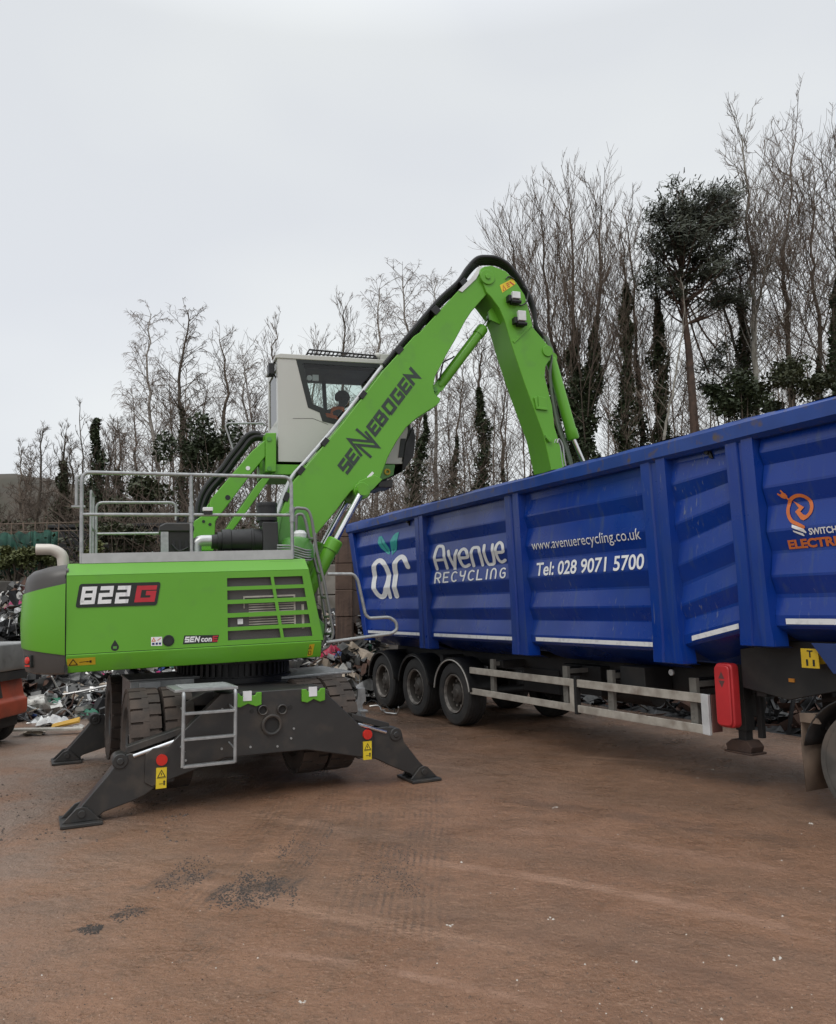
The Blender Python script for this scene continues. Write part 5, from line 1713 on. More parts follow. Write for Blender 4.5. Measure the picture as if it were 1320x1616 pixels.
# wheels
WR = .53
AX = [-.25, -1.66, -3.07]
tm = tyre_mesh(Vector((0, 0, 0)), TN, WR, .37, 0, 56)
rm = MB()
rm.lathe(Vector((0, 0, 0)), TN, [(-.165, .330), (-.175, .315), (-.15, .30), (-.12, .285), (-.03, .275), (-.02, .20), (-.06, .175), (-.10, .155), (-.12, .10), (-.125, .085), (-.145, .07), (-.15, .001)], 36)
hubm = MB()
zq = TT
for k in range(10):
    t = 2 * pi * k / 10; dd = TT * cos(t) * .215 + Vector((0, 0, sin(t) * .215))
    hubm.cyl(dd + TN * -.075, dd + TN * -.02, .022, n=8)
hubm.lathe(Vector((0, 0, 0)), TN, [(-.02, .295), (-.172, .322), (-.18, .318), (-.172, .300), (-.14, .286)], 36)
first = None
for d_c, flip in ((.12 + .185, 0), (2.5 - .30, 1)):
    for s in AX:
        loc = Tc(s, d_c, WR) - tr.location
        if first is None:
            first = bpy.data.objects.new('wheel', None); COL.objects.link(first); first.parent = tr; first.location = loc
            t_ = obj('tyre', tm, TYREB, None); t_.parent = first
            r_ = obj('rim', rm, mat('dark brown hub', (.06, .052, .045), .6, .2, scale=12), None); r_.parent = first
            h_ = obj('hub_ring', hubm, HUB, None); h_.parent = first
            kids = (t_, r_, h_)
        else:
            c = first.copy(); COL.objects.link(c); c.parent = tr; c.location = loc
            for ch in kids:
                k_ = ch.copy(); COL.objects.link(k_); k_.parent = c
                if flip: k_.rotation_euler = (0, 0, pi)
q = MB()
for s in AX: q.cyl(Tc(s, .35, WR), Tc(s, 2.15, WR), .075, n=14)
obj('axle', q, CHASS, tr)
for i, s in enumerate(AX):
    q = MB(); rws = []
    ed = []
    for k in range(25):
        t = radians(8) + k / 24 * radians(166)
        cx, cz = cos(t), sin(t)
        rws.append([Tc(s + cx * (WR + .10), d, WR + cz * (WR + .075)) for d in (.10, .09, .50)])
        rws[-1][0] = Tc(s + cx * (WR + .06), .09, WR + cz * (WR + .035))
        ed.append(Tc(s + cx * (WR + .06), .085, WR + cz * (WR + .035)))
    q.sheet(rws)
    mg = obj('mudguard', q, BLACK, tr, solid=.008, sharp=40)
    q = MB(); q.tube(ed, .013 if i == 0 else .010, 6)
    obj('mudguard_edge', q, mat('pale guard edge', (.42, .40, .37), .5) if i == 0 else CHGREY, mg)
for s in (-3.62,):
    q = MB(); q.box(Tc, s - .14, s - .02, .3, 2.2, .72, 1.0); q.box(Tc, s - .16, s - .14, .35, .7, .80, .95)
    tl = obj('rear_bumper', q, CHASS, tr, bevel=.01)
q = MB(); q.box(Tc, -3.80, -3.64, .28, .34, .95, 1.02); obj('marker_lamp', q, LAMPRED, tr)

# side guards: two aluminium frames and their hangers
for (a, b) in ((.30, 2.97), (3.02, 5.22)):
    q = MB()
    q.box(Tc, a, b - .10, .12, .15, .905, 1.005); q.box(Tc, a, b - .10, .12, .15, .575, .672)
    sg_ = obj('side_guard', q, ALU, tr, bevel=.006)
    q = MB(); q.prism(Tc, [(b - .10, 1.005), (b, 1.0), (b, .57), (b - .10, .575)], .115, .155); obj('guard_end', q, ALUW if b > 4 else ALU, sg_, bevel=.006)
    if b < 4:
        q = MB(); q.box(Tc, b, b + .05, .11, .18, .55, 1.04); obj('guard_joint', q, CHASS, sg_)
    else:
        q = MB(); q.box(Tc, b + .004, b + .012, .155, .30, .60, 1.0); obj('guard_return', q, mat('dull red bracket', (.16, .07, .06), .6), sg_)
    for s in ((a + .55), b - .30):
        q = MB(); q.box(Tc, s, s + .10, .17, .22, .60, 1.16); q.box(Tc, s + .02, s + .08, .22, .75, 1.06, 1.12)
        for k in range(5): q.box(Tc, s + .02, s + .05, .165, .171, .62 + k * .05, .64 + k * .05)
        obj('guard_hanger', q, mat('galvanised hanger', (.22, .21, .19), .55, .4, scale=9) if s == a + .55 else bpy.data.materials['galvanised hanger'], sg_)

# red extinguisher box
q = MB()
def rbox(s0, s1, z0, z1, d0, d1, r=.06, seg=5):
    p = rounded([Vector((s0, z0, 0)), Vector((s1, z0, 0)), Vector((s1, z1, 0)), Vector((s0, z1, 0))], r, seg, True)
    return [(v.x, v.y) for v in p]
q.prism(Tc, rbox(5.32, 5.545, .68, 1.35, 0, 0), .13, .25)
rb = obj('extinguisher_box', q, REDBOX, tr, bevel=.025)
q = MB(); q.prism(Tc, rbox(5.335, 5.53, .70, 1.33, 0, 0), .10, .128); obj('box_lid', q, REDBOX, rb, bevel=.022)
q = MB(); sc_, z_ = 5.435, 1.18
fn = lambda u_, v_: Tc(u_, .098, v_)
flat(q, poly2([(sc_ - .04, z_ + .01), (sc_ + .04, z_ + .01), (sc_, z_ + .085)]), fn); flat(q, poly2([(sc_ - .04, z_ - .01), (sc_, z_ - .085), (sc_ + .04, z_ - .01)]), fn)
obj('box_mark', q, mat('grey mark', (.12, .05, .05), .5), rb, recalc=False)
# landing legs
for d in (.42, 1.9):
    q = MB(); q.box(Tc, 5.30, 5.44, d, d + .14, .62, 1.32); q.box(Tc, 5.32, 5.42, d + .015, d + .125, .44, .62)
    q.box(Tc, 5.50, 5.56, d + .1, d + .16, .55, 1.2)
    ll = obj('landing_leg', q, CHASS, tr, bevel=.006)
    q = MB(); q.prism(Tc, [(5.20, .40), (5.50, .40), (5.52, .46), (5.46, .52), (5.26, .52), (5.18, .46)], d - .03, d + .17); q.box(Tc, 5.17, 5.53, d - .05, d + .19, .378, .40)
    obj('leg_foot', q, RUST, ll, bevel=.008)
# T11 plate
a = [(6.405, 1.545), (6.585, 1.545), (6.585, 1.37), (6.405, 1.37)]
q = MB(); q.box(Tc, 6.405, 6.585, .085, .095, 1.365, 1.545); q.box(Tc, 6.44, 6.46, .095, .27, 1.4, 1.5); q.box(Tc, 6.53, 6.55, .095, .27, 1.4, 1.5)
tpn = obj('letter_plate', q, TYPL, tr)
q = MB()
fn = lambda u_, v_: Tc(u_, .082, v_)
flat(q, affine(text2d('T', .03), (6.47, 1.465), (6.53, 1.465), (6.47, 1.53)), fn)
flat(q, affine(text2d('11', .03), (6.455, 1.385), (6.545, 1.385), (6.455, 1.445)), fn)
obj('plate_letters', q, BLKINK, tpn, recalc=False)
q = MB(); q.box(Tc, 6.13, 6.19, .245, .262, 1.20, 1.235); obj('marker_lamp', q, mat('amber lens', (.5, .2, .03), .3), tr)
q = MB(); p = TP([(1112, 716)])[0]
q.prism(Tf, [(p[0] - .03, p[1] + .08), (p[0] + .02, p[1] + .06), (p[0] + .07, p[1] - .06), (p[0] + .02, p[1] - .05)], .04, .09); q.cyl(Tf(p[0], .02, p[1] + .02), Tf(p[0], .10, p[1] + .02), .03, n=10)
obj('sheet_hook', q, BLACK, tr, bevel=.006)
q = MB(); p = TP([(642, 822)])[0]; q.cyl(Tf(p[0], .0, p[1]), Tf(p[0], .10, p[1]), .04, n=12); q.prism(Tf, [(p[0] - .04, p[1]), (p[0] + .04, p[1]), (p[0] + .02, p[1] - .09)], .03, .07)
obj('sheet_hook', q, BLACK, tr)

# lettering that follows the ribs of the side
PROF = {i: (p, prof(p[2], p[4])) for i, p in enumerate(PAN)}


def ribbed(name, vfs, m, pan, lift=.007):
    """flat shapes in (s, z) cut along the rib edges and laid on the ribbed panel"""
    pf = PROF[pan][1]
    bm = bmesh.new()
    for vs, fs in vfs:
        bv = [bm.verts.new((v[0], v[1], 0)) for v in vs]
        for f in fs:
            try: bm.faces.new([bv[i] for i in f])
            except ValueError: pass
    for z, d in pf[1:-3]:
        bmesh.ops.bisect_plane(bm, geom=bm.verts[:] + bm.edges[:] + bm.faces[:], plane_co=(0, z, 0), plane_no=(0, 1, 0), dist=1e-5)
    bm.verts.index_update()
    q = MB(); q.add([Tf(v.co.x, depth_at(pf, v.co.y) + dent(v.co.x, v.co.y) - lift, v.co.y) for v in bm.verts], [tuple(v.index for v in f.verts) for f in bm.faces])
    bm.free()
    return obj(name, q, m, tr, recalc=False, sharp=0)


def fit(body, bold, bl, br, tl):
    o, x, y = TP([bl, br, tl]); return affine(text2d(body, bold), o, x, y)


ribbed('web_address', [fit('www.avenuerecycling.co.uk', .0, (837.5, 868), (1009, 850.5), (837.5, 853.5))], WHITE, 2)
ribbed('telephone_number', [fit('Tel: 028 9071 5700', .018, (844, 909), (1015, 898), (842.5, 888.5))], WHITE, 2)


def strokes_px(lst, wpx, ref, cap='round'):
    """strokes given in photo pixels become ribbons on the trailer side"""
    out = []
    for st in lst:
        p = [Vector((*v, 0)) for v in st]
        if len(p) > 2: p = bez(p, 5)
        vs, fs = stroke([(v.x, v.y) for v in p], wpx, False, cap)
        out.append(([Vector(v) for v in TP([(v[0], v[1]) for v in vs])], fs))
    return out


def c6(x, y): return (520 + x / 3.3, 800 + y / 3.3)
def cc(x, y): return (440 + x / 6.215, 780 + y / 6.215)
A1 = [cc(*p) for p in ((1058, 800), (1040, 700), (985, 650), (935, 690), (918, 790), (922, 900), (955, 985), (1000, 1005), (1035, 960), (1056, 870))]
A2 = [cc(*p) for p in ((1062, 800), (1068, 900), (1070, 1010))]
R1 = [c6(*p) for p in ((338, 465), (335, 400), (333, 330), (342, 285), (366, 260), (390, 275), (402, 312))]
ribbed('logo_letters', strokes_px([A1 + A1[:1]], 7.2, (600, 910)) + strokes_px([A2], 5.6, (600, 910)), WHITE, 0, .007)
ribbed('logo_letters', strokes_px([R1], 7.4, (630, 910)), WHITE, 0, .0085)
lf = [[c6(*p) for p in ((248, 155), (262, 150), (285, 180), (302, 215), (302, 248), (285, 240), (262, 215), (250, 185))],
      [c6(*p) for p in ((335, 135), (352, 130), (350, 175), (338, 220), (315, 250), (308, 225), (312, 180), (322, 150))]]
ribbed('logo_leaf', [poly2(TP(l)) for l in lf], TEAL, 0)
ribbed('logo_leaf_vein', strokes_px([[c6(262, 165), c6(275, 195), c6(294, 236)], [c6(338, 150), c6(332, 190), c6(318, 238)]], 1.1, (605, 860)), mat('dark teal vinyl', (.012, .12, .16), .5), 0, .008)
AV = {'A': [[(0, 0), (.02, .55), (.2, .95), (.5, 1), (.78, .93), (.96, .55), (1, 0)], [(.02, .38), (.98, .38)]],
      'v': [[(0, .95), (.46, .06), (.54, .06), (1, .95)]],
      'e': [[(.05, .50), (.95, .52), (.9, .85), (.5, 1.0), (.1, .82), (0, .45), (.15, .1), (.5, 0), (.95, .08)]],
      'n': [[(0, 0), (0, .6), (.15, .95), (.5, 1), (.85, .95), (1, .6), (1, 0)]],
      'u': [[(0, 1), (0, .4), (.15, .05), (.5, 0), (.85, .05), (1, .4), (1, 1)]]}
lst = []
word = [('A', 0, .145, 1.0), ('v', .195, .31, .78), ('e', .345, .46, .78), ('n', .51, .63, .80), ('u', .69, .81, .86), ('e', .855, .965, .92)]
bl, brr = Vector((685.5, 898)), Vector((798, 888)); upv = Vector((-1.8, -35.5))
for ch, x0, x1, h in word:
    for st in AV[ch]:
        y0 = 0 if ch != 'e' or x0 < .5 else .06
        lst.append([tuple(bl + (brr - bl) * (x0 + (x1 - x0) * x_) + upv * (y0 + h * y_ * (1 - y0))) for x_, y_ in st])
for i, st in enumerate(lst):
    pass
ribbed('name_lettering', strokes_px([s_ for s_ in lst if len(s_) > 2], 4.6, (740, 885)), WHITE, 1, .007)
ribbed('name_lettering', strokes_px([s_ for s_ in lst if len(s_) == 2], 4.0, (740, 885), 'butt'), WHITE, 1, .0082)
RC = {'R': [[(0, 0), (0, 1), (.7, 1), (1, .85), (1, .6), (.7, .48), (.05, .48)], [(.45, .48), (1, 0)]], 'E': [[(1, 1), (0, 1), (0, 0), (1, 0)], [(0, .5), (.85, .5)]],
      'C': [[(1, .9), (.6, 1), (.15, .85), (0, .5), (.15, .15), (.6, 0), (1, .1)]], 'Y': [[(0, 1), (.1, .6), (.5, .5), (.9, .6), (1, 1)], [(.97, .7), (.75, .0)]],
      'L': [[(0, 1), (0, 0), (1, 0)]], 'I': [[(.5, 0), (.5, 1)]], 'N': [[(0, 0), (0, .7), (.3, 1), (.7, 1), (1, .7), (1, 0)]],
      'G': [[(1, .9), (.6, 1), (.15, .85), (0, .5), (.15, .15), (.6, 0), (1, .12), (1, .48), (.6, .48)]]}
bl, brr = Vector((685, 920)), Vector((799, 911)); upv = Vector((-.8, -15))
lst = []
for k, ch in enumerate('RECYCLING'):
    x0 = k * .116 + (.0 if k < 6 else -.008)
    if k > 6: x0 = .116 * k - .045 + (k - 7) * .012
    for st in RC[ch]:
        pts = [tuple(bl + (brr - bl) * (x0 + (.066 if ch != 'I' else .04) * x_) + upv * y_) for x_, y_ in st]
        if len(pts) > 4:
            lst.append(pts)
        else:
            for a_, b_3 in zip(pts, pts[1:]): lst.append([a_, b_3])
oddl = [[], []]
for i, s_ in enumerate(lst): oddl[i % 2].append(s_)
ribbed('sub_lettering', strokes_px(oddl[0], 2.3, (740, 915)), WHITE, 1, .007)
ribbed('sub_lettering', strokes_px(oddl[1], 2.3, (740, 915)), WHITE, 1, .0078)


def cz(x, y): return (1200 + x / 11, 760 + y / 11)
bulb = [(740, 790), (640, 740), (520, 680), (445, 560), (430, 430), (470, 310), (570, 245), (680, 245), (780, 310), (832, 420), (825, 530), (770, 610)]
ribbed('bulb_emblem', strokes_px([[cz(*p) for p in bulb]], 5.4, (1258, 800)), ORANGE, 4, .007)
ribbed('bulb_emblem', [poly2(TP([cz(*p) for p in ((770, 580), (800, 625), (730, 672), (680, 655), (560, 520), (615, 455), (500, 330), (705, 440), (650, 520), (720, 575))]))], ORANGE, 4, .0085)
ribbed('bulb_emblem', [poly2(TP([cz(*p) for p in ((335, 200), (395, 200), (430, 255), (385, 300), (320, 275), (300, 235))]))] +
       strokes_px([[cz(330, 160), cz(365, 205)], [cz(275, 215), cz(320, 250)], [cz(390, 260), cz(440, 310)]], 2.6, (1258, 800)), ORANGE, 4, .009)
ribbed('bulb_base', [poly2(TP([cz(*p) for p in ((535, 745), (740, 815), (785, 880), (770, 895), (540, 800))])), poly2(TP([cz(*p) for p in ((555, 845), (720, 900), (745, 940), (725, 945), (565, 875))]))], WHITE, 4)
ribbed('service_lettering', [fit('SWITCH', .03, cz(828, 925), cz(1305, 880), cz(818, 812))], WHITE, 4)
ribbed('service_lettering', [fit('ELECTRIC', .045, cz(445, 1175), cz(1460, 1090), cz(435, 1020))], ORANGE, 4)

# ================================================================== TRACTOR UNIT (only its rear corner is in view)
tu = thing('tractor_unit', 'tractor unit under the trailer front, only its wheel, mudguard and muddy flap in view', 'lorry', Tc(7.1, 1.2, 0))
wc = 7.02
for dd in (.27, 2.25):
    wt = MB(); c = Tc(wc, dd, .52)
    tq = tyre_mesh(c, TN, .52, .30, 0, 56); tyo = obj('tyre', tq, TYREB, tu)
    q = MB(); q.lathe(c, TN, [(-.13, .30), (-.14, .28), (-.05, .26), (.02, .2), (.0, .12), (-.1, .11), (-.11, .001)], 32); obj('rim', q, HUB, tyo)
q = MB(); q.lathe(Tc(wc, .118, .52), TN, [(0.0, .512), (-.014, .505), (-.020, .47), (-.016, .455), (-.024, .445), (-.026, .40), (-.018, .38), (-.016, .345), (-.002, .335), (.01, .33)], 56)
obj('tyre_sidewall', q, mat('dusty grey sidewall', (.095, .088, .078), .8, scale=4, col2=(.05, .046, .042), dirt=(.13, .10, .08), dscale=3, dlo=.5, dhi=.75), tu)
q = MB(); rws = []
for k in range(20):
    t = radians(20) + k / 19 * radians(150)
    rws.append([Tc(wc + cos(t) * .64, d, .54 + sin(t) * .60) for d in (.06, .62)])
q.sheet(rws); q.box(Tc, 6.25, 6.5, .3, 1.9, .78, .92)
obj('mudguard', q, CHASS, tu, solid=.015)
q = MB()
fl_ = [(6.41, .93), (6.36, .88), (6.345, .6), (6.36, .22)]
q.sheet([[Tc(s, .08, z), Tc(s + .01, .30, z), Tc(s, .60, z)] for s, z in fl_])
obj('mud_flap', q, FLAP, tu, solid=.012)
q = MB(); q.prism(Tc, [(6.36, .94), (6.36, .86), (6.56, .86), (6.50, .95)], .06, .09); obj('flap_bracket', q, FLAP, tu)
q = MB()
for d in (.75, 1.5): q.box(Tc, 6.3, 9.6, d, d + .1, .78, 1.02)
q.box(Tc, 6.7, 7.6, .8, 1.6, 1.04, 1.16); q.prism(Tc, [(6.05, .98), (6.7, 1.15), (6.7, 1.10), (6.05, .95)], .75, 1.6)
q.cyl(Tc(wc, .3, .52), Tc(wc, 2.2, .52), .09, n=14)
obj('frame', q, CHASS, tu)


# ================================================================== TREES
BARK = mat('grey brown bark', (.150, .118, .090), .95, scale=6, col2=(.085, .068, .052))
BARKD = mat('dark bark', (.092, .072, .054), .95, scale=6, col2=(.052, .042, .032))
TWIG = mat('winter twigs', (.150, .112, .086), .95, scale=3, col2=(.095, .072, .056))
BIRCHM = mat('birch bark', (.30, .275, .245), .85, scale=5, col2=(.14, .12, .10), lo=.4, hi=.5, stretch=(1, 1, 3))
BTWIG = mat('purple brown birch twigs', (.185, .140, .118), .95, scale=3)
PALEB = mat('pale grey bark', (.27, .255, .22), .9, scale=4, col2=(.15, .14, .115))
PINEB = mat('reddish pine bark', (.115, .074, .054), .9, scale=5, col2=(.06, .042, .033))
IVY = mat('dark ivy leaves', (.044, .062, .024), .6, scale=3, col2=(.020, .030, .012), lo=.3, hi=.7)
IVYB = mat('olive ivy leaves', (.052, .060, .024), .65, scale=3, col2=(.025, .032, .012))
PINEN = mat('pine needles', (.040, .046, .024), .7, scale=1.6, col2=(.020, .026, .013))
BUSH = mat('yellow green leaves', (.105, .115, .030), .7, scale=2, col2=(.05, .06, .016))


def bank_h(x, y):
    if y < 21.3: return 0.
    return 2.7 + min(1, (y - 21.3) / 6) * 1.4 + min(1, max(0, y - 27) / 22) * 2.0 + wob(x, y) * .3 - .15


def leaf_quads(m, rnd, centre, n, spread, size):
    for _ in range(n):
        c = Vector((centre[0] + rnd.gauss(0, spread[0]), centre[1] + rnd.gauss(0, spread[1]), centre[2] + rnd.gauss(0, spread[2])))
        leaf(m, rnd, c, size * rnd.uniform(.6, 1.3))


def leaf(m, rnd, c, s):
    a = Vector((rnd.gauss(0, 1), rnd.gauss(0, 1), rnd.gauss(0, .8))).normalized(); b = a.orthogonal().normalized() if rnd.random() < .5 else a.cross(Vector((.3, .5, .8))).normalized()
    o = len(m.v); a = a * s; b = b * (s * .62)
    m.v += [c - a, c - b * .9 + a * .1, c + a, c + b]; m.f.append((o, o + 1, o + 2, o + 3)); m.m.append(0)


STY = {  # branch angle, its spread, upward pull, length share, first branch, per level counts, wobble
    'ascend': (34, 10, .32, .34, .22, (24, 9, 6), .08), 'broom': (28, 9, .30, .46, .34, (28, 10, 7), .07), 'birch': (42, 11, -.02, .30, .20, (34, 11, 8), .075),
    'spread': (50, 15, .16, .34, .22, (26, 9, 7), .12), 'thin': (40, 12, .20, .20, .30, (14, 5, 3), .10), 'tall': (38, 12, .26, .36, .38, (26, 10, 8), .10)}


def limb(rnd, p, d, L, n, wobble, pull):
    pts = [p.copy()]; d = d.normalized()
    for i in range(n):
        d = (d + Vector((rnd.gauss(0, wobble), rnd.gauss(0, wobble), rnd.gauss(0, wobble * .6) + pull / n * 2.2))).normalized()
        pts.append(pts[-1] + d * (L / n))
    return pts


def make_tree(label, path, style, seed, r0, barkm, twigm, ivy=None, group=None, ivym=None, dens=1., thing_name='bare_tree', trunk_bare=None):
    """path: world points of the trunk from root to tip"""
    rnd = random.Random(seed)
    ang, asp, pull, share, f0, cnt, wobb = STY[style]
    root = thing(thing_name, label, 'tree', path[0], group)
    tp_ = bez(path, 6)
    H = sum(((b - a).length for a, b in zip(tp_, tp_[1:])))
    for i in range(1, len(tp_) - 1): tp_[i] = tp_[i] + Vector((rnd.gauss(0, .055), rnd.gauss(0, .055), 0)) * (1 if style != 'thin' else .6)
    N = len(tp_)
    tm_ = MB(); cm = MB()
    tm_.tube(tp_, [max(.014, r0 * (1 - .90 * (i / (N - 1)) ** .85)) for i in range(N)], 7, caps=False)

    def along(t):
        x = t * (N - 1); i = min(int(x), N - 2); return tp_[i].lerp(tp_[i + 1], x - i), (tp_[i + 1] - tp_[i]).normalized()
    if trunk_bare: f0 = trunk_bare
    for k in range(int(cnt[0] * dens)):
        t = f0 + (1 - f0) * ((k + rnd.random()) / int(cnt[0] * dens)) ** .9
        p, d = along(min(.99, t))
        az = rnd.uniform(0, 2 * pi); a = radians(ang + rnd.gauss(0, asp))
        side = Vector((cos(az), sin(az), 0))
        bd = d * cos(a) + side * sin(a)
        L1 = H * share * (1.05 - .80 * ((t - f0) / (1 - f0))) * rnd.uniform(.65, 1.15)
        b1 = limb(rnd, p, bd, L1, 6, wobb, pull)
        rb = max(.010, r0 * .21 * (1 - t * .62) * rnd.uniform(.7, 1.1))
        tm_.tube(b1, [max(.010, rb * (1 - .8 * i / 6)) for i in range(7)], 4, caps=False)
        n2 = max(2, int(cnt[1] * (L1 / (H * share)) * rnd.uniform(.8, 1.25)))
        for j in range(n2):
            u = .22 + .78 * (j + rnd.random()) / n2
            x = u * 6; i = min(int(x), 5); p2 = b1[i].lerp(b1[i + 1], x - i); d1 = (b1[i + 1] - b1[i]).normalized()
            o = d1.orthogonal(); o.rotate(Matrix.Rotation(rnd.uniform(0, 2 * pi), 3, d1))
            a2 = radians(ang * .9 + rnd.gauss(0, asp))
            L2 = L1 * .46 * (1.1 - .5 * u) * rnd.uniform(.6, 1.2)
            b2 = limb(rnd, p2, d1 * cos(a2) + o * sin(a2), L2, 4, wobb * 1.2, pull * (.8 if style != 'birch' else 1.8))
            cm.tube(b2, [.0092, .0082, .0072, .0062, .0052], 3, caps=False)
            for q_ in range(cnt[2]):
                u2 = .25 + .75 * (q_ + rnd.random()) / cnt[2]
                x = u2 * 4; i = min(int(x), 3); p3 = b2[i].lerp(b2[i + 1], x - i); d2 = (b2[i + 1] - b2[i]).normalized()
                o = d2.orthogonal(); o.rotate(Matrix.Rotation(rnd.uniform(0, 2 * pi), 3, d2))
                a3 = radians(ang * .8 + rnd.gauss(0, asp))
                L3 = max(.18, L2 * .5 * rnd.uniform(.6, 1.3))
                b3 = limb(rnd, p3, d2 * cos(a3) + o * sin(a3), L3, 3, wobb * 1.3, pull if style != 'birch' else -.55)
                cm.tube(b3, [.0062, .0055, .0048, .004], 3, caps=False)
    obj('trunk', tm_, barkm, root, recalc=False, sharp=0)
    obj('crown', cm, twigm, root, recalc=False, sharp=0)
    if ivy:
        im = MB(); zt, rad, dn = ivy
        zb0 = path[0].z
        hh = zt - zb0; n = int(dn * hh)
        ph = [rnd.uniform(0, 6) for _ in range(4)]
        for _ in range(n):
            z = zb0 + hh * rnd.random() ** .9
            t = 0
            pz = None
            for a, b in zip(tp_, tp_[1:]):
                if a.z <= z <= b.z or pz is None:
                    pz = a.lerp(b, min(1, max(0, (z - a.z) / max(.01, b.z - a.z))))
                    if b.z >= z: break
            fz = (z - zb0) / hh
            rr = rad * (.68 + .16 * sin(z * 1.9 + ph[0]) + .15 * sin(z * 4.3 + ph[1])) * (1.1 - .85 * fz ** 1.8)
            th = rnd.uniform(0, 2 * pi); rr *= (1 + .3 * sin(th * 2 + z * 1.3 + ph[2])) * rnd.uniform(.35, 1.12)
            leaf(im, rnd, Vector((pz.x + cos(th) * rr, pz.y + sin(th) * rr, z)), rnd.uniform(.05, .105))
        obj('ivy', im, ivym or IVY, root, recalc=False, sharp=0)
    return root


def path_px(pts, Y, base=True):
    out = [atY(x, y, Y) for x, y in pts]
    if base:
        p = out[0]; d = out[0] - out[1]
        zb_ = bank_h(p.x, Y)
        if p.z > zb_:
            k = (p.z - zb_) / max(.3, -d.z) if d.z < 0 else 0
            k = min(k, 6)
            out = [Vector((p.x + d.x * k * .25, Y, zb_))] + out
    return out


T_ = []
def T(label, pts, Y, style, r0, bark='b', ivy_y=None, ivr=.5, ivn=260, dens=1., name='bare_tree', ivym=None, bare=None):
    sk_ = {'broom': .80, 'tall': .80, 'birch': .82, 'ascend': .75, 'spread': .85, 'thin': .9}[style]
    a_, b_ = pts[-2], pts[-1]; pts = list(pts[:-1]) + [(a_[0] + (b_[0] - a_[0]) * sk_, a_[1] + (b_[1] - a_[1]) * sk_)]
    dens *= 1.28
    P = path_px(pts, Y)
    bm_, tw_ = {'b': (BARK, TWIG), 'd': (BARKD, TWIG), 'w': (BIRCHM, BTWIG), 'p': (PALEB, TWIG)}[bark]
    iv = None
    if ivy_y: iv = (atY(pts[0][0], ivy_y, Y).z, ivr, ivn)
    make_tree(label, P, style, len(T_) * 17 + 5, r0, bm_, tw_, iv, 'trees along the top of the bank', ivym, dens, name, bare)
    T_.append(label)


T('small bare tree on the far left skyline, nearest the left edge of the photo', [(30, 860), (32, 780), (28, 692)], 36, 'spread', .13, 'b', dens=.9)
T('slight bare sapling between the two leftmost skyline trees', [(46, 860), (46, 790), (49, 705)], 37, 'spread', .09, 'b', dens=.8)
T('bushy bare tree just left of the machine handrail corner, right of the ivy stump', [(116, 860), (114, 770), (112, 690)], 34, 'spread', .11, 'b', dens=1.)
T('bare tree with upright limbs, directly right of the dark ivy column', [(172, 860), (173, 760), (170, 668)], 33, 'ascend', .12, 'b', dens=1.)
T('bare tree whose crown fills the gap left of the palest birch trunk', [(216, 860), (214, 720), (210, 610)], 35, 'spread', .13, 'b', dens=1.1)
T('bare tree in the gap between the dark-stemmed birch and the broad forked tree', [(322, 860), (320, 720), (322, 585)], 36, 'spread', .13, 'b', dens=1.1)
T('bare many-branched tree left of the ivy stump, in front of the hillside', [(62, 860), (62, 770), (68, 664)], 34, 'spread', .16, 'd', dens=1.1)
T('squat tree thickly wrapped in olive ivy, left of the corner post of the machine handrail', [(98, 860), (99, 780), (106, 650)], 33, 'ascend', .20, 'd', 728, .75, 420, ivym=IVYB, name='ivy_tree')
T('thin straight bare pole of a tree rising just left of the dark ivy column', [(133, 860), (130, 740), (126, 622)], 32, 'thin', .09, 'd', dens=.8)
T('tree with dark ivy column, seen over the left end of the machine handrail', [(152, 860), (152, 760), (150, 640)], 32, 'ascend', .20, 'd', 662, .62, 520, dens=.7, name='ivy_tree')
T('bare shaggy tree with twisted branches between the dark ivy column and the leftmost birch', [(192, 860), (190, 760), (186, 648)], 34, 'spread', .17, 'b', 740, .5, 200, ivym=IVYB)
T('leftmost birch, pale trunk curving up to a fine drooping crown', [(262, 850), (246, 720), (234, 600), (240, 472)], 33, 'birch', .17, 'w', dens=1.15, name='birch_tree')
T('tall dark-stemmed birch with ivy low on its trunk, just right of the palest birch', [(290, 850), (288, 700), (284, 600), (300, 470)], 32, 'birch', .21, 'd', 640, .30, 240, dens=1.2, name='birch_tree')
T('broad bare tree with forking limbs, left of the raised cab', [(352, 850), (350, 700), (358, 610), (344, 522)], 34, 'spread', .19, 'b', 700, .35, 140, dens=1.2)
T('fine twigged birch close behind the black hose bundle, left of the cab', [(398, 850), (394, 700), (384, 620), (392, 556)], 36, 'birch', .13, 'w', dens=.9, name='birch_tree')
T('bare upright tree rising directly behind the rear edge of the grey cab', [(428, 850), (426, 700), (432, 590), (436, 492)], 34, 'ascend', .15, 'b', dens=1.0)
T('slim bare tree behind the roof guard of the cab, its left half', [(492, 850), (494, 650), (506, 500)], 36, 'ascend', .14, 'b', dens=.9)
T('dense bare tree behind the roof guard of the cab, its right half', [(538, 850), (540, 620), (548, 438)], 34, 'ascend', .18, 'd', dens=1.2)
T('birch just left of the boom with its trunk half hidden by the cab', [(596, 850), (594, 600), (600, 422)], 34, 'birch', .18, 'w', dens=1.1, name='birch_tree')
T('tallest birch left of the boom, crown rounded and drooping', [(640, 850), (645, 600), (634, 400)], 33, 'birch', .20, 'w', dens=1.3, name='birch_tree')
T('birch behind the upper boom, crown showing between boom and sky', [(692, 850), (690, 600), (690, 410)], 35, 'birch', .17, 'w', dens=1.1, name='birch_tree')
T('ivy clad trunk under the middle of the boom', [(652, 850), (664, 720), (676, 600)], 31, 'spread', .18, 'd', 655, .55, 330, dens=.6, name='ivy_tree')
T('slender bare tree seen in the arch between boom and stick, left one', [(712, 850), (722, 680), (735, 560)], 34, 'spread', .13, 'b', 690, .45, 240, dens=1.)
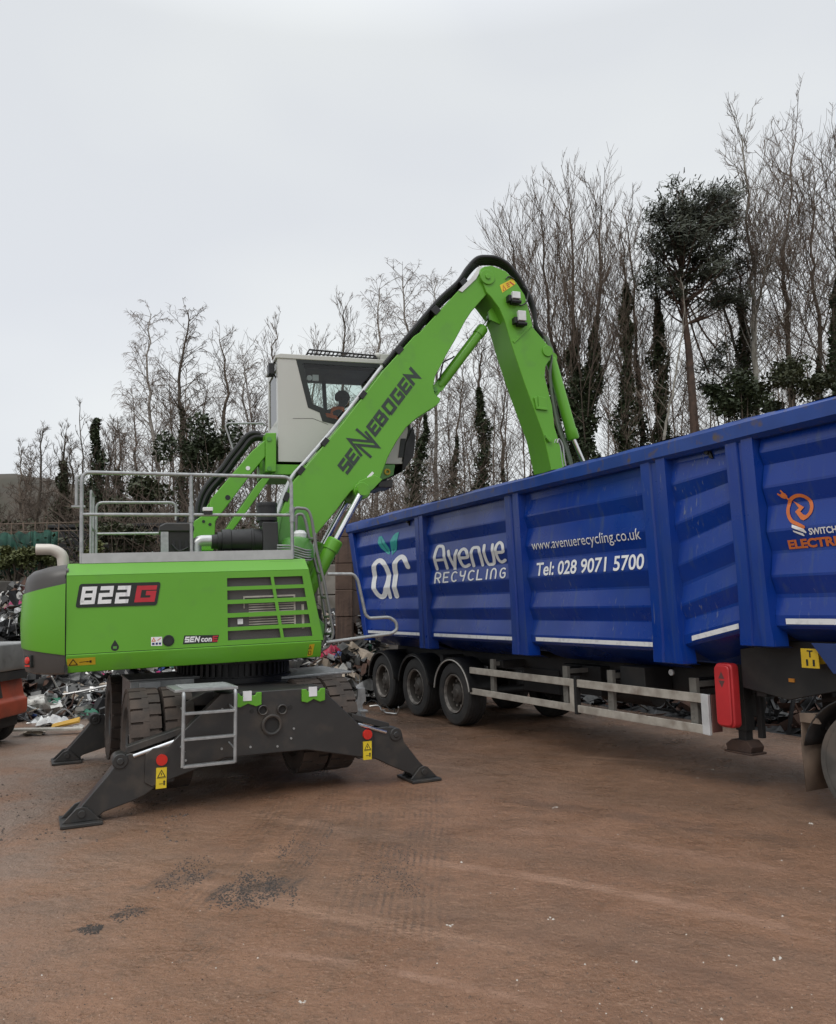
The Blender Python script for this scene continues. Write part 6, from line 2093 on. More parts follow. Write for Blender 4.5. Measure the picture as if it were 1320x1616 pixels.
T('ivy wrapped trunk in the middle of the arch between boom and stick', [(760, 850), (762, 700), (757, 590), (764, 540)], 30, 'spread', .17, 'd', 612, .50, 380, dens=.9, name='ivy_tree')
T('thin bare tree in the arch, close beside the stick', [(800, 850), (793, 700), (800, 560)], 34, 'spread', .14, 'b', 740, .4, 160, dens=1.)
T('bare tree rising behind the elbow of the boom, leftmost stem of the broom-like clump', [(862, 800), (850, 640), (825, 480), (798, 335)], 29, 'broom', .16, 'd', 540, .55, 460, dens=1.1)
T('second stem of the broom-like clump, with ivy reaching a third of the way up', [(885, 800), (878, 640), (866, 480), (852, 295)], 28.5, 'broom', .18, 'd', 540, .62, 520, dens=1.1)
T('middle stem of the broom-like clump, the highest of them', [(912, 800), (908, 640), (905, 480), (902, 277)], 28, 'broom', .20, 'b', 520, .75, 700, dens=1.2, name='bare_tree')
T('ivy-thick stem right of the middle of the broom-like clump, leaning right', [(925, 800), (928, 640), (946, 480), (950, 285)], 27.5, 'broom', .20, 'd', 500, .70, 720, dens=1.0, name='ivy_tree')
T('slim tree with narrow ivy sleeve, first right of the broom-like clump', [(988, 800), (990, 640), (990, 500), (978, 310)], 27, 'ascend', .16, 'd', 448, .52, 560, dens=.9, name='ivy_tree')
T('bare tree leaning from behind the narrow ivy sleeve towards the pine', [(1015, 800), (1012, 650), (1000, 480), (985, 305)], 29, 'tall', .15, 'b', 560, .32, 240, dens=.9)
T('tree in a wide ivy sleeve directly left of the pine trunk', [(1042, 800), (1042, 640), (1036, 500), (1040, 345)], 27.5, 'ascend', .17, 'd', 470, .55, 560, dens=.8, name='ivy_tree')
T('thin pale leaning sapling in front of the pine', [(1046, 720), (1058, 640), (1076, 540), (1082, 440)], 24.5, 'thin', .075, 'p', dens=.7)
T('tall tree with pale grey trunk and the highest bare crown', [(1197, 720), (1191, 560), (1185, 420), (1168, 160)], 27, 'tall', .19, 'p', dens=1.3, bare=.42)
T('ivy covered trunk just left of the tall pale-trunked tree', [(1172, 720), (1174, 600), (1172, 470), (1160, 390)], 29, 'spread', .16, 'd', 455, .62, 520, dens=.8, name='ivy_tree')
T('bare tree with a thin bending trunk right of the pine crown', [(1180, 720), (1162, 560), (1132, 440), (1128, 330)], 30, 'spread', .13, 'b', dens=.9)
T('tall bare tree with open forked crown, second from the right edge', [(1250, 700), (1244, 520), (1238, 400), (1262, 168)], 28, 'tall', .17, 'b', dens=1.2, bare=.3)
T('bare tree with ivy-spotted trunk at the right edge, behind the trailer', [(1290, 700), (1292, 520), (1282, 400), (1288, 250)], 28, 'tall', .15, 'b', 560, .35, 200, dens=1.1, bare=.3)
T('bare tree cut off by the right edge of the photo', [(1322, 700), (1318, 520), (1322, 380), (1330, 200)], 26.5, 'tall', .17, 'd', 430, .35, 300, dens=1.2, bare=.3)

# the pine
Yp = 26.5
pth = path_px([(1098, 700), (1088, 560), (1075, 440), (1078, 300)], Yp)
root = thing('pine_tree', 'pine with reddish trunk and dark needle crown, the only evergreen crown above the trailer', 'tree', pth[0])
rnd = random.Random(42)
tpp = bez(pth, 8); N = len(tpp)
m1 = MB(); m1.tube(tpp, [max(.03, .21 * (1 - .8 * i / (N - 1))) for i in range(N)], 8, caps=False)
m2 = MB(); m2c = MB()
crown_c = atY(1085, 385, Yp)
tufts = []
CROWN = [(1012, 372), (1022, 338), (1048, 318), (1066, 296), (1084, 282), (1102, 288), (1112, 308), (1130, 288), (1154, 292), (1156, 325), (1148, 370), (1170, 420), (1175, 470), (1140, 480), (1118, 500), (1092, 450), (1062, 470), (1040, 500), (1022, 470), (1030, 425), (1010, 410)]


def in_poly(p, poly):
    c = False
    for i in range(len(poly)):
        a, b = poly[i], poly[i - 1]
        if (a[1] > p[1]) != (b[1] > p[1]) and p[0] < (b[0] - a[0]) * (p[1] - a[1]) / (b[1] - a[1]) + a[0]: c = not c
    return c


done = 0
while done < 105:
    px = rnd.uniform(1008, 1176); py = rnd.uniform(282, 500)
    if not in_poly((px, py), CROWN): continue
    if rnd.random() < .6 and py > 390 or rnd.random() < .4 and 1090 < px < 1120: continue
    done += 1
    t = max(.60, min(.98, .60 + .40 * (470 - py) / 180 - .05)); x = t * (N - 1); i = min(int(x), N - 2); p = tpp[i].lerp(tpp[i + 1], x - i)
    tgt = atY(px, py, Yp + rnd.gauss(0, 1.1))
    mid = p.lerp(tgt, .5) + Vector((0, 0, -.22))
    bl_ = bez([p, mid, tgt], 4); m1.tube(bl_, [.045, .04, .035, .03, .026, .022, .018, .014, .010][:len(bl_)], 4, caps=False)
    for f in (.72, 1.0): tufts.append((p.lerp(tgt, f) + Vector((rnd.gauss(0, .22), rnd.gauss(0, .22), rnd.gauss(0, .14))), rnd.uniform(.55, 1.)))
for px, py in ((1178, 430), (1162, 470), (1140, 560), (1120, 590), (1032, 440), (1150, 320), (1140, 345), (1132, 318), (1124, 372)):
    p = tpp[int(N * .72)]; tgt = atY(px, py, Yp + rnd.gauss(0, .6)); mid = p.lerp(tgt, .5) + Vector((0, 0, -.3)); bl_ = bez([p, mid, tgt], 4)
    m1.tube(bl_, [.035] * len(bl_), 4, caps=False)
    for _ in range(7): tufts.append((tgt + Vector((rnd.gauss(0, .40), rnd.gauss(0, .35), rnd.gauss(0, .20))), rnd.uniform(.45, .85)))
for c, s in tufts:
    for _ in range(int(62 * s)):
        a = Vector((rnd.gauss(0, 1), rnd.gauss(0, 1), rnd.gauss(.35, .7))).normalized(); o = c + Vector((rnd.gauss(0, .20), rnd.gauss(0, .20), rnd.gauss(0, .11))) * s * 1.4
        e = o + a * rnd.uniform(.14, .30); w_ = a.orthogonal().normalized() * .034
        i0 = len(m2.v); m2.v += [o - w_, o + w_, e + w_ * .4, e - w_ * .4]; m2.f.append((i0, i0 + 1, i0 + 2, i0 + 3)); m2.m.append(0)
obj('trunk', m1, PINEB, root, recalc=False, sharp=0); obj('crown', m2, PINEN, root, recalc=False, sharp=0)


def bush(label, px, py, Y, w, h, n, m, size=.08, name='evergreen_bush', lobes=9, seed=1):
    rnd = random.Random(seed)
    c = atY(px, py, Y); bm_ = MB(); s_ = MB()
    zb_ = max(0, bank_h(c.x, Y))
    root = thing(name, label, 'bush', Vector((c.x, Y, zb_)))
    L_ = [(Vector((c.x + rnd.gauss(0, w * .42), Y + rnd.gauss(0, w * .3), c.z + rnd.gauss(0, h * .38))), rnd.uniform(.25, .55)) for _ in range(lobes)]
    for lc, ls in L_:
        for _ in range(n // lobes):
            v = Vector((rnd.gauss(0, 1), rnd.gauss(0, 1), rnd.gauss(0, 1))).normalized() * (rnd.random() ** .45)
            leaf(bm_, rnd, lc + Vector((v.x * ls * w, v.y * ls * w, v.z * ls * h)), size * rnd.uniform(.6, 1.4))
        s_.tube(bez([Vector((c.x, Y, zb_)), Vector((c.x, Y, zb_)).lerp(lc, .5) + Vector((rnd.gauss(0, .1), 0, .1)), lc], 3), [.05, .045, .04, .035, .03, .02, .012], 4, caps=False)
    obj('stem', s_, BARKD, root, recalc=False, sharp=0); obj('foliage', bm_, m, root, recalc=False, sharp=0)


bush('dark evergreen bush among the trunks left of the black hose bundle', 325, 700, 30, 1.05, 1.35, 3000, IVY, .085, seed=2)
bush('low dark evergreen below the birch trunks, over the left half of the handrail', 225, 780, 29, 1.3, .9, 2600, IVYB, .085, seed=3)
bush('evergreen bush above the trailer rim, left of the pale trunk', 1150, 628, 25, 1.15, .8, 2800, IVY, .075, seed=4)
bush('evergreen bush above the trailer rim near the right edge of the photo', 1255, 612, 25, 1.3, .75, 3000, IVYB, .075, seed=5)
bush('yellow green bush on the dark wall at the left edge of the photo', 22, 878, 21.6, .75, .38, 2600, BUSH, .05, seed=6, name='leafy_bush')
bush('yellow green bush on the dark wall next to the exhaust pipe', 72, 880, 21.7, .55, .42, 2000, BUSH, .05, seed=7, name='leafy_bush')
bush('small bright bush behind the corner post of the handrail', 140, 866, 22, .4, .35, 1200, BUSH, .05, seed=8, name='leafy_bush')
bush('olive undergrowth bush behind the middle of the handrail', 205, 850, 24, 1.2, .7, 3000, IVYB, .07, seed=9, name='leafy_bush')

# undergrowth on the bank, and the wood behind it
rnd = random.Random(11)
um = MB(); ul = MB()
for _ in range(5200):
    Y = rnd.uniform(23, 37); px = rnd.uniform(-80, 900) if rnd.random() < .8 else rnd.uniform(130, 900); x = (px - 660) / 1220 * Y
    z = bank_h(x, Y); L_ = rnd.uniform(.7, 2.9) * (1 if rnd.random() < .8 else 1.6) * (.55 if px < 120 else 1)
    d = Vector((rnd.gauss(0, .5), rnd.gauss(0, .4), 1))
    um.tube(limb(rnd, Vector((x, Y, z)), d, L_, 4, .22, -.25), [.014, .012, .010, .008, .006], 3, caps=False)
o = obj('brambles', um, TWIG, recalc=False, sharp=0); tag(o, None, None, None, 'stuff')
for _ in range(15000):
    Y = rnd.uniform(22.5, 36); px = rnd.uniform(-80, 640); x = (px - 660) / 1220 * Y
    z = bank_h(x, Y) + rnd.random() ** 2 * 1.5 * (.4 + .6 * (.5 + .5 * sin(x * 1.1 + 1)))
    leaf(ul, rnd, Vector((x, Y, z)), rnd.uniform(.05, .11))
o = obj('ground_ivy', ul, IVYB, recalc=False, sharp=0); tag(o, None, None, None, 'stuff')
fw = MB()
for k in range(90):
    Y = rnd.uniform(38, 50); px = -40 + 1460 * (k + rnd.random()) / 90; x = (px - 660) / 1220 * Y
    topy = (690 if px > 150 else 755) - (px / 1320) * 190 + rnd.gauss(0, 45 if px > 150 else 25)
    z0 = 4.5; z1 = atY(px, topy, Y).z
    tp_ = limb(rnd, Vector((x, Y, z0)), Vector((rnd.gauss(0, .05), 0, 1)), z1 - z0, 6, .05, .1)
    fw.tube(tp_, [.085, .075, .06, .05, .035, .022, .012], 4, caps=False)
    for j in range(26):
        t = rnd.uniform(.2, .98); xx = t * 6; i = min(int(xx), 5); p = tp_[i].lerp(tp_[i + 1], xx - i)
        az = rnd.uniform(0, 2 * pi); b1 = limb(rnd, p, Vector((cos(az) * .7, sin(az) * .7, .8)), (z1 - z0) * .28 * (1.1 - t * .7), 4, .16, .2)
        fw.tube(b1, [.020, .016, .013, .010, .007], 3, caps=False)
        for q_ in range(6):
            p = b1[rnd.randint(1, 3)]; az = rnd.uniform(0, 2 * pi)
            fw.tube(limb(rnd, p, Vector((cos(az), sin(az), .7)), (z1 - z0) * .10, 3, .2, .1), [.009, .008, .007, .006], 3, caps=False)
o = obj('distant_woodland', fw, TWIG, recalc=False, sharp=0); tag(o, None, None, None, 'stuff')

# green netting fence and a rail on the bank at the left
q = MB()
a_ = atY(-20, 858, 24); b_4 = atY(92, 852, 24)
for k in range(7):
    t = k / 6; p = a_.lerp(b_4, t); q.cyl(Vector((p.x, 24, 3.0)), Vector((p.x, 24, p.z + .62)), .02, n=8)
fr_ = thing('net_fence', 'green netting fence with bare grey rails on the bank at the far left', 'fence', Vector((a_.x, 24, 3.0)))
obj('post', q, FLAP, fr_)
q = MB()
q = MB()
for dz in (.34, .60): q.tube([Vector((a_.x, 24, a_.z + dz)), Vector((b_4.x + 1.2, 24, b_4.z + dz - .05))], .014, 6)
obj('rail', q, FLAP, fr_)
q = MB(); rws = []
for k in range(40):
    t = k / 39; p = a_.lerp(b_4, t)
    rws.append([Vector((p.x, 23.94 + .05 * sin(k * 1.3) + .03 * sin(k * 3.1), z)) for z in (3.0, p.z - .1, p.z + .28 + .05 * sin(k * .8))])
q.sheet(rws); obj('netting', q, mat('green netting', (.022, .085, .06), .8, col2=(.012, .045, .035), scale=5, lo=.4, hi=.6), fr_, solid=.01)
q = MB(); a_ = atY(86, 838, 25.5); b_4 = atY(150, 838, 25.5)
q.box(Wf, a_.x, a_.x + 4.6, 25.2, 27, 3.2, a_.z + .05); q.box(Wf, a_.x - .1, a_.x + 4.7, 25.1, 27.1, a_.z + .055, a_.z + .16)
o = obj('dark_shed', q, mat('black sheet cladding', (.02, .02, .021), .7, scale=2), bevel=.02); tag(o, 'long low black shed roof behind the left end of the handrail', 'shed')

# ================================================================== SCRAP HEAP
def yf(x): return 14.6 + .25 * sin(x * 1.7) + (.9 if x > -3.5 else 0) * min(1, (x + 3.5) / 1.5) + (0 if x > -7.6 else (x + 7.6) * .55)


def heap(x, y):
    H = 1.55 + .55 * sin(x * .9 + 2) * .4 + (.75 if x < -7.2 else 0) * min(1, (-7.2 - x) / 1.2)
    t = max(0, min(1, (y - yf(x)) / 4.0)); t = t * t * (3 - 2 * t)
    e = max(0, min(1, (-.5 - x) / 1.0)) 
    dv_ = Vector((x, y, 0)) - TA
    e *= max(max(0, min(1, (-.35 - dv_.dot(TN)) / .8)), max(0, min(1, (dv_.dot(TT) - 3.9) / .5)))
    return H * t * e + .12 * t * e * (sin(x * 5.1 + y * 2) + sin(y * 4.3 - x * 3))


MET = [mat('scrap bright metal', (.55, .55, .54), .35, .75, col2=(.3, .3, .3), scale=5), mat('scrap dark plastic', (.022, .022, .024), .5, scale=5),
       mat('scrap grey', (.16, .16, .155), .6, .3, scale=5, col2=(.07, .07, .07)), mat('scrap white', (.62, .61, .58), .6, scale=5, col2=(.4, .38, .35)),
       mat('scrap rust', (.12, .065, .045), .9, scale=5, col2=(.06, .035, .028)), mat('scrap cream', (.40, .33, .26), .7, scale=5), mat('scrap black', (.010, .010, .011), .6, scale=5),
       mat('scrap magenta', (.45, .03, .14), .6, scale=5), mat('scrap green', (.03, .16, .10), .6, scale=5), mat('scrap blue', (.04, .08, .25), .6, scale=5)]
WTS = [27, 20, 20, 9, 9, 6, 13, .6, .9, .9]
sm = MB(); sm2 = MB(); rnd = random.Random(21)
rws = []
for j in range(30):
    r = []
    for i in range(70):
        x = -13.5 + i * .19; y = 13.2 + j * .27
        r.append(Vector((x, y, heap(x, y) - .10 + (.0 if heap(x, y) > .02 else -.05))))
    rws.append(r)
sm.sheet(rws, 6)


def crumple(m, rnd, c, s, mi, n=4, flat_=.5):
    a = Vector((rnd.gauss(0, 1), rnd.gauss(0, 1), rnd.gauss(0, flat_))).normalized(); b = Vector((rnd.gauss(0, 1), rnd.gauss(0, 1), rnd.gauss(0, flat_)))
    b = (b - a * a.dot(b)).normalized(); nn = a.cross(b); asp = rnd.uniform(.35, 1)
    rws = []
    for j in range(n):
        rws.append([c + a * s * (i / (n - 1) - .5) * 2 + b * s * asp * (j / (n - 1) - .5) * 2 + nn * rnd.gauss(0, s * .18) for i in range(n)])
    m.sheet(rws, mi)


def rod(m, rnd, c, L, r, mi):
    d = Vector((rnd.gauss(0, 1), rnd.gauss(0, .8), rnd.gauss(.1, .35))).normalized()
    P = limb(rnd, c - d * L * .5, d, L, 4, rnd.choice([.03, .12, .35]), 0)
    m.tube(P, r, 4, mi)


for _ in range(150):
    x = rnd.uniform(-12, -.8); y = yf(x) + rnd.random() * 3.6; p = Vector((x, y, heap(x, y) + .08)); P = [p]
    d = Vector((rnd.gauss(0, 1), rnd.gauss(0, .6), .1))
    for k in range(7):
        d = (d + Vector((rnd.gauss(0, .6), rnd.gauss(0, .6), rnd.gauss(0, .3)))).normalized(); q_ = P[-1] + d * rnd.uniform(.1, .22); q_.z = max(heap(q_.x, q_.y) + rnd.uniform(.02, .22), .01); P.append(q_)
    sm.tube(bez(P, 3), rnd.uniform(.007, .016), 5, rnd.choice((0, 1, 6, 2, 0)))
for _ in range(70):
    x = rnd.uniform(-12, -.8); y = yf(x) + rnd.random() * 3.6
    crumple(sm, rnd, Vector((x, y, heap(x, y) + .1)), rnd.uniform(.25, .48), rnd.choices(range(10), WTS)[0], 6)
for _ in range(26):
    x = rnd.uniform(-12, -.8); y = yf(x) + rnd.random() * 3; c = Vector((x, y, heap(x, y) + .08)); ax = Vector((rnd.gauss(0, 1), rnd.gauss(0, 1), rnd.gauss(0, 1))).normalized(); r0 = rnd.uniform(.10, .24)
    sm.lathe(c, ax, [(-r0 * .3, r0 * .62), (-r0 * .3, r0), (r0 * .3, r0), (r0 * .3, r0 * .62)], 16, rnd.choice((0, 6, 2, 4)))
for _ in range(4600):
    x = rnd.uniform(-12.5, -.6); y = yf(x) + rnd.random() ** .8 * 4.6 - .15
    h = heap(x, y)
    if h < .02 and (rnd.random() < .7 or x > -2.2): continue
    c = Vector((x, y, h + rnd.uniform(-.02, .14)))
    mi = rnd.choices(range(10), WTS)[0]; k = rnd.random()
    if k < .40: crumple(sm, rnd, c, rnd.uniform(.05, .24), mi)
    elif k < .72: rod(sm, rnd, c, rnd.uniform(.25, 1.1), rnd.uniform(.008, .026), mi if mi not in (7,) else 0)
    else:
        s = rnd.uniform(.03, .13); R_m = Matrix.Rotation(rnd.uniform(0, 6), 3, Vector((rnd.gauss(0, 1), rnd.gauss(0, 1), rnd.gauss(0, 1))).normalized())
        e = (s, s * rnd.uniform(.4, 1.2), s * rnd.uniform(.3, 1))
        sm.box(lambda u_, v, w_: c + R_m @ Vector((u_ * rnd.uniform(.85, 1.15), v, w_)), -e[0], e[0], -e[1], e[1], -e[2], e[2], mi)
for _ in range(1500):
    t = rnd.uniform(-1.5, 9.0); dd = rnd.uniform(3.9, 6.5); hh = .6 * (1 - abs(dd - 5.2) / 1.4) * (.7 + .3 * sin(t * 2.1))
    if hh < 0: continue
    p = Tc(t, dd, 0); c = Vector((p.x, p.y, hh * rnd.random() ** .6)); mi = rnd.choices(range(10), [0, 20, 8, .0, 26, 1, 26, 0, 0, 0])[0]
    if rnd.random() < .5: crumple(sm2, rnd, c, rnd.uniform(.1, .32), mi)
    else: rod(sm2, rnd, c, rnd.uniform(.4, 1.4), rnd.uniform(.012, .035), mi)
rws = []
for i in range(30):
    t = -1.8 + i * .37; rws.append([Tc(t, dd, max(-.05, .54 * (1 - abs(dd - 5.2) / 1.4) * (.7 + .3 * sin(t * 2.1)))) for dd in (3.7, 4.2, 4.8, 5.2, 5.7, 6.2, 6.7)])
sm2.sheet(rws, 6)
o = obj('rubble_heap', sm2, MET, recalc=False, sharp=20); tag(o, None, None, None, 'stuff')
o = obj('scrap_heap', sm, MET, recalc=False, sharp=20); tag(o, None, None, None, 'stuff')


def at_heap(px, py):
    """point on the heap (or the ground) under a photo position"""
    d = ray(px, py); t = 8.0
    for _ in range(4000):
        p = CAMP + d * t
        if p.z <= max(0, heap(p.x, p.y)): return p
        t += .006
    return gnd(px, py)


def loose(name, label, cat, m, px, py, build, lift=.0):
    p = at_heap(px, py); q = MB(); build(q, Vector((p.x, p.y, p.z + lift)), random.Random(px * 3 + py))
    o = obj(name, q, m, at=Vector((p.x, p.y, p.z)), recalc=False, sharp=30); return tag(o, label, cat)


def b_drum(q, c, r):
    ax = Vector((.9, .35, .12)).normalized()
    q.lathe(c + Vector((0, 0, .13)) - ax * .24, ax, [(0, .001), (0, .15), (.03, .165), (.16, .15), (.18, .165), (.2, .15), (.34, .155), (.46, .12), (.47, .001)], 18)
    for i in range(len(q.v)): q.v[i] += Vector((r.gauss(0, .012), r.gauss(0, .012), r.gauss(0, .014)))
def b_cloth(sz, n=9, hgt=.3):
    def f(q, c, r):
        for _ in range(3):
            o = c + Vector((r.gauss(0, sz * .3), r.gauss(0, sz * .3), 0)); rws = []
            ph = r.uniform(0, 6)
            for j in range(n):
                rw = []
                for i in range(n):
                    u_, v = i / (n - 1) * 2 - 1, j / (n - 1) * 2 - 1
                    rr = max(0, 1 - (u_ * u_ + v * v) * .6)
                    rw.append(o + Vector((u_ * sz, v * sz * .6, sz * hgt * rr * (1 + .6 * sin(u_ * 4 + ph) * cos(v * 5 + ph)) + r.gauss(0, sz * .05) + .02)))
                rws.append(rw)
            q.sheet(rws)
    return f
def b_slab(a, b, th, tilt=(0, 0, 0)):
    def f(q, c, r):
        R_m = Matrix.Rotation(tilt[2], 3, 'Z') @ Matrix.Rotation(tilt[0], 3, 'X') @ Matrix.Rotation(tilt[1], 3, 'Y')
        q.box(lambda u_, v, w_: c + R_m @ Vector((u_ + r.uniform(-.02, .02), v + r.uniform(-.02, .02), w_)) + Vector((0, 0, .08)), -a, a, -b, b, 0, th)
    return f
def b_bar(L, rr, d, n=3):
    def f(q, c, r):
        for k in range(n):
            dd = (Vector(d) + Vector((r.gauss(0, .08), r.gauss(0, .08), r.gauss(0, .05)))).normalized()
            q.tube(limb(r, c + Vector((0, .05 * k, .08 + .04 * k)) - dd * L / 2, dd, L, 5, .06, 0), rr, 8)
    return f


loose('steel_drum', 'crumpled pale steel drum at the foot of the scrap heap, right of the forklift', 'drum', mat('dented pale drum', (.55, .54, .50), .45, .4, col2=(.3, .28, .26), scale=9), 52, 1122, b_drum)
loose('white_sheet', 'crumpled white plastic sheet on the ground in front of the scrap heap', 'plastic sheet', mat('white polythene', (.70, .70, .68), .5, scale=9, col2=(.45, .45, .46)), 88, 1146, b_cloth(.22, 9, .55))
loose('yellow_panel', 'yellow plastic panel lying beside the crumpled white sheet', 'panel', mat('yellow plastic', (.62, .35, .04), .5, scale=6), 104, 1150, b_slab(.22, .12, .03, (.15, -.2, .3)))
loose('pale_board', 'long flat whitish board on the ground in front of the yellow panel', 'board', mat('pale board', (.50, .47, .42), .7, scale=6, col2=(.3, .28, .24)), 75, 1160, b_slab(.55, .07, .03, (.05, .03, .2)))
loose('white_scrap', 'small white scrap alone on the mud, left of the far outrigger', 'scrap', MET[3], 124, 1150, b_cloth(.09, 6, .5))
loose('cream_rag', 'dirty cream rag at the left end of the ground litter', 'rag', MET[5], 50, 1160, b_cloth(.16, 7, .35))
loose('magenta_cloth', 'bright magenta cloth caught in the scrap just left of the machine tail', 'cloth', MET[7], 29, 966, b_cloth(.16, 7, .9), .05)
loose('red_sack', 'crimson plastic sack in the scrap below the ladder, left of the trailer wheels', 'sack', mat('crimson sack', (.40, .015, .06), .4, scale=6), 527, 1044, b_cloth(.2, 9, 1.1), .05)
loose('green_sack', 'dark green sack at the foot of the heap, between drum and outrigger', 'sack', MET[8], 137, 1132, b_cloth(.17, 8, .6))
loose('white_tub', 'white broken appliance part in the scrap under the front of the machine body', 'appliance part', MET[3], 486, 1046, b_slab(.13, .10, .2, (.3, .2, .4)), .05)
loose('cream_casing', 'cream plastic casing in the scrap left of the last trailer wheel', 'casing', MET[5], 538, 1072, b_cloth(.2, 7, .5), .03)
loose('white_casing', 'white casing standing in the scrap just above the grey tool box', 'casing', MET[3], 238, 1070, b_slab(.10, .06, .3, (.2, .25, .5)), .08)
loose('metal_pipe', 'bent bundle of bright metal pipes on the heap, under the tail of the machine', 'pipe', MET[0], 112, 1112, b_bar(1.3, .024, (1, .2, .08), 4))
loose('metal_bar', 'straight bright bar leaning up out of the heap below the caution strip', 'bar', MET[0], 134, 1078, b_bar(.9, .022, (.55, .1, .8), 1))
loose('dark_hood', 'large dark bent panel on the heap under the tail skirt', 'panel', MET[2], 88, 1080, b_slab(.45, .3, .04, (.9, .1, .2)), .0)
loose('silver_cylinder', 'short silver cylinder on the heap, in front of the far outrigger hinge', 'cylinder', MET[0], 140, 1098, b_bar(.34, .07, (1, .3, .1), 1))
loose('stone', 'lone dark stone on the mud near the bottom edge of the photo', 'stone', mat('dark stone', (.05, .042, .038), .9, scale=9), 777, 1582, lambda q, c, r: q.lathe(c, (0, 0, 1), [(-.005, .001), (0, .024), (.012, .028), (.024, .018), (.03, .001)], 9))

# ================================================================== FORKLIFT at the left edge
fo_ = gnd(36, 1186)
fk = thing('forklift', 'faded orange forklift with grey hood, cut off by the left edge of the photo', 'forklift', Vector((fo_.x, fo_.y, 0)))
FX = fo_.x - .50; FY = fo_.y + .05
def Ff(x, y, z): return Vector((FX + x, FY + y, z))
q = MB()
q.prism(Ff, [(-1.15, .42), (-.02, .42), (.0, .50), (.0, .66), (-.06, .70), (-.12, .98), (-.16, 1.02), (-1.15, 1.02)], -.05, 1.05)
obj('counterweight', q, FORKO, fk, bevel=.035)
q = MB(); q.box(Ff, -1.9, -.02, -.03, 1.03, .98, 1.12); q.prism(Ff, [(-.30, .70), (-.06, .72), (-.13, 1.02), (-.26, 1.02)], -.062, .4)
bd_ = obj('band', q, CHGREY, fk, bevel=.012)
q = MB(); vf = affine(text2d('TO', .02), (-.27, 1.02), (-.05, 1.035), (-.275, 1.09)); flat(q, vf, lambda u_, v_: Ff(u_, -.0335, v_)); obj('band_lettering', q, MET[2], bd_, recalc=False)
q = MB(); q.prism(Ff, [(-1.9, 1.125), (.0, 1.125), (.03, 1.2), (.03, 1.54), (-.04, 1.56), (-1.9, 1.56)], .0, 1.0)
hd_ = obj('hood', q, FORKG, fk, bevel=.025)
q = MB(); q.box(Ff, -.275, -.265, -.004, .02, 1.15, 1.55); q.box(Ff, -.13, -.03, -.006, .01, 1.44, 1.447); q.box(Ff, -.15, -.05, -.006, .01, 1.40, 1.407); obj('hood_seam', q, CHGREY, hd_)
q = MB(); q.box(Ff, -1.9, -.10, .1, .95, .25, .45); q.box(Ff, -1.2, -.06, -.03, .12, .12, .42); obj('lower_frame', q, CHASS, fk, bevel=.03)
for yy in (.06, .86):
    q = tyre_mesh(Ff(-.42, yy, .29), (0, 1, 0), .29, .2, 0, 32); ty_ = obj('wheel', q, TYREB, fk)
    q = MB(); q.lathe(Ff(-.42, yy, .29), (0, 1, 0), [(-.08, .18), (-.05, .15), (-.03, .001)], 20); obj('rim', q, HUB, ty_)
q = MB()
for yy in (.05, .95):
    q.tube([Ff(-1.0, yy, 1.5), Ff(-1.15, yy, 2.15), Ff(-2.3, yy, 2.2)], .035, 8)
obj('overhead_guard', q, CHASS, fk)

# ================================================================== GRIT AND LITTER ON THE YARD
rnd = random.Random(31)


def pebble(m, p, s, mi=0):
    o = len(m.v); a = rnd.uniform(0, 6)
    ca, sa = cos(a) * s, sin(a) * s
    m.v += [p + Vector((ca, sa, .0)), p + Vector((-sa * .8, ca * .8, .0)), p + Vector((-ca, -sa, 0)), p + Vector((sa * .7, -ca * .7, 0)), p + Vector((rnd.uniform(-.3, .3) * s, rnd.uniform(-.3, .3) * s, s * rnd.uniform(.5, 1.0)))]
    for f in ((0, 1, 4), (1, 2, 4), (2, 3, 4), (3, 0, 4)): m.f.append(tuple(i + o for i in f)); m.m.append(mi)


def inside(p, poly):
    c = False; n = len(poly)
    for i in range(n):
        a, b = poly[i], poly[i - 1]
        if (a[1] > p[1]) != (b[1] > p[1]) and p[0] < (b[0] - a[0]) * (p[1] - a[1]) / (b[1] - a[1]) + a[0]: c = not c
    return c


def edge_d(p, a, b):
    p, a, b = Vector(p), Vector(a), Vector(b); d = b - a
    t = max(0, min(1, (p - a).dot(d) / d.length_squared)); return (p - a - d * t).length


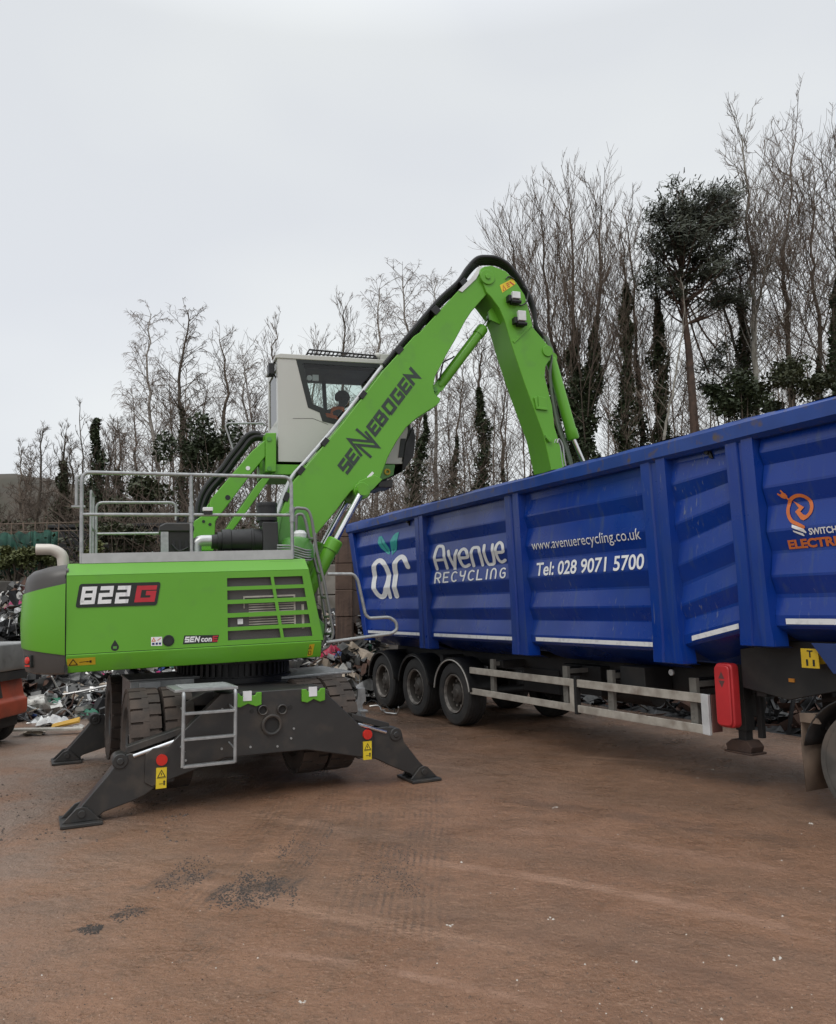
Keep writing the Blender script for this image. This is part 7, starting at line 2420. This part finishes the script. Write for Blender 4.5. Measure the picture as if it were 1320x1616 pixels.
gm = MB()
PATCH = [([(318, 1440), (350, 1395), (392, 1366), (432, 1378), (472, 1403), (474, 1434), (462, 1438), (447, 1413), (424, 1432), (380, 1438)], 1500, 1.0),
         ([(233, 1410), (262, 1372), (310, 1345), (345, 1350), (330, 1390), (290, 1412)], 650, .8), ([(120, 1468), (140, 1456), (165, 1460), (155, 1475), (130, 1476)], 330, 1.0),
         ([(170, 1450), (200, 1425), (235, 1435), (225, 1448), (190, 1458)], 200, .8), ([(470, 1372), (480, 1362), (524, 1298), (530, 1306), (492, 1366)], 230, .7),
         ([(436, 1356), (466, 1308), (478, 1312), (446, 1362)], 160, .6), ([(540, 1395), (600, 1330), (660, 1325), (668, 1400), (675, 1425), (610, 1412)], 700, .55), ([(410, 1345), (440, 1320), (520, 1330), (470, 1365)], 220, .5)]
for poly, n, k in PATCH:
    xs = [p[0] for p in poly]; ys = [p[1] for p in poly]; done = 0; tries = 0
    n = int(n * .7)
    while done < n and tries < n * 30:
        tries += 1
        x = rnd.uniform(min(xs), max(xs)); y = rnd.uniform(min(ys), max(ys))
        if not inside((x, y), poly): continue
        ed = min(edge_d((x, y), poly[i_], poly[i_ - 1]) for i_ in range(len(poly)))
        if rnd.random() > ed / (10 + 14 * rnd.random()) + .05: continue
        p = gnd(x, y)
        s_ = sin((p.x * .94 + p.y * .34) * 34 + sin(p.y * 9) * 1.2) * .5 + .5
        if rnd.random() > .35 + .65 * s_ or rnd.random() > .25 + .9 * (.5 + .5 * sin(p.x * 13 + 2) * sin(p.y * 11)): continue
        pebble(gm, p, rnd.uniform(.003, .0095) * (.6 + .6 * k)); done += 1
for _ in range(420):
    x = rnd.uniform(0, 1320); y = rnd.uniform(1190, 1616); pebble(gm, gnd(x, y), rnd.uniform(.002, .007))
o = obj('dark_grit', gm, mat('dark grit', (.075, .060, .050), .8, scale=40, col2=(.035, .030, .028)), recalc=False, sharp=0); tag(o, None, None, None, 'stuff')
lm_ = MB()
for _ in range(190):
    x = rnd.uniform(0, 1320); y = 1175 + rnd.random() ** .8 * 440; p = gnd(x, y); pebble(lm_, p, rnd.uniform(.002, .007) * (1 if rnd.random() < .93 else 1.8), rnd.randint(0, 1))
for x, y in ((877, 1275), (1280, 1300), (1005, 1517), (710, 1461), (870, 1450), (1100, 1228), (1125, 1215), (475, 1582), (1227, 1513)):
    p = gnd(x, y)
    for _ in range(4): pebble(lm_, p + Vector((rnd.gauss(0, .012), rnd.gauss(0, .012), 0)), rnd.uniform(.005, .013), 0)
o = obj('pale_litter', lm_, [mat('pale litter', (.55, .52, .47), .7, scale=9), mat('tan litter', (.30, .22, .16), .8, scale=9)], recalc=False, sharp=0); tag(o, None, None, None, 'stuff')
cr = MB()
for _ in range(6500):
    x = rnd.uniform(0, 1320); y = 1616 - 400 * rnd.random() ** 1.3; p = gnd(x, y)
    if .5 + .5 * sin(p.x * 2.3 + sin(p.y * 3)) * sin(p.y * 2.9 + 1) < rnd.random(): continue
    pebble(cr, p, rnd.uniform(.002, .006) * (1 if rnd.random() < .95 else 1.9), rnd.choice((0, 0, 1, 2)))
o = obj('mud_crumbs', cr, [mat('brown mud crumb', (.20, .115, .075), .8, scale=30), mat('dark mud crumb', (.10, .065, .045), .8, scale=30), mat('tan crumb', (.32, .21, .15), .8, scale=30)], recalc=False, sharp=0); tag(o, None, None, None, 'stuff')
# mud clods and stones beside the left outriggers
cm_ = MB()
for _ in range(520):
    x = rnd.uniform(0, 300); y = rnd.uniform(1195, 1330); p = gnd(x, y)
    if rnd.random() < .5 + .5 * sin(p.x * 4 + p.y * 3): pebble(cm_, p, rnd.uniform(.005, .02))
o = obj('mud_clods', cm_, mat('wet mud clods', (.075, .055, .043), .6, scale=9), recalc=False, sharp=0); tag(o, None, None, None, 'stuff')
